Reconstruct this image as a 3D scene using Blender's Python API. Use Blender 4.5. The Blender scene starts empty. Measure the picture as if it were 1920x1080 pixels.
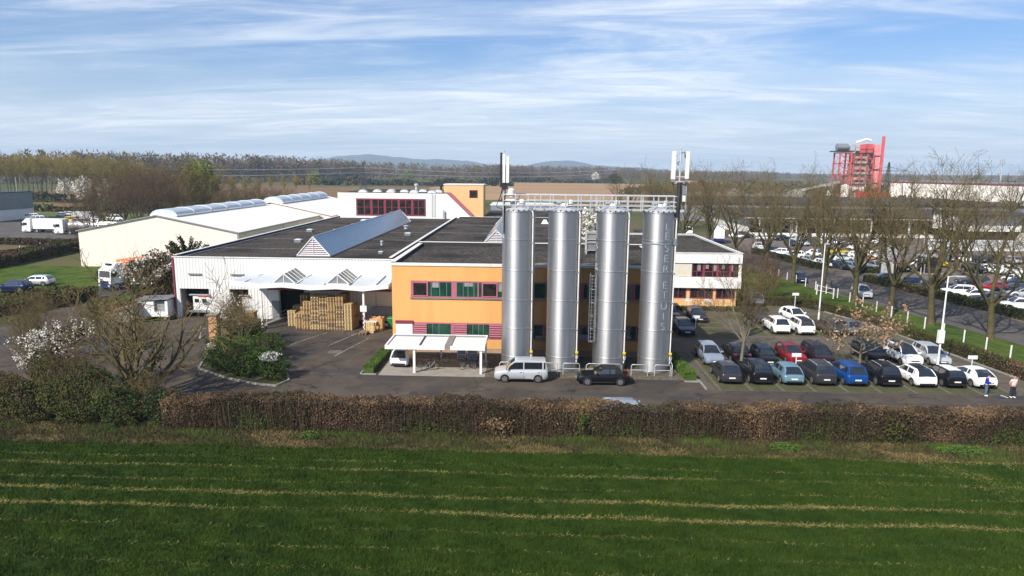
import bpy, math, random
import numpy as np
from mathutils import Vector, Matrix

C = bpy.context.scene.collection
R = math.radians
SC = bpy.context.scene

# ------------------------------------------------------------------ camera, sky, sun, exposure
cam_d = bpy.data.cameras.new('camera')
cam_d.sensor_width = 36.0
cam_d.lens = 24.0
cam_d.clip_start = 0.5
cam_d.clip_end = 40000
cam = bpy.data.objects.new('camera', cam_d)
C.objects.link(cam)
cam.location = (0, 0, 17.4)
PITCH = math.atan(222 / 1280)
cam.matrix_world = (Matrix.Translation((0, 0, 17.4)) @ Matrix.Rotation(R(1.5), 4, 'Z')
                    @ Matrix.Rotation(R(90) - PITCH, 4, 'X') @ Matrix.Rotation(R(0.6), 4, 'Z'))
SC.camera = cam

SUN_AZ, SUN_EL = R(38), R(40)          # the sun stands behind the camera, to its left
sun_dir = Vector((-math.sin(SUN_AZ) * math.cos(SUN_EL), -math.cos(SUN_AZ) * math.cos(SUN_EL), math.sin(SUN_EL)))
sun_d = bpy.data.lights.new('sun', 'SUN')
sun_d.energy = 5.0
sun_d.angle = R(0.5)
sun_d.color = (1.0, 0.93, 0.82)
sun = bpy.data.objects.new('sun', sun_d)
C.objects.link(sun)
sun.rotation_euler = (-sun_dir).to_track_quat('-Z', 'Y').to_euler()
sun.location = (-60, -60, 80)

world = bpy.data.worlds.new('World')
SC.world = world
world.use_nodes = True
wn = world.node_tree
wn.nodes.clear()


def wnode(t, **kw):
    n = wn.nodes.new(t)
    for k, v in kw.items():
        setattr(n, k, v)
    return n


def wmath(op, a, b=None, c=None):
    n = wnode('ShaderNodeMath', operation=op)
    for i, v in enumerate((a, b, c)):
        if v is None:
            continue
        if isinstance(v, (int, float)):
            n.inputs[i].default_value = v
        else:
            wn.links.new(v, n.inputs[i])
    return n.outputs[0]


w_out = wnode('ShaderNodeOutputWorld')
sky = wnode('ShaderNodeTexSky', sky_type='NISHITA', sun_disc=False)
sky.sun_elevation = SUN_EL
sky.sun_rotation = math.atan2(sun_dir.x, sun_dir.y)
sky.air_density = 1.0
sky.dust_density = 1.4
sky.ozone_density = 1.6
bg_sky = wnode('ShaderNodeBackground')
bg_sky.inputs['Strength'].default_value = 0.095
tint = wnode('ShaderNodeMixRGB', blend_type='MULTIPLY')
tint.inputs[0].default_value = 1.0
tint.inputs[2].default_value = (0.60, 0.85, 1.19, 1)      # deep spring blue between the clouds
wn.links.new(sky.outputs[0], tint.inputs[1])
wn.links.new(tint.outputs[0], bg_sky.inputs['Color'])
tc = wnode('ShaderNodeTexCoord')
sep = wnode('ShaderNodeSeparateXYZ')
wn.links.new(tc.outputs['Generated'], sep.inputs[0])
zz = wmath('ADD', wmath('MAXIMUM', sep.outputs['Z'], 0.0), 0.09)
cx = wmath('DIVIDE', sep.outputs['X'], zz)
cy = wmath('DIVIDE', sep.outputs['Y'], zz)
# wind-combed layers of thin cloud, lying on a flat ceiling high above the plain
def cloud_layer(sx, sy, off, scale, detail, rough, dist, lo, hi):
    cmb = wnode('ShaderNodeCombineXYZ')
    wn.links.new(wmath('ADD', wmath('MULTIPLY', wmath('ADD', cx, wmath('MULTIPLY', cy, off[2])), sx), off[0]), cmb.inputs[0])
    wn.links.new(wmath('ADD', wmath('MULTIPLY', cy, sy), off[1]), cmb.inputs[1])
    nz = wnode('ShaderNodeTexNoise')
    nz.inputs['Scale'].default_value = scale
    nz.inputs['Detail'].default_value = detail
    nz.inputs['Roughness'].default_value = rough
    nz.inputs['Distortion'].default_value = dist
    wn.links.new(cmb.outputs[0], nz.inputs['Vector'])
    mr = wnode('ShaderNodeMapRange', interpolation_type='SMOOTHSTEP')
    mr.inputs['From Min'].default_value = lo
    mr.inputs['From Max'].default_value = hi
    wn.links.new(nz.outputs['Fac'], mr.inputs['Value'])
    return mr.outputs[0]


c1 = cloud_layer(0.22, 0.50, (3.1, 1.7, 0.45), 1.0, 9, 0.60, 0.7, 0.405, 0.60)
c2 = cloud_layer(0.75, 2.4, (9.4, 4.2, 0.45), 1.0, 11, 0.68, 0.9, 0.36, 0.68)
c3 = cloud_layer(0.20, 1.1, (5.2, 8.8, 0.2), 1.0, 7, 0.6, 0.4, 0.46, 0.60)
cl = wmath('MAXIMUM', wmath('MULTIPLY', c1, wmath('MULTIPLY_ADD', c2, 0.62, 0.38)), wmath('MULTIPLY', c3, wmath('MULTIPLY_ADD', c2, 0.4, 0.35)))
hz = wnode('ShaderNodeMapRange', interpolation_type='SMOOTHSTEP')
hz.inputs['From Min'].default_value = -0.02
hz.inputs['From Max'].default_value = 0.205
hz.inputs['To Min'].default_value = 0.86
hz.inputs['To Max'].default_value = 0.0
wn.links.new(sep.outputs['Z'], hz.inputs['Value'])
inv = wmath('MULTIPLY', wmath('SUBTRACT', 1.0, hz.outputs[0]), wmath('SUBTRACT', 1.0, wmath('MULTIPLY', cl, 0.9)))
fac = wmath('SUBTRACT', 1.0, inv)
ccol = wnode('ShaderNodeMixRGB')
wn.links.new(wmath('MULTIPLY_ADD', c2, 0.6, wmath('MULTIPLY', c1, 0.4)), ccol.inputs[0])
ccol.inputs[1].default_value = (0.54, 0.635, 0.78, 1)
ccol.inputs[2].default_value = (0.80, 0.84, 0.90, 1)
bg_cl = wnode('ShaderNodeBackground')
bg_cl.inputs['Strength'].default_value = 1.0
wn.links.new(ccol.outputs[0], bg_cl.inputs['Color'])
mixw = wnode('ShaderNodeMixShader')
wn.links.new(fac, mixw.inputs[0])
wn.links.new(bg_sky.outputs[0], mixw.inputs[1])
wn.links.new(bg_cl.outputs[0], mixw.inputs[2])
wn.links.new(mixw.outputs[0], w_out.inputs['Surface'])

SC.view_settings.view_transform = 'Standard'
SC.view_settings.look = 'None'
SC.view_settings.exposure = 0.36
SC.view_settings.gamma = 1.0
SC.cycles.use_denoising = True
SC.cycles.max_bounces = 6
SC.cycles.diffuse_bounces = 2
SC.cycles.glossy_bounces = 3
SC.cycles.transmission_bounces = 4
SC.cycles.transparent_max_bounces = 6
SC.cycles.volume_bounces = 0
SC.cycles.caustics_reflective = False
SC.cycles.caustics_refractive = False

# ------------------------------------------------------------------ materials
MATS = {}


def pmat(name, col, rough=0.7, metal=0.0, col2=None, scale=4.0, detail=5.0, lo=0.35, hi=0.65, stretch=(1, 1, 1),
         bump=0.0, bscale=20.0, world_pos=False, spec=0.5, coat=0.0, col3=None, scale3=0.3, lo3=0.5, hi3=0.7, aniso=0.0):
    m = bpy.data.materials.new(name)
    m.use_nodes = True
    nt = m.node_tree
    b = nt.nodes['Principled BSDF']
    b.inputs['Roughness'].default_value = rough
    b.inputs['Metallic'].default_value = metal
    b.inputs['Specular IOR Level'].default_value = spec
    if coat:
        b.inputs['Coat Weight'].default_value = coat
        b.inputs['Coat Roughness'].default_value = 0.04
    if aniso:
        b.inputs['Anisotropic'].default_value = aniso
    b.inputs['Base Color'].default_value = (*col, 1)
    vec = None
    if col2 is not None or bump:
        if world_pos:
            g = nt.nodes.new('ShaderNodeNewGeometry')
            src = g.outputs['Position']
        else:
            t = nt.nodes.new('ShaderNodeTexCoord')
            src = t.outputs['Object']
        mp = nt.nodes.new('ShaderNodeMapping')
        mp.inputs['Scale'].default_value = stretch
        nt.links.new(src, mp.inputs['Vector'])
        vec = mp.outputs[0]

    def noise(sc, det, l, h):
        n = nt.nodes.new('ShaderNodeTexNoise')
        n.inputs['Scale'].default_value = sc
        n.inputs['Detail'].default_value = det
        n.inputs['Roughness'].default_value = 0.62
        nt.links.new(vec, n.inputs['Vector'])
        mr = nt.nodes.new('ShaderNodeMapRange')
        mr.inputs['From Min'].default_value = l
        mr.inputs['From Max'].default_value = h
        nt.links.new(n.outputs['Fac'], mr.inputs['Value'])
        return n, mr.outputs[0]

    if col2 is not None:
        n, f = noise(scale, detail, lo, hi)
        mx = nt.nodes.new('ShaderNodeMixRGB')
        mx.inputs[1].default_value = (*col, 1)
        mx.inputs[2].default_value = (*col2, 1)
        nt.links.new(f, mx.inputs[0])
        outc = mx.outputs[0]
        if col3 is not None:
            n3, f3 = noise(scale3, 4, lo3, hi3)
            m3 = nt.nodes.new('ShaderNodeMixRGB')
            m3.inputs[2].default_value = (*col3, 1)
            nt.links.new(outc, m3.inputs[1])
            nt.links.new(f3, m3.inputs[0])
            outc = m3.outputs[0]
        nt.links.new(outc, b.inputs['Base Color'])
    if bump:
        n, f = noise(bscale, 4, 0.2, 0.8)
        bp = nt.nodes.new('ShaderNodeBump')
        bp.inputs['Strength'].default_value = bump
        bp.inputs['Distance'].default_value = 0.05
        nt.links.new(f, bp.inputs['Height'])
        nt.links.new(bp.outputs[0], b.inputs['Normal'])
    MATS[name] = m
    return m


def ribbed(name, col, col2, scale, axis=0, rough=0.5, strength=0.5, metal=0.0, worldpos=False):
    """a sheet with evenly spaced ribs (corrugated cladding, standing seams)"""
    m = pmat(name, col, rough, metal)
    nt = m.node_tree
    b = nt.nodes['Principled BSDF']
    t = nt.nodes.new('ShaderNodeTexCoord')
    w = nt.nodes.new('ShaderNodeTexWave')
    w.wave_type = 'BANDS'
    w.bands_direction = 'XYZ'[axis]
    w.inputs['Scale'].default_value = scale
    w.inputs['Distortion'].default_value = 0
    nt.links.new(t.outputs['Object'], w.inputs['Vector'])
    mr = nt.nodes.new('ShaderNodeMapRange')
    mr.inputs['From Min'].default_value = 0.25
    mr.inputs['From Max'].default_value = 0.6
    nt.links.new(w.outputs['Fac'], mr.inputs['Value'])
    mx = nt.nodes.new('ShaderNodeMixRGB')
    mx.inputs[1].default_value = (*col2, 1)
    mx.inputs[2].default_value = (*col, 1)
    nt.links.new(mr.outputs[0], mx.inputs[0])
    nt.links.new(mx.outputs[0], b.inputs['Base Color'])
    bp = nt.nodes.new('ShaderNodeBump')
    bp.inputs['Strength'].default_value = strength
    bp.inputs['Distance'].default_value = 0.06
    nt.links.new(w.outputs['Fac'], bp.inputs['Height'])
    nt.links.new(bp.outputs[0], b.inputs['Normal'])
    return m


# ------------------------------------------------------------------ mesh builder
class MB:
    def __init__(self):
        self.v, self.f, self.mi, self.cur = [], [], [], 0

    def mat(self, i):
        self.cur = i
        return self

    def face(self, idx):
        self.f.append(tuple(idx))
        self.mi.append(self.cur)

    def poly(self, pts):
        n = len(self.v)
        self.v += [tuple(p) for p in pts]
        self.face(range(n, n + len(pts)))
        return self

    def hexa(self, b, t):
        n = len(self.v)
        k = len(b)
        self.v += [tuple(p) for p in b] + [tuple(p) for p in t]
        self.face(list(range(n + k - 1, n - 1, -1)))
        self.face(range(n + k, n + 2 * k))
        for i in range(k):
            j = (i + 1) % k
            self.face((n + i, n + j, n + k + j, n + k + i))
        return self

    def box(self, x0, x1, y0, y1, z0, z1):
        return self.hexa([(x0, y0, z0), (x1, y0, z0), (x1, y1, z0), (x0, y1, z0)],
                         [(x0, y0, z1), (x1, y0, z1), (x1, y1, z1), (x0, y1, z1)])

    def prism(self, poly, z0, z1):
        return self.hexa([(p[0], p[1], z0) for p in poly], [(p[0], p[1], z1) for p in poly])

    def prism_xz(self, poly, y0, y1):      # outline in x,z (counter-clockwise seen from -y), drawn out in y
        return self.hexa([(p[0], y1, p[1]) for p in poly], [(p[0], y0, p[1]) for p in poly])

    def prism_yz(self, poly, x0, x1):
        return self.hexa([(x0, p[0], p[1]) for p in poly], [(x1, p[0], p[1]) for p in poly])

    def tube(self, pts, rad, n=6, cap=True):
        pts = [Vector(p) for p in pts]
        if not isinstance(rad, (list, tuple)):
            rad = [rad] * len(pts)
        base = len(self.v)
        up = None
        for i, p in enumerate(pts):
            d = (pts[min(i + 1, len(pts) - 1)] - pts[max(i - 1, 0)])
            if d.length < 1e-9:
                d = Vector((0, 0, 1))
            d.normalize()
            if up is None:
                up = Vector((0, 0, 1)) if abs(d.z) < 0.9 else Vector((1, 0, 0))
            s = d.cross(up)
            if s.length < 1e-4:
                s = d.cross(Vector((0.3, 1, 0.2)))
            s.normalize()
            u = s.cross(d).normalized()
            up = u
            for k in range(n):
                a = 2 * math.pi * k / n
                q = p + (s * math.cos(a) + u * math.sin(a)) * rad[i]
                self.v.append((q.x, q.y, q.z))
        for i in range(len(pts) - 1):
            for k in range(n):
                a, b = base + i * n + k, base + i * n + (k + 1) % n
                self.face((a, b, b + n, a + n))
        if cap:
            self.face(range(base + n - 1, base - 1, -1))
            e = base + (len(pts) - 1) * n
            self.face(range(e, e + n))
        return self

    def bar(self, p0, p1, w, h=None):
        """square bar between two points"""
        p0, p1 = Vector(p0), Vector(p1)
        h = h or w
        d = (p1 - p0).normalized()
        up = Vector((0, 0, 1)) if abs(d.z) < 0.95 else Vector((0, 1, 0))
        s = d.cross(up).normalized() * w / 2
        u = s.cross(d).normalized() * h / 2
        return self.hexa([p0 - s - u, p0 + s - u, p0 + s + u, p0 - s + u], [p1 - s - u, p1 + s - u, p1 + s + u, p1 - s + u])

    def lathe(self, prof, c=(0, 0, 0), n=24, axis='z', close=True):
        base = len(self.v)
        for r, h in prof:
            for k in range(n):
                a = 2 * math.pi * k / n
                x, y = r * math.cos(a), r * math.sin(a)
                q = {'z': (x, y, h), 'y': (x, h, y), 'x': (h, x, y)}[axis]
                self.v.append((c[0] + q[0], c[1] + q[1], c[2] + q[2]))
        flip = axis == 'y'
        for i in range(len(prof) - 1):
            for k in range(n):
                a, b = base + i * n + k, base + i * n + (k + 1) % n
                self.face((a, a + n, b + n, b) if flip else (a, b, b + n, a + n))
        if close:
            self.face(range(base, base + n) if flip else range(base + n - 1, base - 1, -1))
            e = base + (len(prof) - 1) * n
            self.face(range(e + n - 1, e - 1, -1) if flip else range(e, e + n))
        return self

    def build(self, name, mats, parent=None, world=False, smooth=None, label=None):
        me = bpy.data.meshes.new(name)
        v = self.v
        if world and parent is not None:
            L = parent.location if parent.parent is None else parent.location + parent.parent.location
            v = [(p[0] - L.x, p[1] - L.y, p[2] - L.z) for p in v]
        me.from_pydata(v, [], self.f)
        if not isinstance(mats, (list, tuple)):
            mats = [mats]
        for m in mats:
            me.materials.append(MATS[m] if isinstance(m, str) else m)
        if len(mats) > 1:
            me.polygons.foreach_set('material_index', self.mi)
        if smooth is not None:
            me.polygons.foreach_set('use_smooth', [True] * len(self.f))
            if smooth < 180:
                me.set_sharp_from_angle(angle=R(smooth))
        me.update()
        o = bpy.data.objects.new(name, me)
        C.objects.link(o)
        if parent is not None:
            o.parent = parent
        if label:
            o['label'] = label
        return o


def np_mesh(name, verts, faces, mats, parent=None, mi=None, smooth=False):
    """one mesh from an (n,3) vertex array and an (m,k) face array"""
    me = bpy.data.meshes.new(name)
    verts = np.asarray(verts, np.float32)
    faces = np.asarray(faces, np.int32)
    m, k = faces.shape
    me.vertices.add(len(verts))
    me.vertices.foreach_set('co', verts.ravel())
    me.loops.add(m * k)
    me.loops.foreach_set('vertex_index', faces.ravel())
    me.polygons.add(m)
    me.polygons.foreach_set('loop_start', np.arange(0, m * k, k, dtype=np.int32))
    me.polygons.foreach_set('loop_total', np.full(m, k, np.int32))
    if not isinstance(mats, (list, tuple)):
        mats = [mats]
    for q in mats:
        me.materials.append(MATS[q] if isinstance(q, str) else q)
    if mi is not None:
        me.polygons.foreach_set('material_index', np.asarray(mi, np.int32))
    me.polygons.foreach_set('use_smooth', np.full(m, smooth, dtype=bool))
    me.update(calc_edges=True)
    o = bpy.data.objects.new(name, me)
    C.objects.link(o)
    if parent is not None:
        o.parent = parent
    return o


def tag(o, label=None, cat=None, group=None, kind=None):
    if label:
        o['label'] = label
    if cat:
        o['category'] = cat
    if group:
        o['group'] = group
    if kind:
        o['kind'] = kind
    return o


def thing(name, label, cat, loc=(0, 0, 0), rz=0.0, group=None):
    o = bpy.data.objects.new(name, None)
    o.empty_display_size = 0.3
    C.objects.link(o)
    o.location = loc
    o.rotation_euler = (0, 0, rz)
    return tag(o, label, cat, group)


def dup(root, loc, rz=0.0, label=None, group=None, scale=None):
    def cp(o, par):
        c = o.copy()
        C.objects.link(c)
        if par is not None:
            c.parent = par
        for ch in list(o.children):
            cp(ch, c)
        return c
    c = cp(root, None)
    c.location = loc
    c.rotation_euler = (0, 0, rz)
    if scale:
        c.scale = (scale, scale, scale) if isinstance(scale, (int, float)) else scale
    if label:
        c['label'] = label
    if group:
        c['group'] = group
    return c


def struct(o, kind='structure'):
    o['kind'] = kind
    return o


def sheet(name, pts, z, mat, kind='structure'):
    o = MB().poly([(p[0], p[1], z) for p in pts]).build(name, mat)
    return struct(o, kind)


# ------------------------------------------------------------------ palette
pmat('asphalt', (0.044, 0.034, 0.027), 0.92, col2=(0.105, 0.083, 0.064), scale=0.38, detail=9, lo=0.3, hi=0.7, world_pos=True,
     bump=0.25, bscale=14, col3=(0.045, 0.040, 0.037), scale3=0.10, lo3=0.50, hi3=0.60, spec=0.25)
pmat('asphalt_patch', (0.042, 0.04, 0.04), 0.9, col2=(0.06, 0.056, 0.052), scale=2, world_pos=True, spec=0.25)
pmat('asphalt_pale', (0.115, 0.096, 0.080), 0.92, col2=(0.10, 0.09, 0.08), scale=1.5, detail=8, world_pos=True, spec=0.25)
pmat('asphalt_street', (0.075, 0.066, 0.06), 0.92, col2=(0.115, 0.10, 0.09), scale=0.35, detail=9, world_pos=True, spec=0.25)
pmat('dealer_paving', (0.12, 0.10, 0.085), 0.9, col2=(0.17, 0.14, 0.12), scale=0.3, detail=8, world_pos=True, spec=0.25)
pmat('lot_paving', (0.085, 0.074, 0.058), 0.92, col2=(0.125, 0.105, 0.08), scale=0.7, detail=9, world_pos=True, bump=0.2, bscale=8, spec=0.25)
pmat('bay_paving', (0.092, 0.082, 0.045), 0.95, col2=(0.06, 0.066, 0.028), scale=1.3, detail=9, lo=0.38, hi=0.62, world_pos=True, bump=0.4, bscale=9, spec=0.2)
pmat('bay_stone', (0.135, 0.12, 0.092), 0.9, col2=(0.085, 0.078, 0.055), scale=1.6, detail=8, world_pos=True)
pmat('concrete', (0.30, 0.27, 0.23), 0.9, col2=(0.22, 0.20, 0.17), scale=1.2, detail=7, world_pos=True, bump=0.1)
pmat('kerb', (0.30, 0.28, 0.25), 0.9, col2=(0.2, 0.19, 0.17), scale=2.5, world_pos=True)
pmat('road_paint', (0.34, 0.33, 0.31), 0.8, col2=(0.07, 0.065, 0.06), scale=2.4, detail=8, lo=0.42, hi=0.58, world_pos=True)
pmat('plain', (0.075, 0.085, 0.028), 1.0, col2=(0.13, 0.10, 0.055), scale=0.004, detail=5, lo=0.42, hi=0.58, world_pos=True,
     col3=(0.05, 0.075, 0.02), scale3=0.02, lo3=0.5, hi3=0.62, spec=0.1)
pmat('verge_soil', (0.085, 0.07, 0.035), 1.0, col2=(0.05, 0.062, 0.022), scale=0.9, detail=9, lo=0.4, hi=0.6, world_pos=True,
     col3=(0.115, 0.085, 0.048), scale3=0.45, lo3=0.52, hi3=0.66, spec=0.1, bump=0.5, bscale=6)
pmat('lawn', (0.045, 0.080, 0.009), 1.0, col2=(0.085, 0.112, 0.018), scale=0.5, detail=9, lo=0.35, hi=0.65, world_pos=True,
     col3=(0.022, 0.055, 0.007), scale3=0.22, lo3=0.5, hi3=0.62, spec=0.1, bump=0.5, bscale=7)
pmat('field_soil', (0.018, 0.042, 0.004), 1.0, col2=(0.034, 0.060, 0.007), scale=1.2, detail=9, world_pos=True, spec=0.1, bump=0.6, bscale=9)
pmat('plough_near', (0.17, 0.115, 0.065), 1.0, col2=(0.105, 0.075, 0.045), scale=0.5, detail=9, stretch=(1, 0.4, 1), world_pos=True, spec=0.1, bump=0.5, bscale=3)
pmat('plough_tan', (0.36, 0.235, 0.13), 1.0, col2=(0.29, 0.18, 0.098), scale=0.012, detail=8, stretch=(0.4, 1, 1), world_pos=True, spec=0.1)
pmat('plough_brown', (0.20, 0.125, 0.062), 1.0, col2=(0.15, 0.098, 0.05), scale=0.02, detail=8, stretch=(0.3, 1, 1), world_pos=True, spec=0.1)
pmat('far_meadow', (0.07, 0.12, 0.03), 1.0, col2=(0.10, 0.12, 0.04), scale=0.02, detail=6, world_pos=True, spec=0.1)
pmat('bed_soil', (0.05, 0.045, 0.028), 1.0, col2=(0.07, 0.075, 0.03), scale=1.5, detail=7, world_pos=True, spec=0.1)
pmat('gravel_bed', (0.17, 0.145, 0.115), 1.0, col2=(0.08, 0.075, 0.05), scale=3, detail=8, world_pos=True, bump=0.5, bscale=25, spec=0.1)

ribbed('white_cladding', (0.78, 0.77, 0.74), (0.58, 0.58, 0.57), 0.85, 0, 0.45, 0.22)
pmat('white_render', (0.78, 0.765, 0.735), 0.8, col2=(0.72, 0.70, 0.66), scale=0.35, detail=6, lo=0.45, hi=0.75)
pmat('white_metal', (0.78, 0.78, 0.77), 0.4, col2=(0.68, 0.67, 0.65), scale=0.6, detail=6, lo=0.5, hi=0.8)
pmat('white_coping', (0.72, 0.70, 0.66), 0.5, col2=(0.55, 0.52, 0.48), scale=0.8, detail=8, lo=0.5, hi=0.75)
pmat('cream_wall', (0.77, 0.678, 0.605), 0.75, col2=(0.71, 0.615, 0.54), scale=0.5, detail=6, stretch=(1, 1, .12), lo=.45, hi=.8)
pmat('cream_shade_wall', (0.62, 0.58, 0.42), 0.75, col2=(0.55, 0.51, 0.37), scale=0.3)  # side turned from the sun: its shade is put into the colour
pmat('white_roof', (0.80, 0.765, 0.71), 0.6, col2=(0.74, 0.70, 0.64), scale=0.12, detail=6, lo=0.5, hi=0.8)
pmat('orange_render', (0.70, 0.368, 0.122), 0.88, col2=(0.60, 0.305, 0.098), scale=0.9, detail=8, lo=0.45, hi=0.85, stretch=(1, 1, .16), bump=0.08, bscale=18)
pmat('pale_orange', (0.76, 0.46, 0.22), 0.85, col2=(0.70, 0.41, 0.19), scale=0.4, detail=6)
pmat('plinth', (0.42, 0.29, 0.20), 0.9, col2=(0.33, 0.23, 0.16), scale=1.0, detail=7)
pmat('gravel_roof', (0.030, 0.026, 0.024), 1.0, col2=(0.115, 0.098, 0.084), scale=3.2, detail=12, lo=0.42, hi=0.62, bump=0.8, bscale=7,
     col3=(0.030, 0.027, 0.025), scale3=0.16, lo3=0.48, hi3=0.62, spec=0.1)
pmat('gravel_pale', (0.26, 0.22, 0.18), 1.0, col2=(0.13, 0.11, 0.09), scale=1.4, detail=9, bump=0.6, bscale=8)
pmat('bitumen', (0.018, 0.017, 0.017), 0.75, col2=(0.03, 0.028, 0.026), scale=2)
pmat('maroon', (0.235, 0.028, 0.055), 0.5, col2=(0.20, 0.025, 0.05), scale=2)
pmat('maroon_pale', (0.42, 0.13, 0.17), 0.55, col2=(0.36, 0.10, 0.145), scale=2.5)
ribbed('maroon_louvre', (0.46, 0.15, 0.20), (0.20, 0.045, 0.07), 1.45, 2, 0.5, 0.6)
pmat('glass_dark', (0.012, 0.013, 0.015), 0.06, spec=0.6, col2=(0.03, 0.026, 0.024), scale=0.9, detail=4, lo=0.45, hi=0.6)
pmat('glass_green', (0.010, 0.045, 0.033), 0.06, spec=0.6, col2=(0.020, 0.085, 0.055), scale=0.7, detail=2, lo=0.4, hi=0.6)
pmat('blind_grey', (0.28, 0.28, 0.27), 0.8, col2=(0.2, 0.2, 0.2), scale=1)
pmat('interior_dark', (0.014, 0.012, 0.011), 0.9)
ribbed('skylight_blue', (0.25, 0.35, 0.43), (0.13, 0.18, 0.23), 0.36, 1, 0.18, 0.3)
ribbed('louvre_white', (0.70, 0.68, 0.70), (0.16, 0.09, 0.12), 1.35, 2, 0.5, 0.8)
pmat('dome_glass', (0.52, 0.56, 0.60), 0.25, col2=(0.42, 0.46, 0.50), scale=0.8)
pmat('polycarb', (0.50, 0.54, 0.57), 0.35, col2=(0.44, 0.48, 0.51), scale=1)
pmat('sky_glass', (0.10, 0.11, 0.095), 0.12, col2=(0.17, 0.17, 0.14), scale=1.2)
pmat('alu', (0.60, 0.61, 0.62), 0.42, 1.0, col2=(0.52, 0.53, 0.55), scale=1.2, detail=6, stretch=(1, 1, 0.25))
pmat('galv', (0.62, 0.63, 0.64), 0.5, 0.45, col2=(0.46, 0.47, 0.48), scale=3)
pmat('grey_metal', (0.30, 0.31, 0.32), 0.5, 0.5, col2=(0.24, 0.25, 0.26), scale=2)
pmat('dark_metal', (0.035, 0.035, 0.038), 0.5, 0.4)
pmat('grey_cladding', (0.23, 0.25, 0.27), 0.55, col2=(0.19, 0.21, 0.23), scale=0.5)
pmat('antenna_white', (0.72, 0.71, 0.66), 0.5)
pmat('letter_grey', (0.66, 0.67, 0.68), 0.5, 0.75)
pmat('yellow_tag', (0.72, 0.50, 0.03), 0.6)
pmat('wood', (0.52, 0.335, 0.15), 0.85, col2=(0.38, 0.24, 0.11), scale=3, detail=5)
pmat('wood_new', (0.60, 0.44, 0.22), 0.8, col2=(0.50, 0.36, 0.18), scale=3)
pmat('wood_old', (0.27, 0.19, 0.12), 0.9, col2=(0.18, 0.13, 0.085), scale=3)
pmat('cardboard', (0.50, 0.31, 0.13), 0.85, col2=(0.42, 0.26, 0.11), scale=2)
pmat('green_plastic', (0.01, 0.16, 0.05), 0.5)
pmat('orange_pillar_paint', (0.60, 0.33, 0.16), 0.9, col2=(0.45, 0.25, 0.13), scale=2, detail=8)
pmat('plant_red', (0.60, 0.10, 0.10), 0.6, col2=(0.50, 0.08, 0.08), scale=0.2)
pmat('wood_brown', (0.175, 0.125, 0.085), 1.0, col2=(0.13, 0.095, 0.065), scale=0.02, world_pos=True, spec=.1)
pmat('wood_red', (0.19, 0.115, 0.085), 1.0, col2=(0.14, 0.09, 0.07), scale=0.02, world_pos=True, spec=.1)
pmat('wood_olive', (0.19, 0.155, 0.075), 1.0, col2=(0.14, 0.115, 0.055), scale=0.02, world_pos=True, spec=.1)
pmat('red_paint', (0.62, 0.035, 0.035), 0.5, col2=(0.52, 0.03, 0.03), scale=0.2)
pmat('pink_red', (0.78, 0.26, 0.26), 0.5, col2=(0.70, 0.21, 0.21), scale=0.2)
pmat('panel_white', (0.66, 0.62, 0.55), 0.8, col2=(0.60, 0.54, 0.42), scale=0.6, detail=5)
pmat('stone_beige', (0.46, 0.40, 0.32), 0.9, col2=(0.30, 0.24, 0.19), scale=0.25, detail=6)
pmat('sign_white', (0.75, 0.75, 0.74), 0.5)
pmat('sign_blue', (0.02, 0.05, 0.42), 0.5)
pmat('sign_red', (0.55, 0.02, 0.02), 0.5)
pmat('skin', (0.50, 0.29, 0.20), 0.6)
pmat('hair', (0.03, 0.018, 0.012), 0.7)
pmat('hoodie_blue', (0.01, 0.025, 0.36), 0.85, col2=(0.008, 0.02, 0.28), scale=9)
pmat('denim', (0.05, 0.10, 0.19), 0.85, col2=(0.09, 0.16, 0.26), scale=9)
pmat('denim_dark', (0.010, 0.014, 0.028), 0.85, col2=(0.016, 0.022, 0.04), scale=9)
pmat('shirt_pink', (0.78, 0.60, 0.53), 0.85, col2=(0.70, 0.53, 0.47), scale=9)
pmat('shoe_white', (0.80, 0.80, 0.80), 0.6)
pmat('pad_dark', (0.03, 0.03, 0.05), 0.6)

# plants
pmat('bark', (0.12, 0.093, 0.055), 0.95, col2=(0.085, 0.075, 0.035), scale=1.6, detail=6, spec=0.1)
pmat('bark_plane', (0.105, 0.085, 0.045), 0.95, col2=(0.062, 0.058, 0.024), scale=1.2, detail=7, spec=0.1)
pmat('bark_pale', (0.20, 0.175, 0.12), 0.95, col2=(0.14, 0.12, 0.085), scale=1.6, detail=6, spec=0.1)
pmat('twig_olive', (0.17, 0.125, 0.058), 0.95, col2=(0.12, 0.09, 0.042), scale=0.5, spec=0.1)
pmat('twig_brown', (0.115, 0.078, 0.048), 0.95, col2=(0.085, 0.058, 0.036), scale=0.5, spec=0.1)
pmat('twig_red', (0.13, 0.075, 0.05), 0.95, col2=(0.09, 0.055, 0.04), scale=0.4, spec=0.1)
pmat('twig_yellow', (0.33, 0.255, 0.06), 0.95, col2=(0.25, 0.195, 0.05), scale=0.3, spec=0.1)
pmat('leaf_dry', (0.27, 0.17, 0.092), 0.9, col2=(0.15, 0.092, 0.05), scale=1.2, world_pos=True, spec=0.15)
pmat('leaf_dry_dark', (0.062, 0.043, 0.027), 0.9, col2=(0.035, 0.026, 0.017), scale=1.0, world_pos=True, spec=0.15)
pmat('leaf_oak', (0.36, 0.25, 0.16), 0.9, col2=(0.26, 0.16, 0.09), scale=1.5, world_pos=True, spec=0.15)
pmat('leaf_green', (0.048, 0.084, 0.012), 0.8, col2=(0.07, 0.105, 0.018), scale=0.9, world_pos=True, spec=0.25)
pmat('leaf_bright', (0.085, 0.145, 0.022), 0.8, col2=(0.06, 0.11, 0.018), scale=1.0, world_pos=True, spec=0.25)
pmat('leaf_dark', (0.016, 0.030, 0.012), 0.8, col2=(0.026, 0.042, 0.014), scale=1.0, world_pos=True, spec=0.25)
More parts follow.
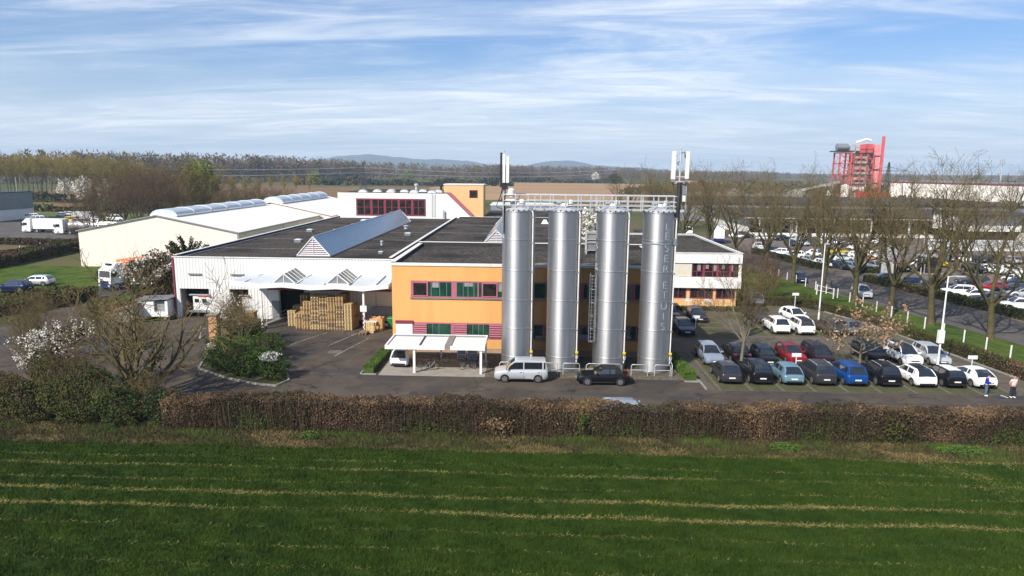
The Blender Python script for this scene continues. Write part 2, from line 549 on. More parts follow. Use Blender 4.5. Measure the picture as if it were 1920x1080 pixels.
pmat('leaf_olive', (0.085, 0.08, 0.022), 0.85, col2=(0.055, 0.058, 0.018), scale=1.0, world_pos=True, spec=0.15)
pmat('leaf_new', (0.17, 0.20, 0.035), 0.85, col2=(0.12, 0.15, 0.03), scale=0.5, world_pos=True, spec=0.15)
pmat('blossom', (0.72, 0.69, 0.60), 0.85, col2=(0.55, 0.52, 0.44), scale=1.2, world_pos=True, spec=0.15)
pmat('blade', (0.016, 0.042, 0.0025), 0.8, col2=(0.043, 0.074, 0.005), scale=0.35, detail=8, lo=0.35, hi=0.65, world_pos=True, spec=0.2)
pmat('blade_pale', (0.075, 0.095, 0.014), 0.9, col2=(0.04, 0.07, 0.009), scale=0.6, detail=6, world_pos=True, spec=0.2)
pmat('straw', (0.30, 0.235, 0.085), 0.95, col2=(0.19, 0.16, 0.055), scale=0.8, detail=6, world_pos=True, spec=0.1)


def add_cracks(name, scale, width, col, streak=0.35):
    """hairline cracks and long tyre streaks in a road surface"""
    nt = MATS[name].node_tree
    b = nt.nodes['Principled BSDF']
    prev = b.inputs['Base Color'].links[0].from_socket
    g = nt.nodes.new('ShaderNodeNewGeometry')
    vo = nt.nodes.new('ShaderNodeTexVoronoi')
    vo.feature = 'DISTANCE_TO_EDGE'
    vo.inputs['Scale'].default_value = scale
    nz = nt.nodes.new('ShaderNodeTexNoise')
    nz.inputs['Scale'].default_value = .6
    nz.inputs['Detail'].default_value = 6
    ad = nt.nodes.new('ShaderNodeVectorMath')
    ad.operation = 'MULTIPLY_ADD'
    ad.inputs[1].default_value = (2.2, 2.2, 0)
    nt.links.new(g.outputs['Position'], nz.inputs['Vector'])
    nt.links.new(nz.outputs['Color'], ad.inputs[0])
    nt.links.new(g.outputs['Position'], ad.inputs[2])
    nt.links.new(ad.outputs[0], vo.inputs['Vector'])
    mr = nt.nodes.new('ShaderNodeMapRange')
    mr.inputs['From Min'].default_value = 0
    mr.inputs['From Max'].default_value = width
    mr.inputs['To Min'].default_value = .75
    mr.inputs['To Max'].default_value = 0
    nt.links.new(vo.outputs['Distance'], mr.inputs['Value'])
    m1 = nt.nodes.new('ShaderNodeMixRGB')
    nt.links.new(mr.outputs[0], m1.inputs[0])
    nt.links.new(prev, m1.inputs[1])
    m1.inputs[2].default_value = (*col, 1)
    mp = nt.nodes.new('ShaderNodeMapping')
    mp.inputs['Scale'].default_value = (.05, 1.3, 1)
    nt.links.new(g.outputs['Position'], mp.inputs['Vector'])
    n2 = nt.nodes.new('ShaderNodeTexNoise')
    n2.inputs['Scale'].default_value = 1.0
    n2.inputs['Detail'].default_value = 5
    nt.links.new(mp.outputs[0], n2.inputs['Vector'])
    m2 = nt.nodes.new('ShaderNodeMapRange')
    m2.inputs['From Min'].default_value = .5
    m2.inputs['From Max'].default_value = .72
    m2.inputs['To Max'].default_value = streak
    nt.links.new(n2.outputs['Fac'], m2.inputs['Value'])
    m3 = nt.nodes.new('ShaderNodeMixRGB')
    nt.links.new(m2.outputs[0], m3.inputs[0])
    nt.links.new(m1.outputs[0], m3.inputs[1])
    m3.inputs[2].default_value = (col[0] * 3.6, col[1] * 3.4, col[2] * 3.2, 1)
    nt.links.new(m3.outputs[0], b.inputs['Base Color'])


add_cracks('asphalt', .16, .016, (.02, .018, .016), .55)
add_cracks('asphalt_street', .13, .014, (.025, .022, .02), .3)
add_cracks('lot_paving', .3, .02, (.035, .03, .022), .4)

# ================================================================== GROUND
sheet('ground', [(-12000, -400), (12000, -400), (12000, 16000), (-12000, 16000)], -0.12, 'plain')
sheet('crop_field', [(-90, 8), (90, 8), (90, 40.2), (-90, 41.3)], -0.03, 'field_soil')
sheet('verge', [(-90, 40.9), (90, 39.8), (90, 47), (-90, 47)], -0.026, 'verge_soil')
sheet('service_yard', [(-75, 45.6), (78, 45.6), (78, 53.4), (14.4, 53.4), (14.4, 55.9), (-12.9, 55.9), (-12.9, 78), (-31, 79), (-41.0, 79),
                       (-40.6, 75.4), (-46, 72.9), (-50.6, 75.5), (-52.6, 80), (-54.6, 86), (-56.6, 92), (-57, 98), (-61.5, 98), (-61, 92),
                       (-59.2, 87), (-58.2, 80), (-57, 72), (-60, 66), (-75, 62)], 0.0, 'asphalt')
sheet('parking_lot', [(14.4, 53.4), (78, 53.4), (78, 54), (43.2, 57.2), (40.6, 78), (38.6, 84), (36.6, 91), (27.5, 92), (14.4, 92)], 0.0, 'lot_paving')
sheet('building_apron', [(-14.5, 55.9), (14.4, 55.9), (14.4, 92), (-14.5, 92)], -0.004, 'gravel_bed')
sheet('bike_shelter_slab', [(-12.8, 55.75), (-3.7, 55.75), (-3.7, 61.2), (-12.8, 61.2)], 0.012, 'concrete')
for k, (x0, x1, y0, y1) in enumerate([(15.2, 38.9, 53.5, 59.35), (15.6, 39.6, 59.55, 65.4), (24.2, 38.6, 72.6, 78.2), (24.0, 36.8, 78.4, 83.6),
                                      (15.2, 22.2, 70.6, 83.2), (15.0, 30.5, 86.6, 91.6)]):
    sheet('parking_bays', [(x0, y0), (x1, y0), (x1, y1), (x0, y1)], 0.006, 'bay_paving')
mb = MB()
for x in [15.55, 18.1, 20.65, 23.2, 25.8, 28.45, 31.25, 34.0, 36.5, 38.9]:
    mb.box(x - 0.13, x + 0.13, 53.5, 59.3, 0.0075, 0.016)
for x in [15.6, 18.2, 20.7, 23.25, 25.9, 28.4, 31.2, 33.9, 36.6, 39.4]:
    mb.box(x - 0.13, x + 0.13, 59.6, 65.4, 0.0075, 0.016)
for x in [24.2, 26.1, 28.75, 31.4, 34.0, 36.4, 38.5]:
    mb.box(x - 0.13, x + 0.13, 72.6, 83.5, 0.0075, 0.016)
for y in [70.6, 73.4, 76.0, 78.6, 81.2, 83.2]:
    mb.box(15.2, 22.2, y - 0.13, y + 0.13, 0.0075, 0.016)
for x in [15.2, 18, 20.6, 23.2, 25.8, 28.4, 30.4]:
    mb.box(x - 0.13, x + 0.13, 86.6, 91.6, 0.0075, 0.016)
struct(mb.build('bay_divider_stones', 'bay_stone'))
# painted lines on the loading yard
mb = MB()
for (x0, y0, x1, y1) in [(-23.8, 65.2, -21.6, 70.6), (-19.9, 65.2, -18.3, 70.6), (-18.2, 61.5, -16.6, 68.6), (-29.6, 72.2, -29.1, 77.0),
                         (-36.2, 72.5, -33.4, 66.5), (-39.8, 66.0, -34.2, 73.0), (-44.6, 62.0, -38.0, 69.0), (-21.2, 60.9, -27.0, 61.2)]:
    d = Vector((x1 - x0, y1 - y0)).normalized()
    s = Vector((-d.y, d.x)) * 0.06
    mb.poly([(x0 - s.x, y0 - s.y, 0.006), (x0 + s.x, y0 + s.y, 0.006), (x1 + s.x, y1 + s.y, 0.006), (x1 - s.x, y1 - s.y, 0.006)][::-1])
struct(mb.build('yard_lines', 'road_paint'))
mb = MB()
mb.poly([(-19.2, 62.4, 0.005), (-18.0, 62.4, 0.005), (-18.0, 63.6, 0.005), (-19.2, 63.6, 0.005)])
struct(mb.build('yard_manhole', 'bay_stone'))
rng0 = random.Random(3)
mb = MB()
for (x0, x1, y0, y1) in [(-24, -14.5, 56.3, 57.0), (-26, -20.5, 63.0, 63.3), (-44, -38, 61, 64.5), (2, 13, 51.6, 51.9), (18, 40, 50.8, 51.0)]:
    mb.poly([(x0, y0, 0.004), (x1, y0 - 0.15, 0.004), (x1 - 0.3, y1, 0.004), (x0 + 0.2, y1, 0.004)])
struct(mb.build('asphalt_repairs', 'asphalt_patch'))
rs_ = random.Random(14)
mb = MB()
for k in range(34):
    x, y = rs_.uniform(-46, 14), rs_.uniform(50, 75)
    if y > 55 and x > -14:
        x, y = rs_.uniform(-30, 60), rs_.uniform(49.8, 53)
    rr_ = rs_.uniform(.12, .55)
    mb.poly([(x + rr_ * rs_.uniform(.6, 1.3) * math.cos(a), y + rr_ * rs_.uniform(.5, 1.1) * math.sin(a), .0055 + k * .00002) for a in [i * math.pi / 6 for i in range(12)]])
struct(mb.build('oil_stains', 'asphalt_patch'))
mb = MB()
for k, (x, y) in enumerate([(-22, 61.5), (-34, 57.5), (-9, 51.3), (3.5, 52.6), (13.5, 52.2), (24, 51.5), (-18, 66), (33, 69.5), (22, 69)]):
    mb.poly([(x + .36 * math.cos(a), y + .36 * math.sin(a), .0075) for a in [i * math.pi / 10 for i in range(20)]])
struct(mb.build('manhole_covers', 'dark_metal'))
# street on the right, with its grass strip
sheet('grass_strip', [(42.6, 55.5), (48, 53), (56.2, 53), (51.2, 70), (47.0, 90), (43.0, 104.5), (40.4, 127.5), (36.5, 150), (31.5, 150), (34.2, 128),
                      (36.2, 101), (38.2, 88), (40.4, 78.5)], 0.004, 'lawn')
sheet('street', [(56.3, 53), (66, 53), (59.1, 81.4), (57.3, 101), (53.1, 119), (49.2, 144.3), (44, 176), (38, 205), (30, 205), (36.3, 165), (40.4, 127.4), (43.0, 104.4),
                 (47.0, 90), (51.2, 70)], 0.002, 'asphalt_street')
sheet('dealer_lot', [(66, 53), (190, 53), (190, 189), (44.4, 189), (44, 176), (49.2, 144.3), (53.1, 119), (57.3, 101), (59.1, 81.4)], -0.002, 'dealer_paving')
sheet('office_garden', [(27.4, 91.8), (36.4, 91.2), (38.2, 88), (36.2, 101), (34.2, 128), (27.4, 128)], -0.006, 'lawn')
# left side: lawn, beds, field, lorry yard
sheet('left_lawn', [(-57, 72.5), (-58.5, 80), (-59.4, 87), (-61.2, 92), (-61.6, 98), (-60, 116), (-90, 116), (-92, 145), (-95, 145), (-95, 100), (-110, 95), (-110, 78), (-75, 74)], -0.012, 'lawn')
sheet('building_lawn', [(-41.2, 76.2), (-46, 73.1), (-50.5, 75.7), (-54.4, 86), (-56.8, 98), (-56, 115.8), (-41.2, 115.8)], -0.010, 'lawn')
sheet('planted_bed', [(-110, 62), (-60, 66), (-57, 72.3), (-58.4, 80), (-59.2, 86), (-66, 83), (-80, 80), (-110, 82)], -0.006, 'bed_soil')
sheet('stubble_field', [(-95, 100), (-95, 145), (-130, 145), (-150, 100)], -0.014, 'plough_near')
sheet('lorry_yard', [(-84, 150), (-230, 150), (-230, 206), (-84, 206)], -0.013, 'asphalt_street')
# far fields
sheet('ploughed_field', [(-330, 410), (-90, 375), (-60, 640), (-180, 650), (-330, 700)], -0.09, 'plough_brown')
sheet('ploughed_field', [(-58, 400), (82, 400), (160, 930), (-70, 960), (-95, 640)], -0.085, 'plough_tan')
sheet('ploughed_field', [(60, 330), (330, 360), (320, 620), (110, 640)], -0.08, 'plough_tan')
sheet('ploughed_field', [(-420, 255), (-150, 245), (-190, 312), (-420, 330)], -0.09, 'plough_brown')
sheet('far_meadow', [(-250, 760), (-60, 730), (-50, 1010), (-290, 1000)], -0.088, 'far_meadow')
sheet('far_meadow', [(-260, 212), (-110, 212), (-125, 246), (-260, 250)], -0.088, 'far_meadow')
sheet('far_meadow', [(130, 640), (500, 660), (560, 1200), (190, 1150)], -0.09, 'far_meadow')


# ================================================================== BUILDINGS
def roof_upstand(mb, pts, z, h, w, mats=(0, 1)):
    """parapet along a closed or open line: black upstand inside, pale coping on top"""
    for (a, b) in zip(pts[:-1], pts[1:]):
        a, b = Vector((a[0], a[1], 0)), Vector((b[0], b[1], 0))
        d = (b - a).normalized()
        s = Vector((-d.y, d.x, 0)) * w / 2
        mb.mat(mats[0]).hexa([a - s + Vector((0, 0, z)), b - s + Vector((0, 0, z)), b + s + Vector((0, 0, z)), a + s + Vector((0, 0, z))],
                             [a - s + Vector((0, 0, z + h - .05)), b - s + Vector((0, 0, z + h - .05)), b + s + Vector((0, 0, z + h - .05)), a + s + Vector((0, 0, z + h - .05))])
        s2 = s * 1.35
        e = d * 0.03
        mb.mat(mats[1]).hexa([a - e - s2 + Vector((0, 0, z + h - .05)), b + e - s2 + Vector((0, 0, z + h - .05)), b + e + s2 + Vector((0, 0, z + h - .05)), a - e + s2 + Vector((0, 0, z + h - .05))],
                             [a - e - s2 + Vector((0, 0, z + h)), b + e - s2 + Vector((0, 0, z + h)), b + e + s2 + Vector((0, 0, z + h)), a - e + s2 + Vector((0, 0, z + h))])


def gable_skylight(parent, x, y0, y1, w, z, h, blade='skylight_blue'):
    """long ridged rooflight with louvred gable ends"""
    mb = MB()
    a, b = x - w / 2, x + w / 2
    mb.mat(0).poly([(b, y0, z + .15), (b, y1, z + .15), (x, y1, z + h), (x, y0, z + h)])
    mb.poly([(x, y0, z + h), (x, y1, z + h), (a, y1, z + .15), (a, y0, z + .15)])
    mb.mat(1).box(a - .06, b + .06, y0 - .04, y1 + .04, z - .02, z + .15)
    mb.mat(2).tube([(x, y0, z + h + .02), (x, y1, z + h + .02)], .07, 6)
    o = mb.build('rooflight', [blade, 'grey_metal', 'alu'], parent, world=True)
    Lp = parent.location
    for yy, sg in ((y0 - .012, -1), (y1 + .012, 1)):
        g = MB()
        g.mat(0).poly([(a, yy, z + .15), (b, yy, z + .15), (x, yy, z + h)] if sg < 0 else [(b, yy, z + .15), (a, yy, z + .15), (x, yy, z + h)])
        g.mat(1)
        yb = yy + sg * .04
        g.bar((a, yb, z + .18), (x, yb, z + h), .1).bar((b, yb, z + .18), (x, yb, z + h), .1).bar((a, yb, z + .16), (b, yb, z + .16), .1)
        g.bar((x, yb, z + .2), (x, yb, z + h - .05), .05)
        gg = g.build('louvre', ['louvre_white', 'white_metal'], o)
        for q in gg.data.vertices:
            q.co -= Lp
    n = int((y1 - y0) / 9)
    for i in range(1, n):
        yv = y0 + (y1 - y0) * i / n
        vv = MB().box(x - .16, x + .16, yv - .25, yv + .25, z + h - .03, z + h + .12).build('ridge_vent', 'alu', o)
        for q in vv.data.vertices:
            q.co -= Lp
    return o


def window_strip(parent, x0, x1, y, z0, z1, frame, glass, bars, mids=(), depth=.18, fw=.12, world=True):
    """a ribbon window: panes set back, frame bars standing proud (wall faces -y)"""
    m = MB()
    m.box(x0, x1, y - .05, y + .02, z0 - fw, z0).box(x0, x1, y - .05, y + .02, z1, z1 + fw)
    m.box(x0 - fw, x0, y - .05, y + .02, z0 - fw, z1 + fw).box(x1, x1 + fw, y - .05, y + .02, z0 - fw, z1 + fw)
    for b in bars:
        m.box(b[0] - b[1] / 2, b[0] + b[1] / 2, y - .045, y + .02, z0, z1)
    for b in mids:
        m.box(x0, x1, y - .035, y + .02, b - .04, b + .04)
    o = m.build('window', frame, parent, world=world)
    g = MB().box(x0, x1, y - .01, y + .012, z0, z1).build('pane', glass, o)
    if world:
        for v in g.data.vertices:
            v.co -= parent.location
    return o


# ---------------------------------------------------------------- white production hall with loading bays and canopy
hall = thing('production_hall', 'white corrugated production hall with loading bays, a folded entrance canopy and dark gravel roof', 'hall', (-41.0, 76.8, 0))
m = MB()
HX, HY, HZ = -41.0, 76.8, 7.12
m.box(HX, -40.5, HY, HY + .3, 0, HZ)
m.box(-40.5, -37.1, HY, HY + .3, 3.45, HZ).box(-37.1, -34.7, HY, HY + .3, 0, HZ).box(-34.7, -32.5, HY, HY + .3, 3.45, HZ).box(-32.5, -28.85, HY, HY + .3, 0, HZ)
m.box(-28.85, -26.0, HY, HY + .3, 3.5, HZ).box(-26.0, -13.2, HY, HY + .3, 0, HZ)
m.box(HX, HX + .3, HY + .3, 145.6, 0, HZ - .1)
m.build('wall', 'white_cladding', hall, world=True)
m = MB().poly([(HX + .3, HY + .3, 6.9), (-16.0, HY + .3, 6.9), (-16.0, 145.5, 6.9), (HX + .3, 145.5, 6.9)])
m.build('roof', ['gravel_roof'], hall, world=True)
m = MB()
roof_upstand(m, [(HX + .1, HY + .2), (HX + .1, 145.5)], 6.85, .5, .3)
roof_upstand(m, [(-15.9, HY + .2), (-15.9, 145.5)], 6.75, .65, .3)
m.mat(1).box(HX - .1, -13.2, HY - .08, HY + .3, HZ - .02, HZ + .06)
m.build('parapet', ['bitumen', 'white_coping'], hall, world=True)
for yy in (88, 100.5, 113, 126):
    MB().box(HX + .4, -16.3, yy - .05, yy + .05, 6.9, 6.925).build('roof_joint', 'gravel_pale', hall, world=True)
gable_skylight(hall, -25.75, 80, 135, 4.0, 6.93, 2.4)
m = MB().box(HX - .16, HX, HY - .12, HY + .2, 0, 7.0)
m.build('corner_trim', 'maroon', hall, world=True)
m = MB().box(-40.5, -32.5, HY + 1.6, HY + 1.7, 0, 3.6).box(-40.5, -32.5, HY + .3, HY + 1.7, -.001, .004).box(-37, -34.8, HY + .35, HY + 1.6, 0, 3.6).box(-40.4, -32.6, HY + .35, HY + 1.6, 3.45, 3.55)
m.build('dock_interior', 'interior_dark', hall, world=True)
for (x0, x1) in ((-40.5, -37.1), (-34.7, -32.5)):
    d = MB().box(x0 + .95, x1 - .05, HY + 1.0, HY + 1.08, .75, 2.35)
    dd = d.build('dock_door', 'white_metal', hall, world=True)
    e = MB().mat(0).box(x0 + 1.6, x1 - .05, HY + .95, HY + 1.0, 2.3, 2.5)
    ee = e.build('door_stripe', 'red_paint', dd)
    for v in ee.data.vertices:
        v.co -= hall.location
    for k in range(2):
        if x0 + 2.2 + k * .9 < x1:
            e = MB().box(x0 + 1.15 + k * .9, x0 + 1.65 + k * .9, HY + .96, HY + 1.0, 1.65, 2.05).build('door_window', 'glass_dark', dd)
            for v in e.data.vertices:
                v.co -= hall.location
    MB().box(x0 + .5, x1, HY + .4, HY + 1.0, .55, .75).build('dock_leveller', 'grey_metal', hall, world=True)
    MB().box(x0 + 1.2, x1 + .1, HY - .35, HY - .01, 2.72, 2.82).build('door_canopy', 'galv', hall, world=True)
for x in (-38.6, -33.6):
    MB().box(x - .75, x + .75, HY - .18, HY, 5.1, 5.24).build('wall_lamp', 'grey_metal', hall, world=True)
for (x, y, w, d, h) in ((-33, 96, .9, .9, .5), (-36.5, 112, .9, .9, .5), (-19.5, 108, .9, .9, .5), (-32, 131, 1.4, 1.0, .8), (-18.6, 84, .5, .5, .35)):
    MB().mat(0).box(x - w / 2, x + w / 2, y - d / 2, y + d / 2, 6.9, 6.9 + h * .7).mat(1).hexa([(x - w / 2 - .06, y - d / 2 - .06, 6.9 + h * .7), (x + w / 2 + .06, y - d / 2 - .06, 6.9 + h * .7), (x + w / 2 + .06, y + d / 2 + .06, 6.9 + h * .7), (x - w / 2 - .06, y + d / 2 + .06, 6.9 + h * .7)],
         [(x - w / 3, y - d / 3, 6.9 + h), (x + w / 3, y - d / 3, 6.9 + h), (x + w / 3, y + d / 3, 6.9 + h), (x - w / 3, y + d / 3, 6.9 + h)]).build('roof_hatch', ['grey_metal', 'dome_glass'], hall, world=True)
m = MB().box(-30.2, -26.6, 76.72, 76.8, 3.45, 3.72).box(-26, -15.4, 76.72, 76.8, 3.45, 3.72)
m.build('maroon_band', 'maroon', hall, world=True)
for (x0, x1, z0) in ((-30.1, -28.95, 1.55), (-17.6, -15.6, 1.2), (-19.6, -17.7, 1.2)):
    MB().box(x0, x1, 76.7, 76.8, z0, 3.4).build('wall_panel', 'white_metal', hall, world=True)
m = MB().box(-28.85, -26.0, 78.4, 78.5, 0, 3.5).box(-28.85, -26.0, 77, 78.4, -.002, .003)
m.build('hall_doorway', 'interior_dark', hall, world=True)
MB().box(-29.75, -28.9, 76.62, 76.8, 0, 2.2).build('side_door', 'grey_metal', hall, world=True)
# folded canopy: valleys and ridges run back to the wall
xs = [-32.1, -28.95, -26.4, -23.4, -20.6, -17.8, -15.0]
zf = [5.38, 5.02, 5.18, 4.92, 5.08, 4.88, 5.22]
zr = 5.32
canopy = MB()
Y0, Y1 = 71.2, 76.78
for i in range(6):
    (a, za), (b, zb) = (xs[i], zf[i]), (xs[i + 1], zf[i + 1])
    canopy.hexa([(a, Y0, za - .1), (b, Y0, zb - .1), (b, Y1, zr - .1), (a, Y1, zr - .1)], [(a, Y0, za), (b, Y0, zb), (b, Y1, zr), (a, Y1, zr)])
can = canopy.build('canopy', 'polycarb', hall, world=True)
f = MB()
for i in range(6):
    (a, za), (b, zb) = (xs[i], zf[i]), (xs[i + 1], zf[i + 1])
    f.mat(0).hexa([(a, Y0 - .14, za - .42), (b, Y0 - .14, zb - .42), (b, Y0 - .004, zb - .42), (a, Y0 - .004, za - .42)],
                  [(a, Y0 - .14, za + .08), (b, Y0 - .14, zb + .08), (b, Y0 - .004, zb + .08), (a, Y0 - .004, za + .08)])
    xm = (a + b) / 2
    zm = (za + zb) / 2
    f.mat(1).bar((xm, Y0, zm + .03), (xm, Y1, zr + .03), .07, .06)
    f.bar((a, Y0, za - .25), (a, Y1, zr - .25), .14, .25)
f.mat(0).bar((xs[6], Y0, zf[6] - .1), (xs[6], Y1, zr - .1), .12, .34)
f.mat(0).box(-32.1, -15.0, 76.5, 76.79, zr - .02, zr + .16)
ff = f.build('fascia', ['white_metal', 'dark_metal'], can)
pp = MB().box(-17.9, -17.7, 71.4, 71.6, 0, 4.8).build('post', 'white_metal', can)
pp2 = MB().box(-29.0, -28.8, 71.4, 71.6, 0, 4.95).build('post', 'white_metal', can)
s = MB().box(-18.15, -17.45, 71.3, 71.38, 2.2, 2.85)
s2 = s.build('post_sign', 'sign_white', can)
q = MB()
for i in range(7):
    for k, xx in enumerate((-17.9, -17.8)):
        q.mat((i + k) % 2).box(xx - .004, xx + .104, 71.385, 71.398, .12 + i * .24, .12 + (i + 1) * .24)
qq = q.build('warning_stripe', ['maroon', 'sign_white'], can)
for xc in (-26.4, -20.6):
    za = 5.08
    y0, y1 = 71.7, 75.6
    w = 1.3
    sk = MB()
    sk.mat(0).poly([(xc + w, y0, za), (xc + w, y1, za + .1), (xc, y1, za + 1.15), (xc, y0, za + 1.05)])
    sk.poly([(xc, y0, za + 1.05), (xc, y1, za + 1.15), (xc - w, y1, za + .1), (xc - w, y0, za)])
    sk.mat(1).poly([(xc - w, y0, za), (xc + w, y0, za), (xc, y0, za + 1.05)])
    sk.mat(2).bar((xc - w, y0 - .03, za), (xc, y0 - .03, za + 1.08), .1).bar((xc + w, y0 - .03, za), (xc, y0 - .03, za + 1.08), .1)
    sk.bar((xc - w, y0 - .03, za + .02), (xc + w, y0 - .03, za + .02), .1).bar((xc, y0 - .03, za), (xc, y0 - .03, za + 1), .06)
    for k in range(5):
        t = k / 4
        yy = y0 + (y1 - y0) * t
        sk.bar((xc, yy, za + 1.07 + .1 * t), (xc + w, yy, za + .02 + .1 * t), .05, .06)
        sk.bar((xc, yy, za + 1.07 + .1 * t), (xc - w, yy, za + .02 + .1 * t), .05, .06)
    sks = sk.build('canopy_rooflight', ['sky_glass', 'grey_metal', 'white_metal'], can)
    for v in sks.data.vertices:
        v.co -= hall.location
for o in (ff, pp, pp2, s2, qq):
    for v in o.data.vertices:
        v.co -= hall.location
MB().tube([(-14.0, 76.4, 5.9), (-14.6, 74.6, 5.8), (-14.75, 72.3, 5.6), (-14.7, 71.6, 5.2)], .14, 8).build('rain_pipe', 'grey_metal', hall, world=True, smooth=60)
for (x, y, r) in ((-21.6, 118, .35), (-20.2, 92, .16)):
    MB().lathe([(r, 7.05), (r, 7.5), (r * 1.5, 7.55), (r * 1.5, 7.62), (.02, 7.75)], (x, y, 0), 10).build('roof_vent', 'galv', hall, world=True)

# ---------------------------------------------------------------- orange office block
off = thing('office_block', 'orange rendered office block with maroon window frames behind the steel silos', 'office', (-12.9, 62.7, 0))
OX0, OX1, OY0, OY1, OZ = -12.9, 12.9, 62.7, 79.0, 8.55
m = MB().mat(0).box(OX0, OX1, OY0, OY1, .62, OZ - .02).mat(1).box(OX0 + .02, OX1 - .02, OY0 + .03, OY1, 0, .62)
m.build('wall', ['orange_render', 'plinth'], off, world=True)
m = MB().poly([(OX0, OY0, OZ), (OX1, OY0, OZ), (OX1, OY1, OZ), (OX0, OY1, OZ)])
m.build('roof', 'gravel_roof', off, world=True)
m = MB()
roof_upstand(m, [(OX0 + .15, OY0 + .1), (OX0 + .15, OY1 - .1)], OZ, .34, .36)
roof_upstand(m, [(OX0, OY1 - .1), (OX1, OY1 - .1)], OZ, .5, .3)
roof_upstand(m, [(OX1 - .15, OY0 + .1), (OX1 - .15, OY1 - .1)], OZ, .34, .3)
m.mat(1).box(OX0 - .06, OX1 + .06, OY0 - .08, OY0 + .2, OZ - .05, OZ + .2)
m.build('parapet', ['bitumen', 'white_coping'], off, world=True)
rr = random.Random(8)
for (x, y, rx, ry) in ((1.2, 64.4, 1.3, .9), (6.5, 64.6, 2.0, 1.2), (12, 66, .9, .6)):
    MB().poly([(x + rx * math.cos(a) * rr.uniform(.75, 1.15), y + ry * math.sin(a) * rr.uniform(.75, 1.15), OZ + .012) for a in [i * math.pi / 10 for i in range(20)]]).build('bare_gravel_patch', 'gravel_pale', off, world=True)
yw = 62.7
# upper ribbon
bars = [(-9.45, .5 - .3), (-6.6, .5), (-2.95, .2), (-1.4, .2), (1.2, .5), (3.2, .2), (6.2, .5), (9.6, .2)]
window_strip(off, -11.0, 12.4, yw, 5.62, 6.98, 'maroon_pale', 'glass_green', [(-7.05, .5), (-4.8, .12), (-0.25, .42), (2.2, .2), (4.8, .4), (7.3, .2), (9.6, .4)])
for x in (-10.25, -3.72):
    w = MB().box(x - .75, x + .75, yw - .09, yw - .052, 5.62, 5.72).box(x - .75, x + .75, yw - .09, yw - .052, 6.88, 6.98).box(x - .75, x - .62, yw - .09, yw - .052, 5.72, 6.88).box(x + .62, x + .75, yw - .09, yw - .052, 5.72, 6.88)
    ww = w.build('casement', 'maroon_pale', off, world=True)
    g = MB().box(x - .62, x + .62, yw - .07, yw - .06, 5.72, 6.88).build('pane', 'glass_dark', ww)
    for v in g.data.vertices:
        v.co -= off.location
for x in (-9.2, -8.4, -7.75, -6.2, -5.75, -5.2, -2.4, -1.9, -1.35, -.8):
    MB().box(x - .02, x + .02, yw - .03, yw - .012, 5.64, 6.96).build('glazing_bar', 'alu', off, world=True)
for (x0, x1, h) in ((-9.1, -8.5, .5), (-6.1, -5.3, .35), (-2.9, -2.5, .8), (-1.3, -.6, .55), (6, 6.6, .5)):
    MB().box(x0, x1, yw - .022, yw - .013, 6.96 - h, 6.96).build('window_blind', 'blind_grey', off, world=True)
MB().box(-11.2, 12.6, yw - .14, yw - .055, 5.42, 5.5).build('window_sill', 'grey_metal', off, world=True)
# lower ribbon: louvres alternate with green glass
window_strip(off, -10.85, 12.4, yw, 1.72, 3.0, 'maroon_pale', 'glass_green', [(-7.2, .35), (-2.95, .35), (1.4, .2), (4.8, .3), (8.6, .2)])
for (x0, x1) in ((-10.85, -9.65), (-7.0, -5.85), (-3.85 + .1, -2.6), (3.2, 4.4), (10, 11.2)):
    MB().box(x0, x1, yw - .10, yw - .055, 1.72, 3.0).build('louvre_panel', 'maroon_louvre', off, world=True)
for x in (-9.1, -8.5, -5.3, -4.75, -4.3, -2.2):
    MB().box(x - .02, x + .02, yw - .03, yw - .012, 1.74, 2.98).build('glazing_bar', 'alu', off, world=True)
m = MB().mat(0).box(-12.55, -11.0, yw - .12, yw - .02, .5, 3.02).mat(1).box(-12.6, -10.95, yw - .2, yw - .02, 3.02, 3.28)
m.build('shuttered_door', ['white_metal', 'maroon'], off, world=True)
MB().box(4.4, 5.6, 61.4, 62.66, 1.9, 2.2).box(.6, 5.6, 62.4, 62.66, 1.7, 2.0).build('wall_shelf', 'blind_grey', off, world=True)

# rooftop air handling rack
rack = thing('rooftop_cooler', 'galvanised frame with a grey cooler unit on the office roof between the two middle silos', 'cooling unit', (6.9, 73.5, 8.55))
m = MB()
for x in (-.9, .9):
    for y in (-.7, .7):
        m.box(x - .05, x + .05, y - .05, y + .05, 0, 2.4)
for z in (.45, 1.25, 1.6, 2.3):
    m.box(-.95, .95, -.74, -.66, z - .04, z + .04).box(-.95, .95, .66, .74, z - .04, z + .04).box(-.94, -.86, -.7, .7, z - .04, z + .04).box(.86, .94, -.7, .7, z - .04, z + .04)
m.build('frame', 'galv', rack)
MB().box(-.8, .8, -.6, .6, .5, 1.2).build('fan_box', 'grey_metal', rack)
MB().box(-.8, .8, -.6, .6, 1.3, 2.2).build('grille', 'blind_grey', rack)
MB().box(-.5, .5, -.5, .5, 0, .42).build('base', 'dark_metal', rack)

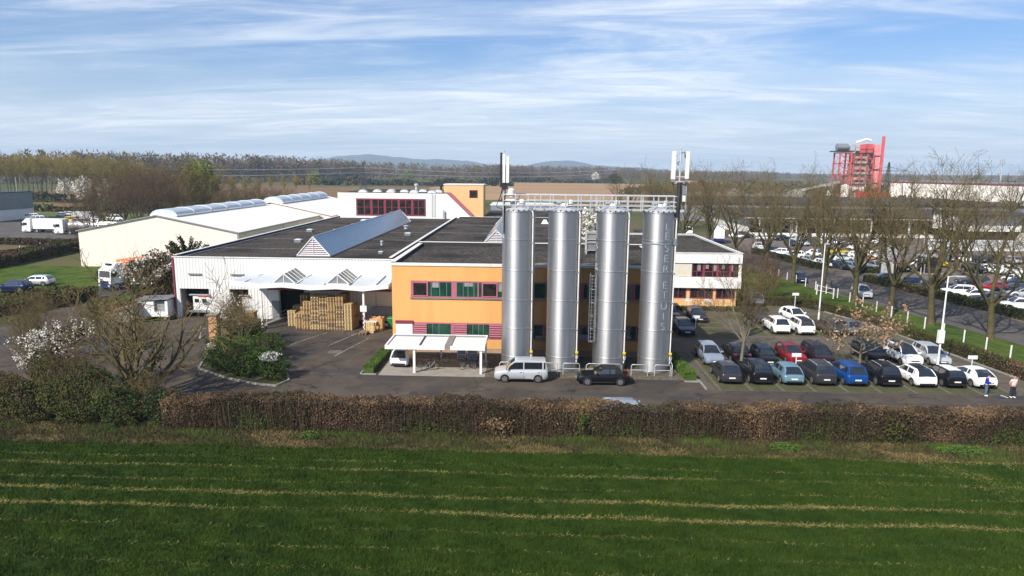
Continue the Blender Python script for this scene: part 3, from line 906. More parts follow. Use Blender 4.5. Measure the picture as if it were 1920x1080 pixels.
# ---------------------------------------------------------------- middle hall
mid = thing('middle_hall', 'low flat gravel roofed hall between the corrugated hall and the office wing', 'hall', (-15.6, 79.0, 0))
MB().box(-15.7, 5.5, 79.1, 146, 0, 7.0).build('wall', 'white_render', mid, world=True)
MB().poly([(-15.7, 79.05, 7.04), (5.5, 79.05, 7.04), (5.5, 146, 7.04), (-15.7, 146, 7.04)]).build('roof', 'gravel_roof', mid, world=True)
m = MB()
roof_upstand(m, [(-15.2, 145.8), (5.5, 145.8)], 7.0, .42, .3)
roof_upstand(m, [(5.4, 79.2), (5.4, 145.8)], 7.0, .42, .3)
m.build('parapet', ['bitumen', 'white_coping'], mid, world=True)
for yy in (98, 112, 128):
    MB().box(-15.3, 5.2, yy - .05, yy + .05, 7.04, 7.07).build('roof_joint', 'gravel_pale', mid, world=True)
gable_skylight(mid, -4.6, 92, 128, 4.0, 7.06, 2.3)
for (x, y) in ((2.8, 134),):
    MB().hexa([(x - .7, y - .7, 7.04), (x + .7, y - .7, 7.04), (x + .7, y + .7, 7.04), (x - .7, y + .7, 7.04)], [(x - .25, y - .25, 7.8), (x + .25, y - .25, 7.8), (x + .25, y + .25, 7.8), (x - .25, y + .25, 7.8)]).build('dome_light', 'white_metal', mid, world=True)

# ---------------------------------------------------------------- right office wing
wing = thing('office_wing', 'white two storey office wing with maroon ribbon windows and gravel roof beside the car park', 'office', (12.95, 86.5, 0))
WX0, WX1, WY0, WY1 = 13.0, 26.9, 86.5, 113.0
m = MB().mat(0).box(WX0, WX1, WY0, WY1, 5.95, 7.05).box(WX0, WX1, WY0, WY1, 2.75, 4.15).box(WX0, 20.75, WY0 + .25, WY1, 4.15, 5.95).box(20.75, WX1 - .25, WY0 + 4, WY1, 4.15, 5.95)
m.box(WX1 - .35, WX1, WY0 + .2, WY1, 4.15, 5.95)
m.mat(1).box(WX0, WX1 - .4, WY0 + .45, WY1, 0, 2.75)
m.build('wall', ['white_render', 'pale_orange'], wing, world=True)
MB().poly([(WX0, WY0, 7.06), (WX1, WY0, 7.06), (WX1, WY1, 7.06), (WX0, WY1, 7.06)]).build('roof', 'gravel_roof', wing, world=True)
m = MB()
roof_upstand(m, [(WX0, WY0 + .15), (WX1 - .1, WY0 + .15), (WX1 - .1, WY1), (WX0, WY1)], 7.06, .22, .3)
m.build('parapet', ['white_coping', 'white_coping'], wing, world=True)
m = MB().box(18.0, 20.6, WY0 + .14, WY0 + .25, 4.2, 5.9)
m.build('facade_panel', 'panel_white', wing, world=True)
window_strip(wing, 20.8, 26.5, WY0 + .3, 4.2, 5.9, 'maroon', 'glass_dark', [(21.3, .1), (22.15, .3), (23.3, .1), (23.9, .3), (24.7, .1), (25.5, .3)], (4.85,))
window_strip(wing, 17.3, 20.0, WY0 + .45, 1.45, 2.6, 'maroon', 'glass_dark', [(18.2, .1), (19.1, .1)])
window_strip(wing, 20.7, 23.4, WY0 + .45, 1.45, 2.6, 'maroon', 'glass_dark', [(21.6, .1), (22.5, .1)])
window_strip(wing, 24.0, 26.2, WY0 + .45, 1.45, 2.6, 'maroon', 'glass_dark', [(24.7, .1), (25.5, .1)])
b = MB()
for k in range(5):
    b.box(21.35 + k * 1.02, 21.75 + k * 1.02, WY0 + .272, WY0 + .286, 4.95 + .25 * (k % 2), 5.85)
b.build('window_blind', 'blind_grey', wing, world=True)
link = MB().box(12.95, 13.0, 80, 86.5, 0, 6).build('link_wall', 'white_render', wing, world=True)

# ---------------------------------------------------------------- upper white hall at the back with the slanted glass roof
up = thing('upper_hall', 'tall white rear hall with a row of maroon framed windows above the gravel roof', 'hall', (-41.2, 146.0, 0))
m = MB().prism_xz([(-41.3, 0), (-13.0, 0), (-13.0, 7.5), (-17.9, 12.2), (-41.3, 12.2)], 146.0, 172.0)
m.build('wall', 'white_render', up, world=True)
MB().poly([(-41.1, 146.2, 12.22), (-17.9, 146.2, 12.22), (-17.9, 172, 12.22), (-41.1, 172, 12.22)]).build('roof', 'gravel_roof', up, world=True)
window_strip(up, -37.1, -22.7, 146.0, 7.65, 10.75, 'maroon', 'glass_dark', [(-34.1, .5), (-31.2, .5), (-28.2, .5), (-25.3, .5), (-35.6, .16), (-32.6, .16), (-29.7, .16), (-26.7, .16), (-24.0, .16)], (9.2,), fw=.28)
m = MB()
for x in (-21.2, -20.5):
    m.box(x - .03, x + .03, 145.7, 145.76, 7.4, 12.6)
for k in range(12):
    m.box(-21.2, -20.5, 145.71, 145.75, 7.6 + k * .4, 7.65 + k * .4)
m.build('wall_ladder', 'galv', up, world=True)
# slanted end: orange glazing on the sloping face
m = MB().mat(0).poly([(-12.96, 146.3, 7.52), (-12.96, 152.5, 7.52), (-17.86, 152.5, 12.24), (-17.86, 146.3, 12.24)])
for k in range(9):
    t = k / 8
    yy = 146.35 + 6.1 * t
    m.mat(1).bar((-12.9, yy, 7.56), (-17.8, yy, 12.28), .08)
m.mat(2).poly([(-14.6, 147.9, 9.12), (-14.6, 149.4, 9.12), (-15.9, 149.4, 10.37), (-15.9, 147.9, 10.37)])
m.build('slanted_glazing', ['pale_orange', 'maroon_pale', 'glass_dark'], up, world=True)
rv = random.Random(5)
for (x, y) in ((-36.5, 149), (-34.0, 152), (-31.5, 155), (-30.5, 149.5), (-28.0, 152), (-25.5, 150), (-24.5, 156), (-21.5, 149.5), (-20.6, 153)):
    MB().mat(0).box(x - .9, x + .9, y - .9, y + .9, 12.22, 12.42).mat(1).lathe([(.95, 12.42), (.85, 12.62), (.45, 12.76), (.02, 12.8)], (x, y, 0), 12).build('roof_dome', ['white_metal', 'dome_glass'], up, world=True, smooth=50)
for (x, y, h, mm) in ((-25.2, 151, 2.0, 'galv'), (-20.4, 156, 1.8, 'dark_metal')):
    MB().lathe([(.28, 12.2), (.28, 12.2 + h * .7), (.5, 12.2 + h * .75), (.5, 12.2 + h * .9), (.1, 12.2 + h)], (x, y, 0), 12).build('flue', mm, up, world=True)
MB().tube([(-18.6, 145.5, 7.1), (-18.6, 145.5, 8.8)], .18, 10).build('wall_flue', 'galv', up, world=True)

tower = thing('stair_tower', 'pale orange stair tower with one small dark window beside the white rear hall', 'tower', (-15, 153, 0))
MB().box(-19.4, -10.6, 153.0, 160.0, 0, 13.9).build('wall', 'pale_orange', tower, world=True)
MB().box(-19.5, -10.5, 152.9, 160.1, 13.9, 14.1).build('parapet', 'white_coping', tower, world=True)
window_strip(tower, -13.6, -12.0, 153.0, 11.2, 12.7, 'maroon', 'glass_dark', [])

rear = thing('rear_extension', 'low grey flat roofed extension behind the stair tower and the left silo', 'building', (0, 150, 0))
MB().box(-10.4, 7.5, 150, 176, 0, 7.0).build('wall', 'white_render', rear, world=True)
MB().poly([(-10.4, 150, 7.03), (7.5, 150, 7.03), (7.5, 176, 7.03), (-10.4, 176, 7.03)]).build('roof', 'gravel_roof', rear, world=True)
MB().box(-10.4, 6.0, 178, 192, 0, 8.2).build('rear_wall', 'grey_cladding', rear, world=True)
MB().box(-10.6, 6.2, 177.9, 192.2, 8.2, 8.4).build('eaves', 'white_coping', rear, world=True)

# ---------------------------------------------------------------- cream warehouse on the left
wh = thing('warehouse', 'long cream gabled warehouse with barrel rooflights along its white ridge', 'warehouse', (-64.4, 116, 0))
m = MB().mat(0).prism_xz([(-78.3, 0), (-50.5, 0), (-50.5, 6.15), (-64.4, 8.9), (-78.3, 6.15)], 116, 162)
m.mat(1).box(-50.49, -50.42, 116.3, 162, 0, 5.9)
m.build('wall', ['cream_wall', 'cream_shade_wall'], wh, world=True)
m = MB()
for (xa, xb) in ((-50.2, -64.4), (-78.6, -64.4)):
    za, zb = 6.12, 8.95
    q = [(xa, 115.8, za), (xa, 162, za), (xb, 162, zb), (xb, 115.8, zb)]
    m.hexa(q if xa > xb else q[::-1], [(p[0], p[1], p[2] + .12) for p in (q if xa > xb else q[::-1])])
m.build('roof', 'white_roof', wh, world=True)
m = MB().mat(0).bar((-50.15, 115.8, 6.1), (-50.15, 162, 6.1), .16, .2).mat(1).tube([(-50.3, 116, 6.1), (-50.3, 116, 0)], .09, 8).tube([(-50.3, 138, 6.1), (-50.3, 138, 2)], .09, 8)
m.mat(0).bar((-78.6, 115.76, 6.2), (-64.4, 115.76, 9.02), .06, .2).bar((-64.4, 115.76, 9.02), (-50.2, 115.76, 6.2), .06, .2)
m.build('gutter', ['grey_metal', 'galv'], wh, world=True)


def barrel_lights(parent, x, y0, n, ln, z, w=4.6, h=.95):
    for k in range(n):
        m = MB()
        ya, yb = y0 + k * ln, y0 + k * ln + ln - .6
        pr = [(w / 2 * math.cos(a), h * math.sin(a)) for a in [i * math.pi / 10 for i in range(11)]]
        m.mat(0).prism_xz([(x + p[0], z + p[1]) for p in pr], ya, yb)
        m.mat(1).prism_xz([(x + p[0] * 1.03, z + p[1] * 1.06) for p in pr], yb, yb + .22)
        m.mat(1).box(x - w / 2 - .08, x + w / 2 + .08, ya - .1, yb + .1, z - .28, z + .02)
        m.build('barrel_rooflight', ['dome_glass', 'white_metal'], parent, world=True, smooth=40)


barrel_lights(wh, -64.4, 118.5, 6, 6.9, 9.0)
MB().box(-62.5, -60.0, 115.94, 116.02, 1.5, 3.2).build('window', 'glass_dark', wh, world=True)
wh2 = thing('warehouse', 'rear section of the cream warehouse with its own barrel rooflights', 'warehouse', (-60.5, 163, 0))
m = MB().prism_xz([(-76, 0), (-47.6, 0), (-47.6, 5.9), (-62, 8.9), (-76, 6.0)], 162.4, 205)
m.build('wall', 'cream_wall', wh2, world=True)
m = MB()
for (xa, xb) in ((-47.3, -62), (-76.4, -62)):
    q = [(xa, 162.1, 6.0), (xa, 205, 6.0), (xb, 205, 9.1), (xb, 162.1, 9.1)]
    m.hexa(q if xa > xb else q[::-1], [(p[0], p[1], p[2] + .12) for p in (q if xa > xb else q[::-1])])
m.build('roof', 'white_roof', wh2, world=True)
barrel_lights(wh2, -62, 163.5, 5, 7.4, 9.15, 4.8, 1.25)
ex = thing('rear_shed', 'low grey shed with a dark roof behind the cream warehouse', 'shed', (-50, 215, 0))
MB().box(-62, -35, 212, 240, 0, 7.6).build('wall', 'grey_cladding', ex, world=True)
MB().box(-62.3, -34.7, 211.7, 240.3, 7.6, 7.9).build('roof', 'bitumen', ex, world=True)
MB().box(-44, -38, 209, 211.6, 5.5, 8.6).build('roof_unit', 'white_metal', ex, world=True)

# small bunkers beside the loading bay
shed = thing('yard_bunker', 'low brown roofed concrete bunker at the edge of the loading yard', 'shed', (-46.0, 74.2, 0))
MB().mat(0).hexa([(-1.2, -.9, 0), (1.4, -.2, 0), (1.3, 1.6, 0), (-1.2, 1.2, 0)], [(-1.2, -.9, 1.0), (1.4, -.2, 1.8), (1.3, 1.6, 1.9), (-1.2, 1.2, 1.1)]).build('wall', 'concrete', shed)
MB().hexa([(-1.45, -1.1, 1.02), (1.55, -.35, 1.82), (1.45, 1.8, 1.92), (-1.4, 1.4, 1.12)], [(-1.45, -1.1, 1.12), (1.55, -.35, 1.92), (1.45, 1.8, 2.02), (-1.4, 1.4, 1.22)]).build('roof', 'wood_old', shed)
con = thing('tool_container', 'white steel container with an open hatch beside the loading bay wall', 'container', (-43.0, 76.4, 0))
m = MB().box(-1.9, .0, -.9, .9, .35, 2.2).box(.0, 1.6, -.9, .9, .35, .9).box(.0, 1.6, .6, .9, .9, 2.2).box(1.3, 1.6, -.9, .9, .9, 2.2)
m.build('box', 'white_metal', con)
MB().hexa([(-2.1, -1.1, 2.2), (1.9, -1.1, 2.4), (1.9, 1.1, 2.5), (-2.1, 1.1, 2.3)], [(-2.1, -1.1, 2.3), (1.9, -1.1, 2.5), (1.9, 1.1, 2.6), (-2.1, 1.1, 2.4)]).build('lid', 'grey_metal', con)
MB().box(.05, 1.28, -.6, .58, .92, 2.1).build('opening', 'blind_grey', con)
MB().box(-1.7, -1.4, -.8, .8, 0, .35).box(1.0, 1.3, -.8, .8, 0, .35).build('foot', 'concrete', con)
gp = thing('gate_pillar', 'weathered orange rendered pillar at the corner of the planted island', 'pillar', (-30.4, 63.6, 0))
MB().hexa([(-.42, -.42, 0), (.42, -.42, 0), (.42, .42, 0), (-.42, .42, 0)], [(-.40, -.40, 3.3), (.40, -.40, 3.3), (.40, .40, 3.3), (-.40, .40, 3.3)]).build('shaft', 'orange_pillar_paint', gp)
MB().box(-.5, .5, -.5, .5, 3.3, 3.42).build('cap', 'concrete', gp)

# ================================================================== SILOS
m = pmat('silo_metal', (0.47, 0.475, 0.48), 0.38, 0.88, col2=(0.30, 0.305, 0.315), scale=0.9, detail=8, lo=0.38, hi=0.78, stretch=(2.6, 2.6, 0.14), bump=0.10, bscale=0.7)
nt = m.node_tree
b = nt.nodes['Principled BSDF']
t = nt.nodes.new('ShaderNodeTexCoord')
mp = nt.nodes.new('ShaderNodeMapping')
mp.inputs['Scale'].default_value = (1, 1, 9)
nz = nt.nodes.new('ShaderNodeTexNoise')
nz.inputs['Scale'].default_value = 1.2
nz.inputs['Detail'].default_value = 6
nt.links.new(t.outputs['Object'], mp.inputs['Vector'])
nt.links.new(mp.outputs[0], nz.inputs['Vector'])
mr = nt.nodes.new('ShaderNodeMapRange')
mr.inputs['To Min'].default_value = 0.44
mr.inputs['To Max'].default_value = 0.62
nt.links.new(nz.outputs['Fac'], mr.inputs['Value'])
nt.links.new(mr.outputs[0], b.inputs['Roughness'])

b.inputs['Anisotropic'].default_value = 0.7
tg = nt.nodes.new('ShaderNodeTangent')
tg.direction_type = 'RADIAL'
tg.axis = 'Z'
nt.links.new(tg.outputs[0], b.inputs['Tangent'])
b.inputs['Anisotropic Rotation'].default_value = 0.25
SR, SH, SY = 1.43, 14.0, 59.2
SX = [-1.02, 2.97, 7.12, 11.13]


def text_on_silo(word_zs, ang0, r, size, parent):
    """upright letters one above the other, bent round the shell"""
    m = MB()
    for ch, z in word_zs:
        cu = bpy.data.curves.new('t', 'FONT')
        cu.body = ch
        cu.size = size
        cu.align_x = 'CENTER'
        cu.align_y = 'CENTER'
        cu.extrude = 0.012
        cu.offset = -0.021
        ob = bpy.data.objects.new('t', cu)
        C.objects.link(ob)
        dg = bpy.context.evaluated_depsgraph_get()
        me = bpy.data.meshes.new_from_object(ob.evaluated_get(dg))
        base = len(m.v)
        for v in me.vertices:
            a = ang0 + v.co.x / r
            rr_ = r + 0.002 + (v.co.z + 0.012)
            m.v.append((math.sin(a) * rr_, -math.cos(a) * rr_, z + v.co.y * .92))
        for p in me.polygons:
            m.face([base + i for i in p.vertices])
        bpy.data.objects.remove(ob)
        bpy.data.meshes.remove(me)
        bpy.data.curves.remove(cu)
    return m.build('lettering', 'letter_grey', parent)


silo_lbl = ['first tall steel silo on the left, under the slim twin antenna', 'second tall steel silo from the left, plain shell, behind the gap of van and convertible',
            'third tall steel silo, beside the caged ladder and behind the black convertible', 'rightmost tall steel silo with clear vertical lettering and mast clamp band']
for i, x in enumerate(SX):
    s = thing('silo', silo_lbl[i], 'silo', (x, SY, 0), 0, 'row of four steel silos')
    seams = [1.25, 3.8, 6.3, 8.9, 11.55]
    prof = [(SR + .02, 0), (SR + .02, .12), (SR, .125)]
    for z in seams:
        prof += [(SR, z - .055), (SR + .03, z - .045), (SR + .03, z + .02), (SR, z + .05)]
    prof += [(SR, SH - .12), (SR + .05, SH - .11), (SR + .05, SH)]
    sh = MB().lathe(prof, n=72, close=False).build('shell', 'silo_metal', s, smooth=25)
    MB().lathe([(SR + .05, SH), (.55, SH + .42), (.5, SH + .62), (.02, SH + .64)], n=40, close=False).build('roof_cone', 'galv', s, smooth=30)
    # filling pipe on the right front
    a = R(52)
    px, py = math.sin(a) * (SR + .13), -math.cos(a) * (SR + .13)
    top = (px * .8, py * .8, SH - .25)
    MB().tube([(px * .86, py * .86, SH - .12), (px * .95, py * .95, SH - .05), (px, py, SH - .3), (px, py, .75)], .062, 8).build('filling_pipe', 'white_coping', s, smooth=60)
    k = MB()
    for z in (1.0, 3.6, 6.1, 8.7, 11.2, 13.4):
        k.box(px - .2, px + .1, py - .07, py + .16, z, z + .1)
    k.build('pipe_clamp', 'alu', s)
    MB().box(px - .13, px + .13, py - .15, py - .09, 1.58, 1.78).build('warning_tag', 'yellow_tag', s)
    MB().tube([(px, py, 1.5), (px + .1, py - .3, 1.35), (px + .02, py - .32, 1.1)], .07, 8).build('filling_coupling', 'alu', s)
    # filter box on the lid, clutter of rim bolts
    MB().lathe([(.27, SH + .45), (.27, SH + .85), (.22, SH + .93), (.05, SH + .94)], (.25 + .15 * (i % 2), -.5, 0), 14).build('filter_box', 'antenna_white', s)
    MB().box(-.75, -.35, -.3, .1, SH + .4, SH + .75).build('fan_housing', 'galv', s)
    k = MB()
    for q in range(20):
        aa = 2 * math.pi * q / 20
        k.box(math.sin(aa) * SR - .06, math.sin(aa) * SR + .06, -math.cos(aa) * SR - .06, -math.cos(aa) * SR + .06, SH - .05, SH + .07)
    k.build('rim_bolt', 'dark_metal', s)
    if i == 3:
        zs = [12.75, 11.95, 10.95, 10.05, 9.15, 7.75, 6.9, 5.95, 5.05, 4.15]
        text_on_silo(list(zip('LESERETUIS', zs)), R(17), SR, 1.02, s)
        MB().lathe([(SR, 11.25), (SR + .035, 11.26), (SR + .035, 11.36), (SR, 11.37)], n=48, close=False).build('mast_band', 'grey_metal', s)
        MB().box(SR * .72, SR * .9, -SR * .75, -SR * .55, 11.2, 11.75).build('mast_bracket', 'alu', s)
    if i == 2:
        zs = [12.75, 11.95, 10.95, 10.05, 9.15, 7.75, 6.9, 5.95, 5.05, 4.15]
        text_on_silo(list(zip('LESERETUIS', zs)), R(-74), SR, 1.02, s)

# ---------------------------------------------------------------- catwalk along the silo tops
cw = thing('silo_catwalk', 'galvanised catwalk with tubular handrails along the tops of the four silos', 'catwalk', (5, SY, SH))
m = MB()
for (xa, xb) in ((-2.35, 12.45),):
    m.box(xa - 5, xb - 5, -.55, -.47, .02, .14).box(xa - 5, xb - 5, .47, .55, .02, .14)
    x = xa
    while x < xb:
        m.box(x - 5, x - 5 + .05, -.47, .47, .08, .11)
        x += .22
m.build('deck', 'galv', cw)
m = MB()
for y in (-1.0, 1.0):
    for z in (.42, .78, 1.28):
        m.tube([(-7.35, y, z + .02), (7.45, y, z + .02)], .04 if z < 1 else .045, 6)
for x in (-7.35, 7.45):
    for z in (.42, .78, 1.28):
        m.tube([(x, -1.0, z), (x, 1.0, z)], .026, 6)
m.build('handrail', 'galv', cw)
for y in (-1.0, 1.0):
    for x in np.linspace(-7.35, 7.45, 15 if y < 0 else 12):
        MB().box(x - .042, x + .042, y - .042, y + .042, 0.02, 1.28).build('rail_post', 'galv', cw)
m = MB()
for k in range(7):
    a = R(-90 + 30 * k)
    m.tube([(.55 + .42 * math.sin(a), -.1 + .42 * math.cos(a), .3), (.55 + .42 * math.sin(a), -.1 + .42 * math.cos(a), 1.25)], .02, 5)
m.build('ladder_hoop', 'galv', cw)

# ---------------------------------------------------------------- caged ladder between the middle silos
ld = thing('caged_ladder', 'galvanised caged ladder hanging between the second and third silo', 'ladder', (5.5, 58.4, 2.5))
m = MB()
for x in (-.25, .25):
    m.box(x - .025, x + .025, .02, .07, 0, 6.2)
for k in range(20):
    m.tube([(-.25, .05, .2 + k * .3), (.25, .05, .2 + k * .3)], .016, 5)
m.build('rungs', 'grey_metal', ld)
m = MB()
for z in np.linspace(.2, 6.0, 6):
    m.tube([(.3 * math.sin(R(a)), .05 - .55 * math.cos(R(a)), z) for a in range(-95, 96, 19)], .022, 5)
for a in (-80, -30, 30, 80):
    m.box(.3 * math.sin(R(a)) - .018, .3 * math.sin(R(a)) + .018, .05 - .55 * math.cos(R(a)) - .018, .05 - .55 * math.cos(R(a)) + .018, .2, 6.0)
m.build('cage', 'grey_metal', ld)

# ---------------------------------------------------------------- antennas
an = thing('antenna_mast', 'left antenna mast with slim upright panels and dangling cables on the first silo', 'antenna', (-2.3, 58.5, 0))
MB().tube([(0, 0, 11.2), (0, 0, 19.0)], .075, 8).build('mast', 'galv', an)
MB().box(-.33, -.17, -.2, .0, 15.9, 18.8).build('panel_antenna', 'dark_metal', an)
MB().box(-.12, .1, -.3, -.1, 16.3, 18.7).build('panel_antenna', 'antenna_white', an)
MB().box(.16, .42, -.2, .05, 16.3, 18.5).build('panel_antenna', 'antenna_white', an)
m = MB()
m.tube([(-.1, 0, 18.7), (-.22, -.12, 18.8), (-.26, -.12, 18.4), (-.1, -.1, 16.1), (-.28, -.1, 15.2), (-.06, -.05, 14.6)], .035, 6)
m.tube([(.05, -.05, 16.3), (-.12, -.12, 15.6), (-.42, -.1, 14.9), (-.62, -.1, 14.4), (-.55, 0, 14.2), (-.1, 0, 14.1)], .03, 6)
m.tube([(.1, -.08, 16.2), (.12, -.1, 15.4), (.02, -.1, 14.2), (0, -.1, 12)], .05, 6)
m.build('cable', 'dark_metal', an)
MB().box(-.15, .32, -.16, .1, 15.75, 16.25).build('radio_unit', 'dark_metal', an)
MB().lathe([(.26, 15.1), (.3, 15.3), (.3, 15.7), (.12, 15.85)], (.62, 0, 0), 12).box(.2, .9, -.12, .12, 14.75, 14.95).build('radio_unit', 'antenna_white', an)
MB().box(-.1, .1, -.12, .12, 11.3, 11.6).box(-.1, .6, -.1, .1, 14.1, 14.3).box(-.1, .9, -.05, .05, 15.2, 15.3).build('mast_clamp', 'grey_metal', an)
an = thing('antenna_mast', 'right antenna mast with two broad white panels above the lettered silo', 'antenna', (12.45, 58.4, 0))
MB().tube([(0, 0, 11.2), (0, 0, 19.3)], .075, 8).build('mast', 'galv', an)
for (x, w) in ((-.58, .34), (.56, .30)):
    p = MB().box(x - w / 2, x + w / 2, -.2, .0, 16.75 if x < 0 else 16.8, 19.05).build('panel_antenna', 'antenna_white', an)
    MB().box(x - w / 2 + .02, x + w / 2 - .02, -.18, -.02, 16.5, 16.74).build('connector_tray', 'grey_metal', p)
m = MB()
m.tube([(-.6, -.1, 16.55), (-.5, -.1, 16.25), (-.15, -.1, 16.4), (-.05, -.08, 16.0)], .07, 6)
m.tube([(.6, -.1, 16.55), (.5, -.1, 16.25), (.15, -.1, 16.4), (.05, -.08, 16.0)], .07, 6)
m.tube([(.0, -.1, 16.5), (.0, -.12, 15.4), (-.05, -.12, 14.4), (0, -.05, 12.2)], [.2, .2, .22, .06], 8)
m.tube([(.05, -.1, 18.9), (.3, -.1, 19.0), (.35, -.1, 18.5)], .04, 6)
m.tube([(-.1, -.1, 18.2), (-.3, -.1, 18.1), (-.15, -.1, 17.9)], .04, 6)
m.build('cable', 'dark_metal', an)
MB().box(.3, .55, -.1, .1, 14.9, 15.4).build('radio_unit', 'antenna_white', an)
MB().box(.25, .6, -.1, .15, 15.5, 16.3).build('radio_unit', 'grey_metal', an)
MB().box(-.6, .6, -.05, .02, 16.9, 17.0).box(-.6, .6, -.05, .02, 18.6, 18.7).box(-.4, .5, -.2, .3, 14.0, 14.2).box(-.25, .1, -.1, .1, 11.2, 11.5).build('mast_clamp', 'galv', an)
MB().tube([(.6, -.1, 14.2), (.6, -.1, 16.2), (.1, -.1, 16.25)], .02, 5).build('guard_rail', 'galv', an)

# ---------------------------------------------------------------- tubular guard rails at the silo feet
gr_lbl = ['bent tube guard rail half hidden behind the bonnet of the silver van', 'bent tube guard rail right behind the tail of the silver van',
          'bent tube guard rail between silver van and black convertible', 'bent tube guard rail behind the roof of the black convertible',
          'bent tube guard rail standing before the lettered silo, left one', 'bent tube guard rail standing before the lettered silo, right one', 'short guard rail turned sideways at the clipped green strip']
for i, (x0, x1, y0, y1) in enumerate([(-2.5, .1, 57.0, 57.0), (1.2, 2.5, 57.0, 57.0), (3.0, 4.4, 57.0, 57.0), (5.0, 8.0, 57.0, 57.0), (8.85, 10.25, 56.95, 56.95), (10.85, 12.2, 56.95, 56.95), (12.35, 12.5, 57.0, 58.9)]):
    g = thing('guard_rail', gr_lbl[i], 'guard rail', (x0, y0, 0), 0, 'tube guard rails at the silo feet')
    dx, dy = x1 - x0, y1 - y0
    MB().tube([(0, 0, 0), (0, 0, .88), (dx * .06, dy * .06, 1.0), (dx * .94, dy * .94, 1.0), (dx, dy, .88), (dx, dy, 0)], .035, 8).build('hoop', 'galv', g, smooth=60)
    MB().tube([(0, 0, .52), (dx, dy, .52)], .028, 8).build('crossbar', 'galv', g)

# ---------------------------------------------------------------- bicycle shelter / carport
cp = thing('carport', 'white flat roofed carport and bicycle shelter in front of the orange wall', 'carport', (-12.3, 56.7, 0))
CX0, CX1, CY0, CY1, CZ = -12.35, -3.75, 56.5, 60.5, 2.12
m = MB().box(CX0, -7.2, CY0, CY0 + .12, CZ, CZ + .34).box(-6.72, CX1, CY0, CY0 + .12, CZ, CZ + .34)
m.box(CX0, CX0 + .12, CY0 + .12, CY1, CZ, CZ + .34).box(CX1 - .12, CX1, CY0 + .12, CY1, CZ, CZ + .34).box(CX0, CX1, CY1, CY1 + .1, CZ, CZ + .36)
m.build('fascia', 'white_metal', cp, world=True)
m = MB().mat(0).box(CX0 + .12, -7.25, CY0 + .13, CY1, CZ + .1, CZ + .2).box(-6.7, CX1 - .12, CY0 + .13, CY1, CZ + .1, CZ + .2)
m.mat(1).box(-9.5, -9.35, CY0 + .15, CY1 - .05, CZ + .19, CZ + .26)
m.build('roof_panel', ['white_roof', 'dark_metal'], cp, world=True)
MB().box(-7.24, -6.7, CY0 + .02, CY1 - .02, CZ + .12, CZ + .3).build('gutter_box', 'grey_metal', cp, world=True)
m = MB().box(CX0 + .14, CX1 - .14, CY1 - .25, CY1 - .02, CZ + .2, CZ + .3)
m.build('rear_gutter', 'grey_metal', cp, world=True)
for x in (-9.85, -4.1):
    MB().box(x - .1, x + .1, CY0 + .1, CY0 + .3, 0.01, CZ).build('post', 'white_metal', cp, world=True)
for x in (-12.1, -8.0, -3.9):
    MB().box(x - .08, x + .08, CY1 - .2, CY1 - .04, 0.01, CZ).build('post', 'white_metal', cp, world=True)

cab_lbl = ['low grey ventilation cabinet under the carport', 'tall grey ventilation cabinet under the carport beside the lower one']
for i, (x, h, w) in enumerate([(-6.2, 1.05, .8), (-5.2, 1.35, .95)]):
    c = thing('ventilation_cabinet', cab_lbl[i], 'cabinet', (x, 61.2, 0), 0, 'cabinets under the carport')
    MB().box(-w / 2, w / 2, -.3, .3, 0.1, h).build('box', 'galv', c)
    MB().box(-w / 2 + .08, w / 2 - .08, -.32, -.302, .18, h / 2 - .04).build('grille', 'grey_metal', c)
    MB().box(-w / 2 + .08, w / 2 - .08, -.32, -.302, h / 2 + .04, h - .08).build('grille', 'grey_metal', c)
    MB().box(-w / 2, w / 2, -.25, .25, 0, .1).build('base', 'concrete', c)


def bicycle(x, y, rz, lean, label, frame):
    b_ = thing('bicycle', label, 'bicycle', (x, y, 0.012), rz, 'bicycles under the carport')
    b_.rotation_euler = (lean, 0, rz)
    for wx in (-.52, .52):
        w = MB()
        w.tube([(wx + .33 * math.cos(a), 0, .34 + .33 * math.sin(a)) for a in [i * math.pi / 12 for i in range(25)]], .022, 6, cap=False)
        w.mat(1)
        for k in range(8):
            a = k * math.pi / 8
            w.tube([(wx + .32 * math.cos(a), 0, .34 + .32 * math.sin(a)), (wx - .32 * math.cos(a), 0, .34 - .32 * math.sin(a))], .004, 3)
        w.build('wheel', ['dark_metal', 'galv'], b_)
    f = MB()
    f.tube([(-.52, 0, .34), (-.05, 0, .30), (.36, 0, .78), (-.16, 0, .80), (-.05, 0, .30)], .024, 6)
    f.tube([(-.52, 0, .34), (-.16, 0, .78)], .016, 6).tube([(.52, 0, .34), (.36, 0, .80), (.33, 0, .95)], .02, 6).tube([(-.16, 0, .78), (-.2, 0, .95)], .018, 6)
    f.build('frame', frame, b_)
    MB().tube([(.33, -.28, 1.0), (.36, 0, .97), (.33, .28, 1.0)], .016, 6).build('handlebar', 'dark_metal', b_)
    MB().hexa([(-.34, -.08, .95), (-.1, -.03, .95), (-.1, .03, .95), (-.34, .08, .95)], [(-.34, -.08, 1.0), (-.1, -.02, 1.0), (-.1, .02, 1.0), (-.34, .08, 1.0)]).build('saddle', 'dark_metal', b_)
    MB().lathe([(.1, -.02), (.1, .02)], (-.05, 0, .30), 12, 'y').build('chainring', 'grey_metal', b_)


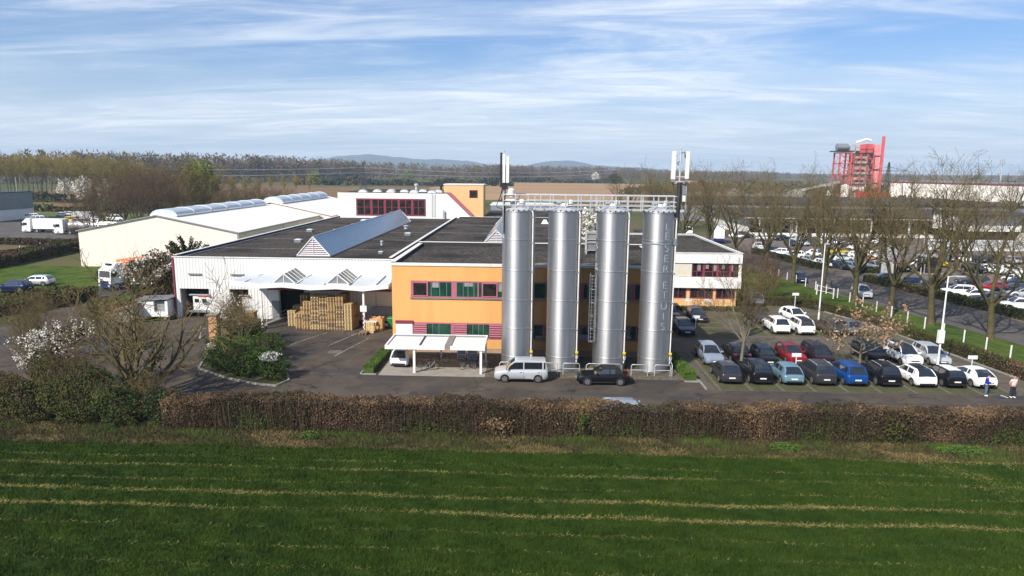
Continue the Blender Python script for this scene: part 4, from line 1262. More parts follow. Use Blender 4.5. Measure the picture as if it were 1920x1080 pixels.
pmat('bike_silver', (.6, .6, .62), .35, .8)
bicycle(-8.6, 57.5, R(25), R(14), 'silver framed bicycle leaning beside the left carport post', 'bike_silver')
bicycle(-9.1, 58.3, R(10), R(-10), 'black bicycle parked close behind the silver one under the carport', 'dark_metal')
bicycle(-8.0, 59.9, R(4), R(8), 'black bicycle at the dark back wall under the carport', 'dark_metal')
bicycle(-5.3, 58.0, R(20), R(-8), 'black bicycle in front of the grey cabinets', 'dark_metal')
bicycle(-4.6, 58.7, R(78), R(6), 'dark bicycle standing end-on beside the right carport post', 'dark_metal')

# ---------------------------------------------------------------- pallets under the canopy
def pallet_mesh(name, mat):
    m = MB()
    for y in np.linspace(0, 1.2 - .145, 3):      # bearers seen end-on from the front: three rows of blocks
        pass
    for x in (0, .3275, .655):
        for y in (0, .53, 1.055):
            m.box(x, x + .145, y, y + .145, .022, .1)
    for x in (0, .35, .7):
        m.box(x, x + .1, 0, 1.2, 0, .022)
    for y in (0, .53, 1.055):
        m.box(0, .8, y, y + .145, .1, .122)
    for x in np.linspace(0, .8 - .125, 5):
        m.box(x, x + .125, 0, 1.2, .122, .144)
    o = m.build(name, mat)
    return o


base_new = pallet_mesh('pallet', 'wood_new')
base_mid = pallet_mesh('pallet', 'wood')
base_old = pallet_mesh('pallet', 'wood_old')
first = {id(base_new): True, id(base_mid): True, id(base_old): True}
rp = random.Random(11)
stacks = [(-26.75, 73.3, 0, 12, 'new', 'fresh pale wooden pallet in the low outermost left stack'),
          (-26.6, 74.6, 0, 14, 'new', 'pale wooden pallet in the stack right behind the outermost left stack'),
          (-25.45, 72.0, 0, 12, 'mid', 'wooden pallet in the low front stack, second from the left'),
          (-25.3, 73.35, 0, 25, 'mix', 'wooden pallet in the tall stack set back behind the low front stack'),
          (-24.58, 72.0, 0, 21, 'mid', 'wooden pallet in the medium tall stack left of the first full height one'),
          (-23.68, 71.95, 0, 26, 'mix', 'wooden pallet in the first full height stack from the left'),
          (-22.8, 72.0, 0, 26, 'mix', 'dark mixed wooden pallet in the second full height stack'),
          (-21.9, 71.95, 0, 25, 'mid', 'wooden pallet in the third full height stack, slightly lower'),
          (-21.0, 72.0, 0, 26, 'mix', 'wooden pallet in the last full height stack before the pale one'),
          (-20.05, 71.85, 0, 20, 'new', 'fresh pale wooden pallet in the rightmost stack of the pile'),
          (-20.9, 73.4, 0, 26, 'old', 'dark wooden pallet in the shaded stack behind the last full height one'),
          (-19.9, 73.2, 0, 18, 'mid', 'wooden pallet in the stack behind the rightmost pale one')]
for (x, y, rz, n, kind, lbl) in stacks:
    for k in range(n):
        src = {'new': base_new, 'mid': base_mid, 'old': base_old, 'mix': rp.choice([base_mid, base_mid, base_old, base_old, base_new])}[kind]
        if kind == 'mid' and rp.random() < .22:
            src = base_old
        if first[id(src)]:
            o = src
            first[id(src)] = False
        else:
            o = src.copy()
            C.objects.link(o)
        o.location = (x + rp.uniform(-.025, .025), y + rp.uniform(-.03, .03), k * .1445)
        o.rotation_euler = (0, 0, R(rp.uniform(-1.2, 1.2)))
        tag(o, lbl, 'pallet', 'wooden pallets stacked under the canopy')
# loose things by the canopy post
for k in range(2):
    o = base_old.copy()
    C.objects.link(o)
    o.location = (-18.0 + .05 * k, 69.7, .145 * k)
    o.rotation_euler = (0, 0, R(8 - 10 * k))
    tag(o, 'dark worn pallet lying flat on the ground before the canopy post', 'pallet', 'wooden pallets lying before the post')
o = base_new.copy()
C.objects.link(o)
o.location = (-17.4, 70.75, .0)
o.rotation_euler = (R(80), 0, 0)
tag(o, 'pale pallet stood on edge behind the canopy post', 'pallet')
bx = thing('cardboard_box', 'big open cardboard box with orange scraps right of the canopy post', 'box', (-16.6, 72.4, 0))
m = MB().box(-.7, .7, -.6, -.56, 0, 1.35).box(-.7, .7, .56, .6, 0, 1.35).box(-.7, -.66, -.56, .56, 0, 1.35).box(.66, .7, -.56, .56, 0, 1.35).box(-.66, .66, -.56, .56, 0, 1.1)
m.build('carton', 'cardboard', bx)
MB().hexa([(-.6, -.5, 1.1), (.6, -.5, 1.1), (.6, .5, 1.1), (-.6, .5, 1.1)], [(-.4, -.3, 1.35), (.5, -.4, 1.3), (.3, .3, 1.5), (-.3, .4, 1.3)]).build('scrap_heap', 'orange_pillar_paint', bx)
bn = thing('rubbish_bin', 'green wheeled rubbish bin in the shade right of the cardboard box', 'bin', (-15.2, 73.2, 0), R(-10))
MB().hexa([(-.24, -.3, .08), (.24, -.3, .08), (.24, .25, .08), (-.24, .25, .08)], [(-.32, -.4, 1.15), (.32, -.4, 1.15), (.32, .32, 1.15), (-.32, .32, 1.15)]).build('body', 'green_plastic', bn)
MB().hexa([(-.34, -.42, 1.155), (.34, -.42, 1.155), (.34, .4, 1.155), (-.34, .4, 1.155)], [(-.3, -.36, 1.24), (.3, -.36, 1.24), (.3, .34, 1.3), (-.3, .34, 1.3)]).build('lid', 'green_plastic', bn)
for x in (-.26, .26):
    MB().lathe([(.1, -.03), (.1, .03)], (x, .3, .1), 12, 'x').build('wheel', 'dark_metal', bn)
wb = thing('work_table', 'white folding table with boards stacked beside the canopy post', 'table', (-17.2, 71.75, 0))
MB().box(-.6, .75, -.4, .4, 1.02, 1.1).build('tabletop', 'white_metal', wb)
for (x, y) in ((-.5, -.34), (.65, -.34), (-.5, .34), (.65, .34)):
    MB().box(x - .04, x + .04, y - .04, y + .04, 0, 1.02).build('leg', 'wood_new', wb)
sc_ = thing('steel_rack', 'grey steel rack against the recessed hall wall behind the box', 'rack', (-16.6, 75.6, 0))
MB().box(-1.3, 1.0, -.3, .3, 1.0, 1.9).build('bin_box', 'grey_metal', sc_)
for (x, y) in ((-1.2, -.25), (.9, -.25), (-1.2, .25), (.9, .25)):
    MB().box(x - .04, x + .04, y - .04, y + .04, 0, 1.0).build('leg', 'dark_metal', sc_)
st = thing('loading_ramp_rail', 'slanted steel handrail of the side ramp left of the hall doorway', 'handrail', (-29.3, 73.6, 0))
MB().tube([(0, 0, .4), (.1, .1, .95), (1.6, 2.2, 1.35), (1.6, 2.2, .0)], .04, 6).build('rail', 'galv', st)
MB().tube([(.03, .05, .55), (1.6, 2.2, .95)], .03, 6).build('crossbar', 'galv', st)
MB().hexa([(-.3, -.3, 0), (.2, -.3, 0), (1.8, 2.4, 0), (1.2, 2.4, 0)], [(-.3, -.3, .25), (.2, -.3, .25), (1.8, 2.4, .55), (1.2, 2.4, .55)]).build('ramp', 'concrete', st)
ow = thing('orange_crate', 'big orange wooden crate between the loading bays, behind the flowering bush', 'crate', (-31.4, 73.4, 0))
MB().box(-.8, 1.0, -.5, .5, .0, 1.5).build('body', 'cardboard', ow)
MB().box(-.85, 1.05, -.55, .55, 1.5, 1.62).build('lid', 'wood_new', ow)

# ---------------------------------------------------------------- lamp posts and bay signs
def lamp(x, y, h, label, box):
    l = thing('lamp_post', label, 'lamp post', (x, y, 0), 0, 'white lamp posts in the car park')
    MB().tube([(0, 0, 0), (0, 0, 1.2), (0, 0, 1.22), (0, 0, h)], [.11, .11, .085, .055], 10).build('pole', 'sign_white', l)
    if not box:
        MB().hexa([(-.1, -.1, h), (.5, -.1, h), (.5, .1, h), (-.1, .1, h)], [(-.05, -.06, h + .1), (.45, -.06, h + .1), (.45, .06, h + .1), (-.05, .06, h + .1)]).build('lamp_head', 'galv', l)
        return
    a = MB().tube([(0, 0, h - .12), (.3, .05, h - .05), (1.0, .1, h - .02)], .03, 6).build('arm', 'sign_white', l)
    MB().hexa([(.8, -.02, h - .1), (1.6, -.0, h - .1), (1.6, .22, h - .1), (.8, .22, h - .1)], [(.85, .02, h), (1.5, .02, h), (1.5, .18, h), (.85, .18, h)]).build('lamp_head', 'galv', a)
    if box:
        MB().box(-.28, .22, -.16, .16, 2.55, 3.7).build('switch_box', 'sign_white', l)


lamp(36.75, 60.3, 8.6, 'tall white lamp post with a switch box between the two rows of parked cars', True)
lamp(33.95, 79.3, 9.3, 'tall white lamp post farther back by the hedge corner, behind the white compact SUVs', False)


def bay_sign(x, y, label, h=1.25):
    s = thing('bay_sign', label, 'sign', (x, y, 0), 0, 'small white bay signs')
    MB().box(-.035, .035, -.02, .02, 0, h).build('post', 'sign_white', s)
    MB().box(-.42, .42, -.04, -.022, h - .12, h + .22).build('board', 'sign_white', s)


bay_sign(18.75, 75.6, 'white bay sign in front of the dark saloon nearest the office wing')
bay_sign(24.0, 59.95, 'white bay sign standing before the red hatchback')
bay_sign(39.55, 60.0, 'white bay sign behind the last white coupe at the lot corner', 1.3)
bay_sign(20.2, 85.9, 'white bay sign by the left ground floor window of the office wing')
bay_sign(22.6, 85.9, 'white bay sign by the second ground floor window of the office wing')
bay_sign(34.3, 87.6, 'white bay sign standing on the dark clipped hedge', 1.9)

# ---------------------------------------------------------------- people
def skin_body(name, joints, edges, mat, parent, sub=2, root=0):
    me = bpy.data.meshes.new(name)
    me.from_pydata([j[0] for j in joints], edges, [])
    o = bpy.data.objects.new(name, me)
    C.objects.link(o)
    sk = o.modifiers.new('skin', 'SKIN')
    lay = me.skin_vertices[0].data
    for i, j in enumerate(joints):
        r = j[1]
        lay[i].radius = (r, r) if isinstance(r, (int, float)) else r
        lay[i].use_root = i == root
    ss = o.modifiers.new('sub', 'SUBSURF')
    ss.levels = ss.render_levels = sub
    dg = bpy.context.evaluated_depsgraph_get()
    m2 = bpy.data.meshes.new_from_object(o.evaluated_get(dg))
    o.modifiers.clear()
    o.data = m2
    bpy.data.meshes.remove(me)
    m2.materials.clear()
    m2.materials.append(MATS[mat] if isinstance(mat, str) else mat)
    m2.polygons.foreach_set('use_smooth', [True] * len(m2.polygons))
    o.parent = parent
    return o


def person(x, y, rz, label, top, trousers, pose):
    p = thing('person', label, 'person', (x, y, 0.0), rz)
    # local frame: the person faces -y
    hb = (0, .05 if pose == 'looking down' else .0)
    lean = -.05 if pose == 'looking down' else 0
    head = (0, -.10 if pose == 'looking down' else -.01, 1.60 if pose == 'looking down' else 1.66)
    if pose == 'looking down':
        Lh, Rh = (.10, -.36, 1.08), (-.10, -.36, 1.08)
        Le, Re = (.30, -.06, 1.10), (-.30, -.06, 1.10)
    else:
        Lh, Rh = (.20, .06, .93), (-.20, .06, .93)
        Le, Re = (.33, .06, 1.14), (-.33, .06, 1.14)
    J = [((0, 0, .95), (.16, .12)), ((0, 0, 1.15), (.15, .11)), ((0, lean * .4, 1.36), (.17, .12)), ((0, lean * .8, 1.47), (.09, .08)), ((0, lean, 1.53), .055), ((head[0], head[1], head[2]), (.075, .09)), ((head[0], head[1] - .015, head[2] + .10), (.07, .085)),
         ((.19, lean * .6, 1.42), .07), (Le, .05), (Lh, .035), ((-.19, lean * .6, 1.42), .07), (Re, .05), (Rh, .035),
         ((.10, 0, .88), .105), ((.115, -.02, .50), .068), ((.12, .0, .10), .045), ((-.10, 0, .88), .105), ((-.125, -.02, .50), .068), ((-.15, .02, .10), .045)]
    E = [(0, 1), (1, 2), (2, 3), (3, 4), (4, 5), (5, 6), (2, 7), (7, 8), (8, 9), (2, 10), (10, 11), (11, 12), (0, 13), (13, 14), (14, 15), (0, 16), (16, 17), (17, 18)]
    skin_body('body', J, E, 'skin', p)
    grow = 1.22
    JT = [((j[0][0], j[0][1], j[0][2]), tuple(q * grow for q in j[1]) if isinstance(j[1], tuple) else j[1] * (1.35 if top == 'hoodie_blue' else 1.3)) for j in J]
    if top == 'hoodie_blue':
        ids = [0, 1, 2, 3, 7, 8, 9, 10, 11, 12]
        JT[9] = ((Lh[0], Lh[1] + .05, Lh[2]), .05)
        JT[12] = ((Rh[0], Rh[1] + .05, Rh[2]), .05)
        ed = [(0, 1), (1, 2), (2, 3), (2, 4), (4, 5), (5, 6), (2, 7), (7, 8), (8, 9)]
    else:
        ids = [0, 1, 2, 3, 7, 8, 10, 11]
        JT[8] = (tuple(np.array(JT[7][0]) * .45 + np.array(Le) * .55), .075)
        JT[11] = (tuple(np.array(JT[10][0]) * .45 + np.array(Re) * .55), .075)
        ed = [(0, 1), (1, 2), (2, 3), (2, 4), (4, 5), (2, 6), (6, 7)]
    tp = [JT[i] for i in ids]
    tp[0] = ((0, 0, .90), (.195, .15))
    tp[1] = ((0, 0, 1.15), (.20, .145))
    tp[3] = (tp[3][0], (.10, .09))
    tp[2] = (tp[2][0], (.215, .15))
    skin_body('hoodie' if top == 'hoodie_blue' else 'tee_shirt', tp, ed, top, p)
    tr = [((0, 0, .93), (.175, .135)), ((.10, 0, .84), .125), ((.115, -.02, .50), .10), ((.12, .0, .08), .082), ((-.10, 0, .84), .125), ((-.125, -.02, .50), .10), ((-.15, .02, .08), .082)]
    skin_body('trousers', tr, [(0, 1), (1, 2), (2, 3), (0, 4), (4, 5), (5, 6)], trousers, p)
    for sx, sy in ((.12, 0), (-.15, .02)):
        skin_body('shoe', [((sx, sy + .06, .05), (.052, .05)), ((sx, sy - .06, .045), (.055, .042)), ((sx * 1.06, sy - .19, .035), (.05, .03))], [(0, 1), (1, 2)], 'shoe_white', p)
    h = head
    skin_body('hair', [((h[0], h[1] + .035, h[2] + .05), (.085, .07)), ((h[0], h[1] + .0, h[2] + .125), (.085, .09))], [(0, 1)], 'hair', p)
    f = MB()
    fy = h[1] - .092
    f.mat(0)
    for ex in (-.032, .032):
        f.lathe([(.001, -.012), (.012, -.006), (.012, .006), (.001, .012)], (ex, fy + .004, h[2] + .045), 8, 'y')
    f.mat(1).hexa([(-.016, fy + .02, h[2] - .01), (.016, fy + .02, h[2] - .01), (.012, fy - .02, h[2] - .008), (-.012, fy - .02, h[2] - .008)],
                  [(-.008, fy + .02, h[2] + .04), (.008, fy + .02, h[2] + .04), (.004, fy + .004, h[2] + .04), (-.004, fy + .004, h[2] + .04)])
    f.mat(2).box(-.026, .026, fy + .002, fy + .02, h[2] - .042, h[2] - .032)
    f.mat(1)
    for ex in (-1, 1):
        f.box(ex * .082 - .012, ex * .082 + .012, h[1] - .02, h[1] + .03, h[2] - .0, h[2] + .06)
    f.build('face', ['hair', 'skin', 'maroon_pale'], p)
    # hands: a palm and five fingers each
    for side, hd in ((1, Lh), (-1, Rh)):
        hx, hy, hz = hd
        if pose == 'looking down':
            d = Vector((-side * .35, -.9, .1)).normalized()
        else:
            d = Vector((-side * .25, -.25, -.9)).normalized()
        s = d.cross(Vector((0, 0, 1))).normalized()
        js = [((hx, hy, hz), .03), (tuple(Vector(hd) + d * .075), .036)]
        es = [(0, 1)]
        for k in range(4):
            r0 = Vector(hd) + d * .085 + s * (k - 1.5) * .021
            ln = (.068, .078, .074, .058)[k]
            b = len(js)
            js += [(tuple(r0), .009), (tuple(r0 + d * ln * .55), .0085), (tuple(r0 + d * ln + Vector((0, .015, -.025))), .007)]
            es += [(1, b), (b, b + 1), (b + 1, b + 2)]
        t0 = Vector(hd) + d * .03 + s * (-side) * .032
        b = len(js)
        js += [(tuple(t0), .011), (tuple(t0 + d * .035 + s * (-side) * .02), .009)]
        es += [(0, b), (b, b + 1)]
        skin_body('hand', js, es, 'skin', p, 1)
    return p


p1 = person(36.5, 53.3, R(62), 'person in blue hoodie and jeans looking down at a controller', 'hoodie_blue', 'denim', 'looking down')
p2 = person(38.4, 53.0, R(8), 'person in pale pink tee shirt and dark trousers, hands in pockets', 'shirt_pink', 'denim_dark', 'standing')
ctl = thing('hand_controller', 'small dark controller held by the person in the blue hoodie', 'controller', (36.5 + .42 * math.sin(R(62)), 53.3 - .42 * math.cos(R(62)), 1.1), R(62))
MB().box(-.09, .09, -.04, .04, -.02, .02).build('body', 'dark_metal', ctl)
MB().box(-.06, .06, -.03, .03, .021, .03).build('screen', 'glass_dark', ctl)
lp = thing('landing_mat', 'thin dark landing mat with a white edge lying on the road between the two people', 'mat', (37.45, 53.0, 0.0), R(12))
MB().box(-.5, .5, -.35, .35, .008, .03).build('cloth', 'pad_dark', lp)
MB().box(.34, .46, -.33, .33, .031, .035).build('stripe', 'sign_white', lp)

# ================================================================== VEHICLES
PAINT = {}


def paint(key, col, metal=0.0, rough=0.32):
    m = pmat('paint_' + key, col, rough, metal, coat=.4, spec=.10)
    PAINT[key] = m
    return m


paint('white', (.80, .80, .79))
paint('silver', (.58, .60, .62), .4)
paint('silver_blue', (.36, .42, .50), .55)
paint('black', (.008, .008, .010))
paint('graphite', (.045, .045, .05), .3)
paint('grey', (.16, .17, .18), .4)
paint('pale_blue', (.17, .29, .37), .35)
paint('blue', (.008, .062, .25), .2)
paint('navy', (.008, .014, .05), .1)
paint('red', (.27, .008, .016), .2)
paint('plum', (.030, .012, .022), .3)
paint('brown', (.055, .032, .024), .3)
paint('yellow', (.72, .52, .01))
paint('bright_red', (.42, .02, .02))
paint('beige', (.42, .40, .36), .4)
paint('orange', (.62, .24, .08))
pmat('soft_top', (.008, .008, .009), .9)
pmat('car_glass', (.016, .020, .024), .04, spec=.9, coat=.8)
pmat('car_black', (.012, .012, .013), .6)
pmat('tyre', (.014, .014, .014), .85)
pmat('rim', (.46, .47, .48), .35, .8)
pmat('lamp_clear', (.72, .74, .76), .12, .2, coat=1)
pmat('lamp_red', (.33, .008, .012), .15, coat=1)
pmat('plate_white', (.75, .75, .73), .5)

STY = dict(
    hatch=dict(L=4.2, W=1.78, H=1.47, b=.92, c=.98, rf=.22, rr=-1.40, t=-1.98, bp=-.42, cp=-1.25, hood=.72),
    small=dict(L=3.75, W=1.68, H=1.47, b=.92, c=.98, rf=.35, rr=-1.35, t=-1.80, bp=-.30, cp=-1.15, hood=.74),
    wagon=dict(L=4.65, W=1.82, H=1.48, b=.93, c=1.00, rf=.20, rr=-1.72, t=-2.22, bp=-.42, cp=-1.35, hood=.73),
    suv=dict(L=4.45, W=1.85, H=1.66, b=1.04, c=1.08, rf=.38, rr=-1.68, t=-2.13, bp=-.36, cp=-1.32, hood=.88),
    mpv=dict(L=4.4, W=1.82, H=1.64, b=1.0, c=1.28, rf=.42, rr=-1.72, t=-2.12, bp=-.32, cp=-1.30, hood=.80),
    sedan=dict(L=4.6, W=1.80, H=1.46, b=.93, c=.95, rf=.18, rr=-1.12, t=-1.72, bp=-.42, cp=-1.10, hood=.73),
    coupe=dict(L=4.3, W=1.80, H=1.42, b=.94, c=.95, rf=.10, rr=-1.05, t=-1.95, bp=-.62, cp=-1.02, hood=.73),
    cabrio=dict(L=4.35, W=1.78, H=1.42, b=.91, c=.70, rf=.02, rr=-1.02, t=-1.62, bp=-.52, cp=-1.00, hood=.74),
    van=dict(L=4.42, W=1.80, H=1.82, b=1.04, c=1.25, rf=.52, rr=-2.02, t=-2.17, bp=-.22, cp=-1.80, hood=.86),
    bigvan=dict(L=5.2, W=1.98, H=2.1, b=1.2, c=1.75, rf=1.0, rr=-2.42, t=-2.56, bp=.1, cp=-1.1, hood=1.0),
)


def lerp(a, b, t):
    return a + (b - a) * t


def car(style, color, label, cat='car', roof=None, cargo_side=False, trim=True, roof_rails=False, group='parked cars'):
    s = STY[style]
    L, W, H, zb = s['L'], s['W'] / 2, s['H'], s['b']
    root = thing('parked_car' if cat == 'car' else 'parked_van', label, cat, (0, 0, 0), 0, group)
    pm = PAINT[color]
    hl = L / 2
    # ---- lower body
    xs = [hl, hl * .988, hl * .95, hl * .86, hl * .74, s['c'] + .12, s['c'] - .1, .4, 0, -.5, -1.0, -hl * .72, -hl * .87, -hl * .955, -hl * .99, -hl]
    xs = sorted(set(round(x, 3) for x in xs), reverse=True)

    def top(x):
        if x > s['c']:
            t = (hl - x) / (hl - s['c'])
            return lerp(s['hood'] - .06, zb - .02, min(1, t ** .55 * .9 + .1 * t)) if t > .02 else s['hood'] - .12
        if x < s['t']:
            t = (x + hl) / max(.02, s['t'] + hl)
            return lerp(zb - .12 if style not in ('van', 'bigvan') else zb - .05, zb + .02, min(1, t ** .6))
        return lerp(zb - .02, zb + .03, (s['c'] - x) / (s['c'] - s['t']))

    def wid(x):
        f = max(0, (abs(x) / hl - .80) / .20)
        return W * (1 - (.20 if x > 0 else .13) * f ** 2.2)

    def low(x):
        f = max(0, (abs(x) / hl - .88) / .12)
        return .20 + .12 * f

    body = MB()
    rings = []
    for x in xs:
        w, zt, zl = wid(x), top(x), low(x)
        h = [(0, zl), (.86 * w, zl), (.965 * w, zl + .10), (1.0 * w, lerp(zl, zt, .52)), (.985 * w, zt - .10), (.93 * w, zt - .02), (.78 * w, zt + .005), (0, zt + .035)]
        ring = [(x, y, z) for y, z in h] + [(x, -y, z) for y, z in h[-2:0:-1]]
        rings.append(ring)
    n = len(rings[0])
    base = 0
    for r in rings:
        body.v += r
    for i in range(len(rings) - 1):
        for k in range(n):
            a, b_ = i * n + k, i * n + (k + 1) % n
            body.face((a, b_, b_ + n, a + n))
    body.face(range(n - 1, -1, -1))
    body.face(range((len(rings) - 1) * n, len(rings) * n))
    # ---- greenhouse
    c, rf, rr, tl = s['c'], s['rf'], s['rr'], s['t']
    st = [(c, 0.0), (lerp(c, rf, .5), .60), (rf, .965), (lerp(rf, rr, .35), 1.0), (s['bp'] + .05, 1.0), (s['bp'] - .05, 1.0), (s['cp'] + .05, .985), (s['cp'] - .07, .985)]
    if rr < s['cp'] - .12:
        st.append((rr, .955))
    st += [(lerp(rr, tl, .55), .60 if style not in ('van', 'bigvan', 'suv', 'mpv') else .55), (tl, 0.02)]
    st = sorted(st, key=lambda q: -q[0])
    wb_ = W * .925
    wt_ = W * (.74 if style not in ('van', 'bigvan') else .84)
    V = []
    for (x, t) in st:
        zb_ = top(x) - .015
        hh = max(.02, (H - zb_) * t)
        wt = lerp(wb_ * .96, wt_, min(1, hh / (H - zb)))
        wbx = min(wb_, wid(x) * .93)
        wt = min(wt, wbx)
        g = [(wbx, zb_ - .02), (lerp(wbx, wt, .10), zb_ + hh * .13), (lerp(wbx, wt, .86), zb_ + hh * .84), (wt, zb_ + hh * .95), (wt - .13 * min(1, t + .3), zb_ + hh), (0, zb_ + hh + .03)]
        V.append([(x, y, z) for y, z in g] + [(x, -y, z) for y, z in g[-2::-1]])
    m = len(V[0])
    parts = {'p': body, 'w': MB(), 'r': MB(), 'sl': MB(), 'sr': MB(), 'top': MB()}

    def quad(tgt, i, k):
        parts[tgt].poly([V[i][k], V[i][k + 1], V[i + 1][k + 1], V[i + 1][k]])

    for i in range(len(st) - 1):
        xa, xb = st[i][0], st[i + 1][0]
        xm = (xa + xb) / 2
        pillar = (abs(xa - (s['bp'] + .05)) < .01) or (abs(xa - (s['cp'] + .05)) < .01)
        for k in range(m - 1):
            if k in (4, 5):
                tgt = 'w' if xm > rf else ('r' if xm < rr else ('top' if roof else 'p'))
            elif k in (1, m - 3):
                glass = not pillar and xm > tl and not (xm < s['cp'] and style in ('coupe', 'cabrio', 'small')) and not (xm < rr)
                if cargo_side and xm < s['bp']:
                    glass = False
                tgt = ('sl' if k == 1 else 'sr') if glass else ('top' if roof == 'soft_top' and xm < rf else 'p')
            else:
                tgt = 'top' if roof == 'soft_top' and xm < rf and k in (2, 3, m - 4, m - 5) else 'p'
            quad(tgt, i, k)
    e = len(V) - 1
    body.poly(V[e][::-1])
    body.build('body', pm, root, smooth=38)
    parts['w'].build('windscreen', 'car_glass', root, smooth=60)
    if parts['r'].f:
        parts['r'].build('rear_window', 'car_glass' if roof != 'soft_top' else 'soft_top', root, smooth=60)
    for k in ('sl', 'sr'):
        if parts[k].f:
            parts[k].build('side_window', 'car_glass', root, smooth=60)
    if roof and parts['top'].f:
        parts['top'].build('roof', roof if roof == 'soft_top' else (PAINT[roof] if roof in PAINT else roof), root, smooth=60)
    # ---- lamps, grille, bumpers, plates
    zn = s['hood'] - .10
    for sg in (-1, 1):
        y0, y1 = sorted((sg * W * .50, sg * W * .80))
        xo = hl - .03
        MB().hexa([(xo - .30, y0, zn - .08), (xo - (.16 if sg < 0 else .02), y0, zn - .09), (xo - (.02 if sg < 0 else .16), y1, zn - .09), (xo - .30, y1, zn - .08)][::1],
                  [(xo - .34, y0, zn + .09), (xo - (.20 if sg < 0 else .07), y0, zn + .05), (xo - (.07 if sg < 0 else .20), y1, zn + .05), (xo - .34, y1, zn + .09)]).build('headlight', 'lamp_clear', root)
        y0, y1 = sorted((sg * W * .60, sg * W * .875))
        zt = zb - .07
        dz = .13 if style not in ('van', 'bigvan', 'suv', 'mpv') else .24
        xr = -hl + .012
        MB().hexa([(xr + .02, y0, zt - dz), (xr + .26, y0, zt - dz), (xr + .26, y1, zt - dz), (xr + .07, y1, zt - dz)] if sg > 0 else [(xr + .07, y0, zt - dz), (xr + .26, y0, zt - dz), (xr + .26, y1, zt - dz), (xr + .02, y1, zt - dz)],
                  [(xr + .02, y0, zt + .05), (xr + .26, y0, zt + .05), (xr + .26, y1, zt + .05), (xr + .07, y1, zt + .05)] if sg > 0 else [(xr + .07, y0, zt + .05), (xr + .26, y0, zt + .05), (xr + .26, y1, zt + .05), (xr + .02, y1, zt + .05)]).build('tail_light', 'lamp_red', root)
        MB().hexa([(s['c'] - .22, sg * W * .94 - .06, zb + .03), (s['c'] - .10, sg * W * .94 - .06, zb + .03), (s['c'] - .10, sg * (W + .12) + .03, zb + .06), (s['c'] - .22, sg * (W + .12) + .03, zb + .06)],
                  [(s['c'] - .22, sg * W * .94 - .06, zb + .14), (s['c'] - .12, sg * W * .94 - .06, zb + .13), (s['c'] - .12, sg * (W + .12) + .03, zb + .17), (s['c'] - .22, sg * (W + .12) + .03, zb + .18)]).build('door_mirror', pm, root)
    g = MB().box(hl - .2, hl + .006, -W * .42, W * .42, zn - .16, zn - .05).box(hl - .2, hl + .008, -W * .6, W * .6, .30, .42)
    g.build('grille', 'car_black', root)
    g = MB().box(-hl - .012, -hl + .2, -W * .72, W * .72, .30, .44)
    for sg in (-1, 1):
        g.box(-.85, .9, sg * W - .02 if sg > 0 else sg * W - .008, sg * W + .008 if sg > 0 else sg * W + .02, .24, .33)
    g.build('bumper', 'car_black', root)
    MB().box(-hl - .02, -hl + .03, -.26, .26, .55, .66).build('number_plate', 'plate_white', root)
    MB().box(hl - .03, hl + .018, -.26, .26, .44, .54).build('number_plate', 'plate_white', root)
    # door joints and handles
    g = MB()
    for sg in (-1, 1):
        yy = sg * (W - .012)
        for x in (s['c'] - .15, s['bp'], s['cp'] + .1):
            g.box(x - .008, x + .008, min(yy, yy + sg * .016), max(yy, yy + sg * .016), .36, zb - .10)
        for x in (s['bp'] + .25, s['cp'] + .35):
            g.box(x - .1, x + .06, min(yy, yy + sg * .026), max(yy, yy + sg * .026), zb - .19, zb - .155)
    g.build('door_seam', 'car_black', root)
    if roof_rails:
        g = MB()
        for sg in (-1, 1):
            g.tube([(rf - .2, sg * (wt_ - .06), H + .0), (rf - .35, sg * (wt_ - .06), H + .06), (rr + .3, sg * (wt_ - .06), H + .05), (rr + .15, sg * (wt_ - .06), H - .02)], .022, 6)
        g.build('roof_rail', 'galv', root)
    # ---- wheels
    wr = .32 if style not in ('suv', 'bigvan') else .36
    for ax in (hl - (.86 if style != 'bigvan' else 1.0), -hl + .80):
        for sg in (-1, 1):
            MB().lathe([(wr + .055, -.005), (wr + .055, .006)], (ax, sg * (W + (.002 if sg > 0 else -.002)), wr + .01), 24, 'y').build('wheel_arch', 'car_black', root)
            ty = MB().lathe([(wr * .60, -.10), (wr * .93, -.11), (wr, -.07), (wr, .07), (wr * .93, .11), (wr * .60, .10)], (ax, sg * (W - .085), wr), 22, 'y')
            w = ty.build('wheel', 'tyre', root, smooth=35)
            r = MB()
            yo = sg * (W + .018)
            r.mat(1).lathe([(wr * .64, -.004), (wr * .64, .004)], (ax, yo, wr), 20, 'y')
            r.mat(0)
            for k in range(5):
                a = 2 * math.pi * k / 5 + .3
                d = Vector((math.cos(a), 0, math.sin(a)))
                t_ = Vector((-d.z, 0, d.x))
                cc = Vector((ax, yo + sg * .004, wr))
                p = [cc + d * .03 - t_ * .045, cc + d * wr * .62 - t_ * .06, cc + d * wr * .62 + t_ * .06, cc + d * .03 + t_ * .045]
                q = [v + Vector((0, sg * .014, 0)) for v in p]
                r.hexa(p, q)
            r.lathe([(wr * .58, -.006), (wr * .67, -.004), (wr * .67, .010), (wr * .58, .012)], (ax, yo, wr), 20, 'y', close=False)
            r.build('rim', ['rim', 'car_black'], w)
    return root


CARP = {}


def park(style, color, x, y, rz, label, **kw):
    key = (style, color, kw.get('roof'), kw.get('cargo_side'), kw.get('roof_rails'))
    cat = kw.pop('cat', 'car')
    group = kw.pop('group', 'parked cars')
    if key not in CARP:
        c = car(style, color, label, cat=cat, group=group, **kw)
        CARP[key] = c
        c.location = (x, y, 0.018)
        c.rotation_euler = (0, 0, R(rz))
        return c
    return dup(CARP[key], (x, y, 0.018), R(rz), label, group)


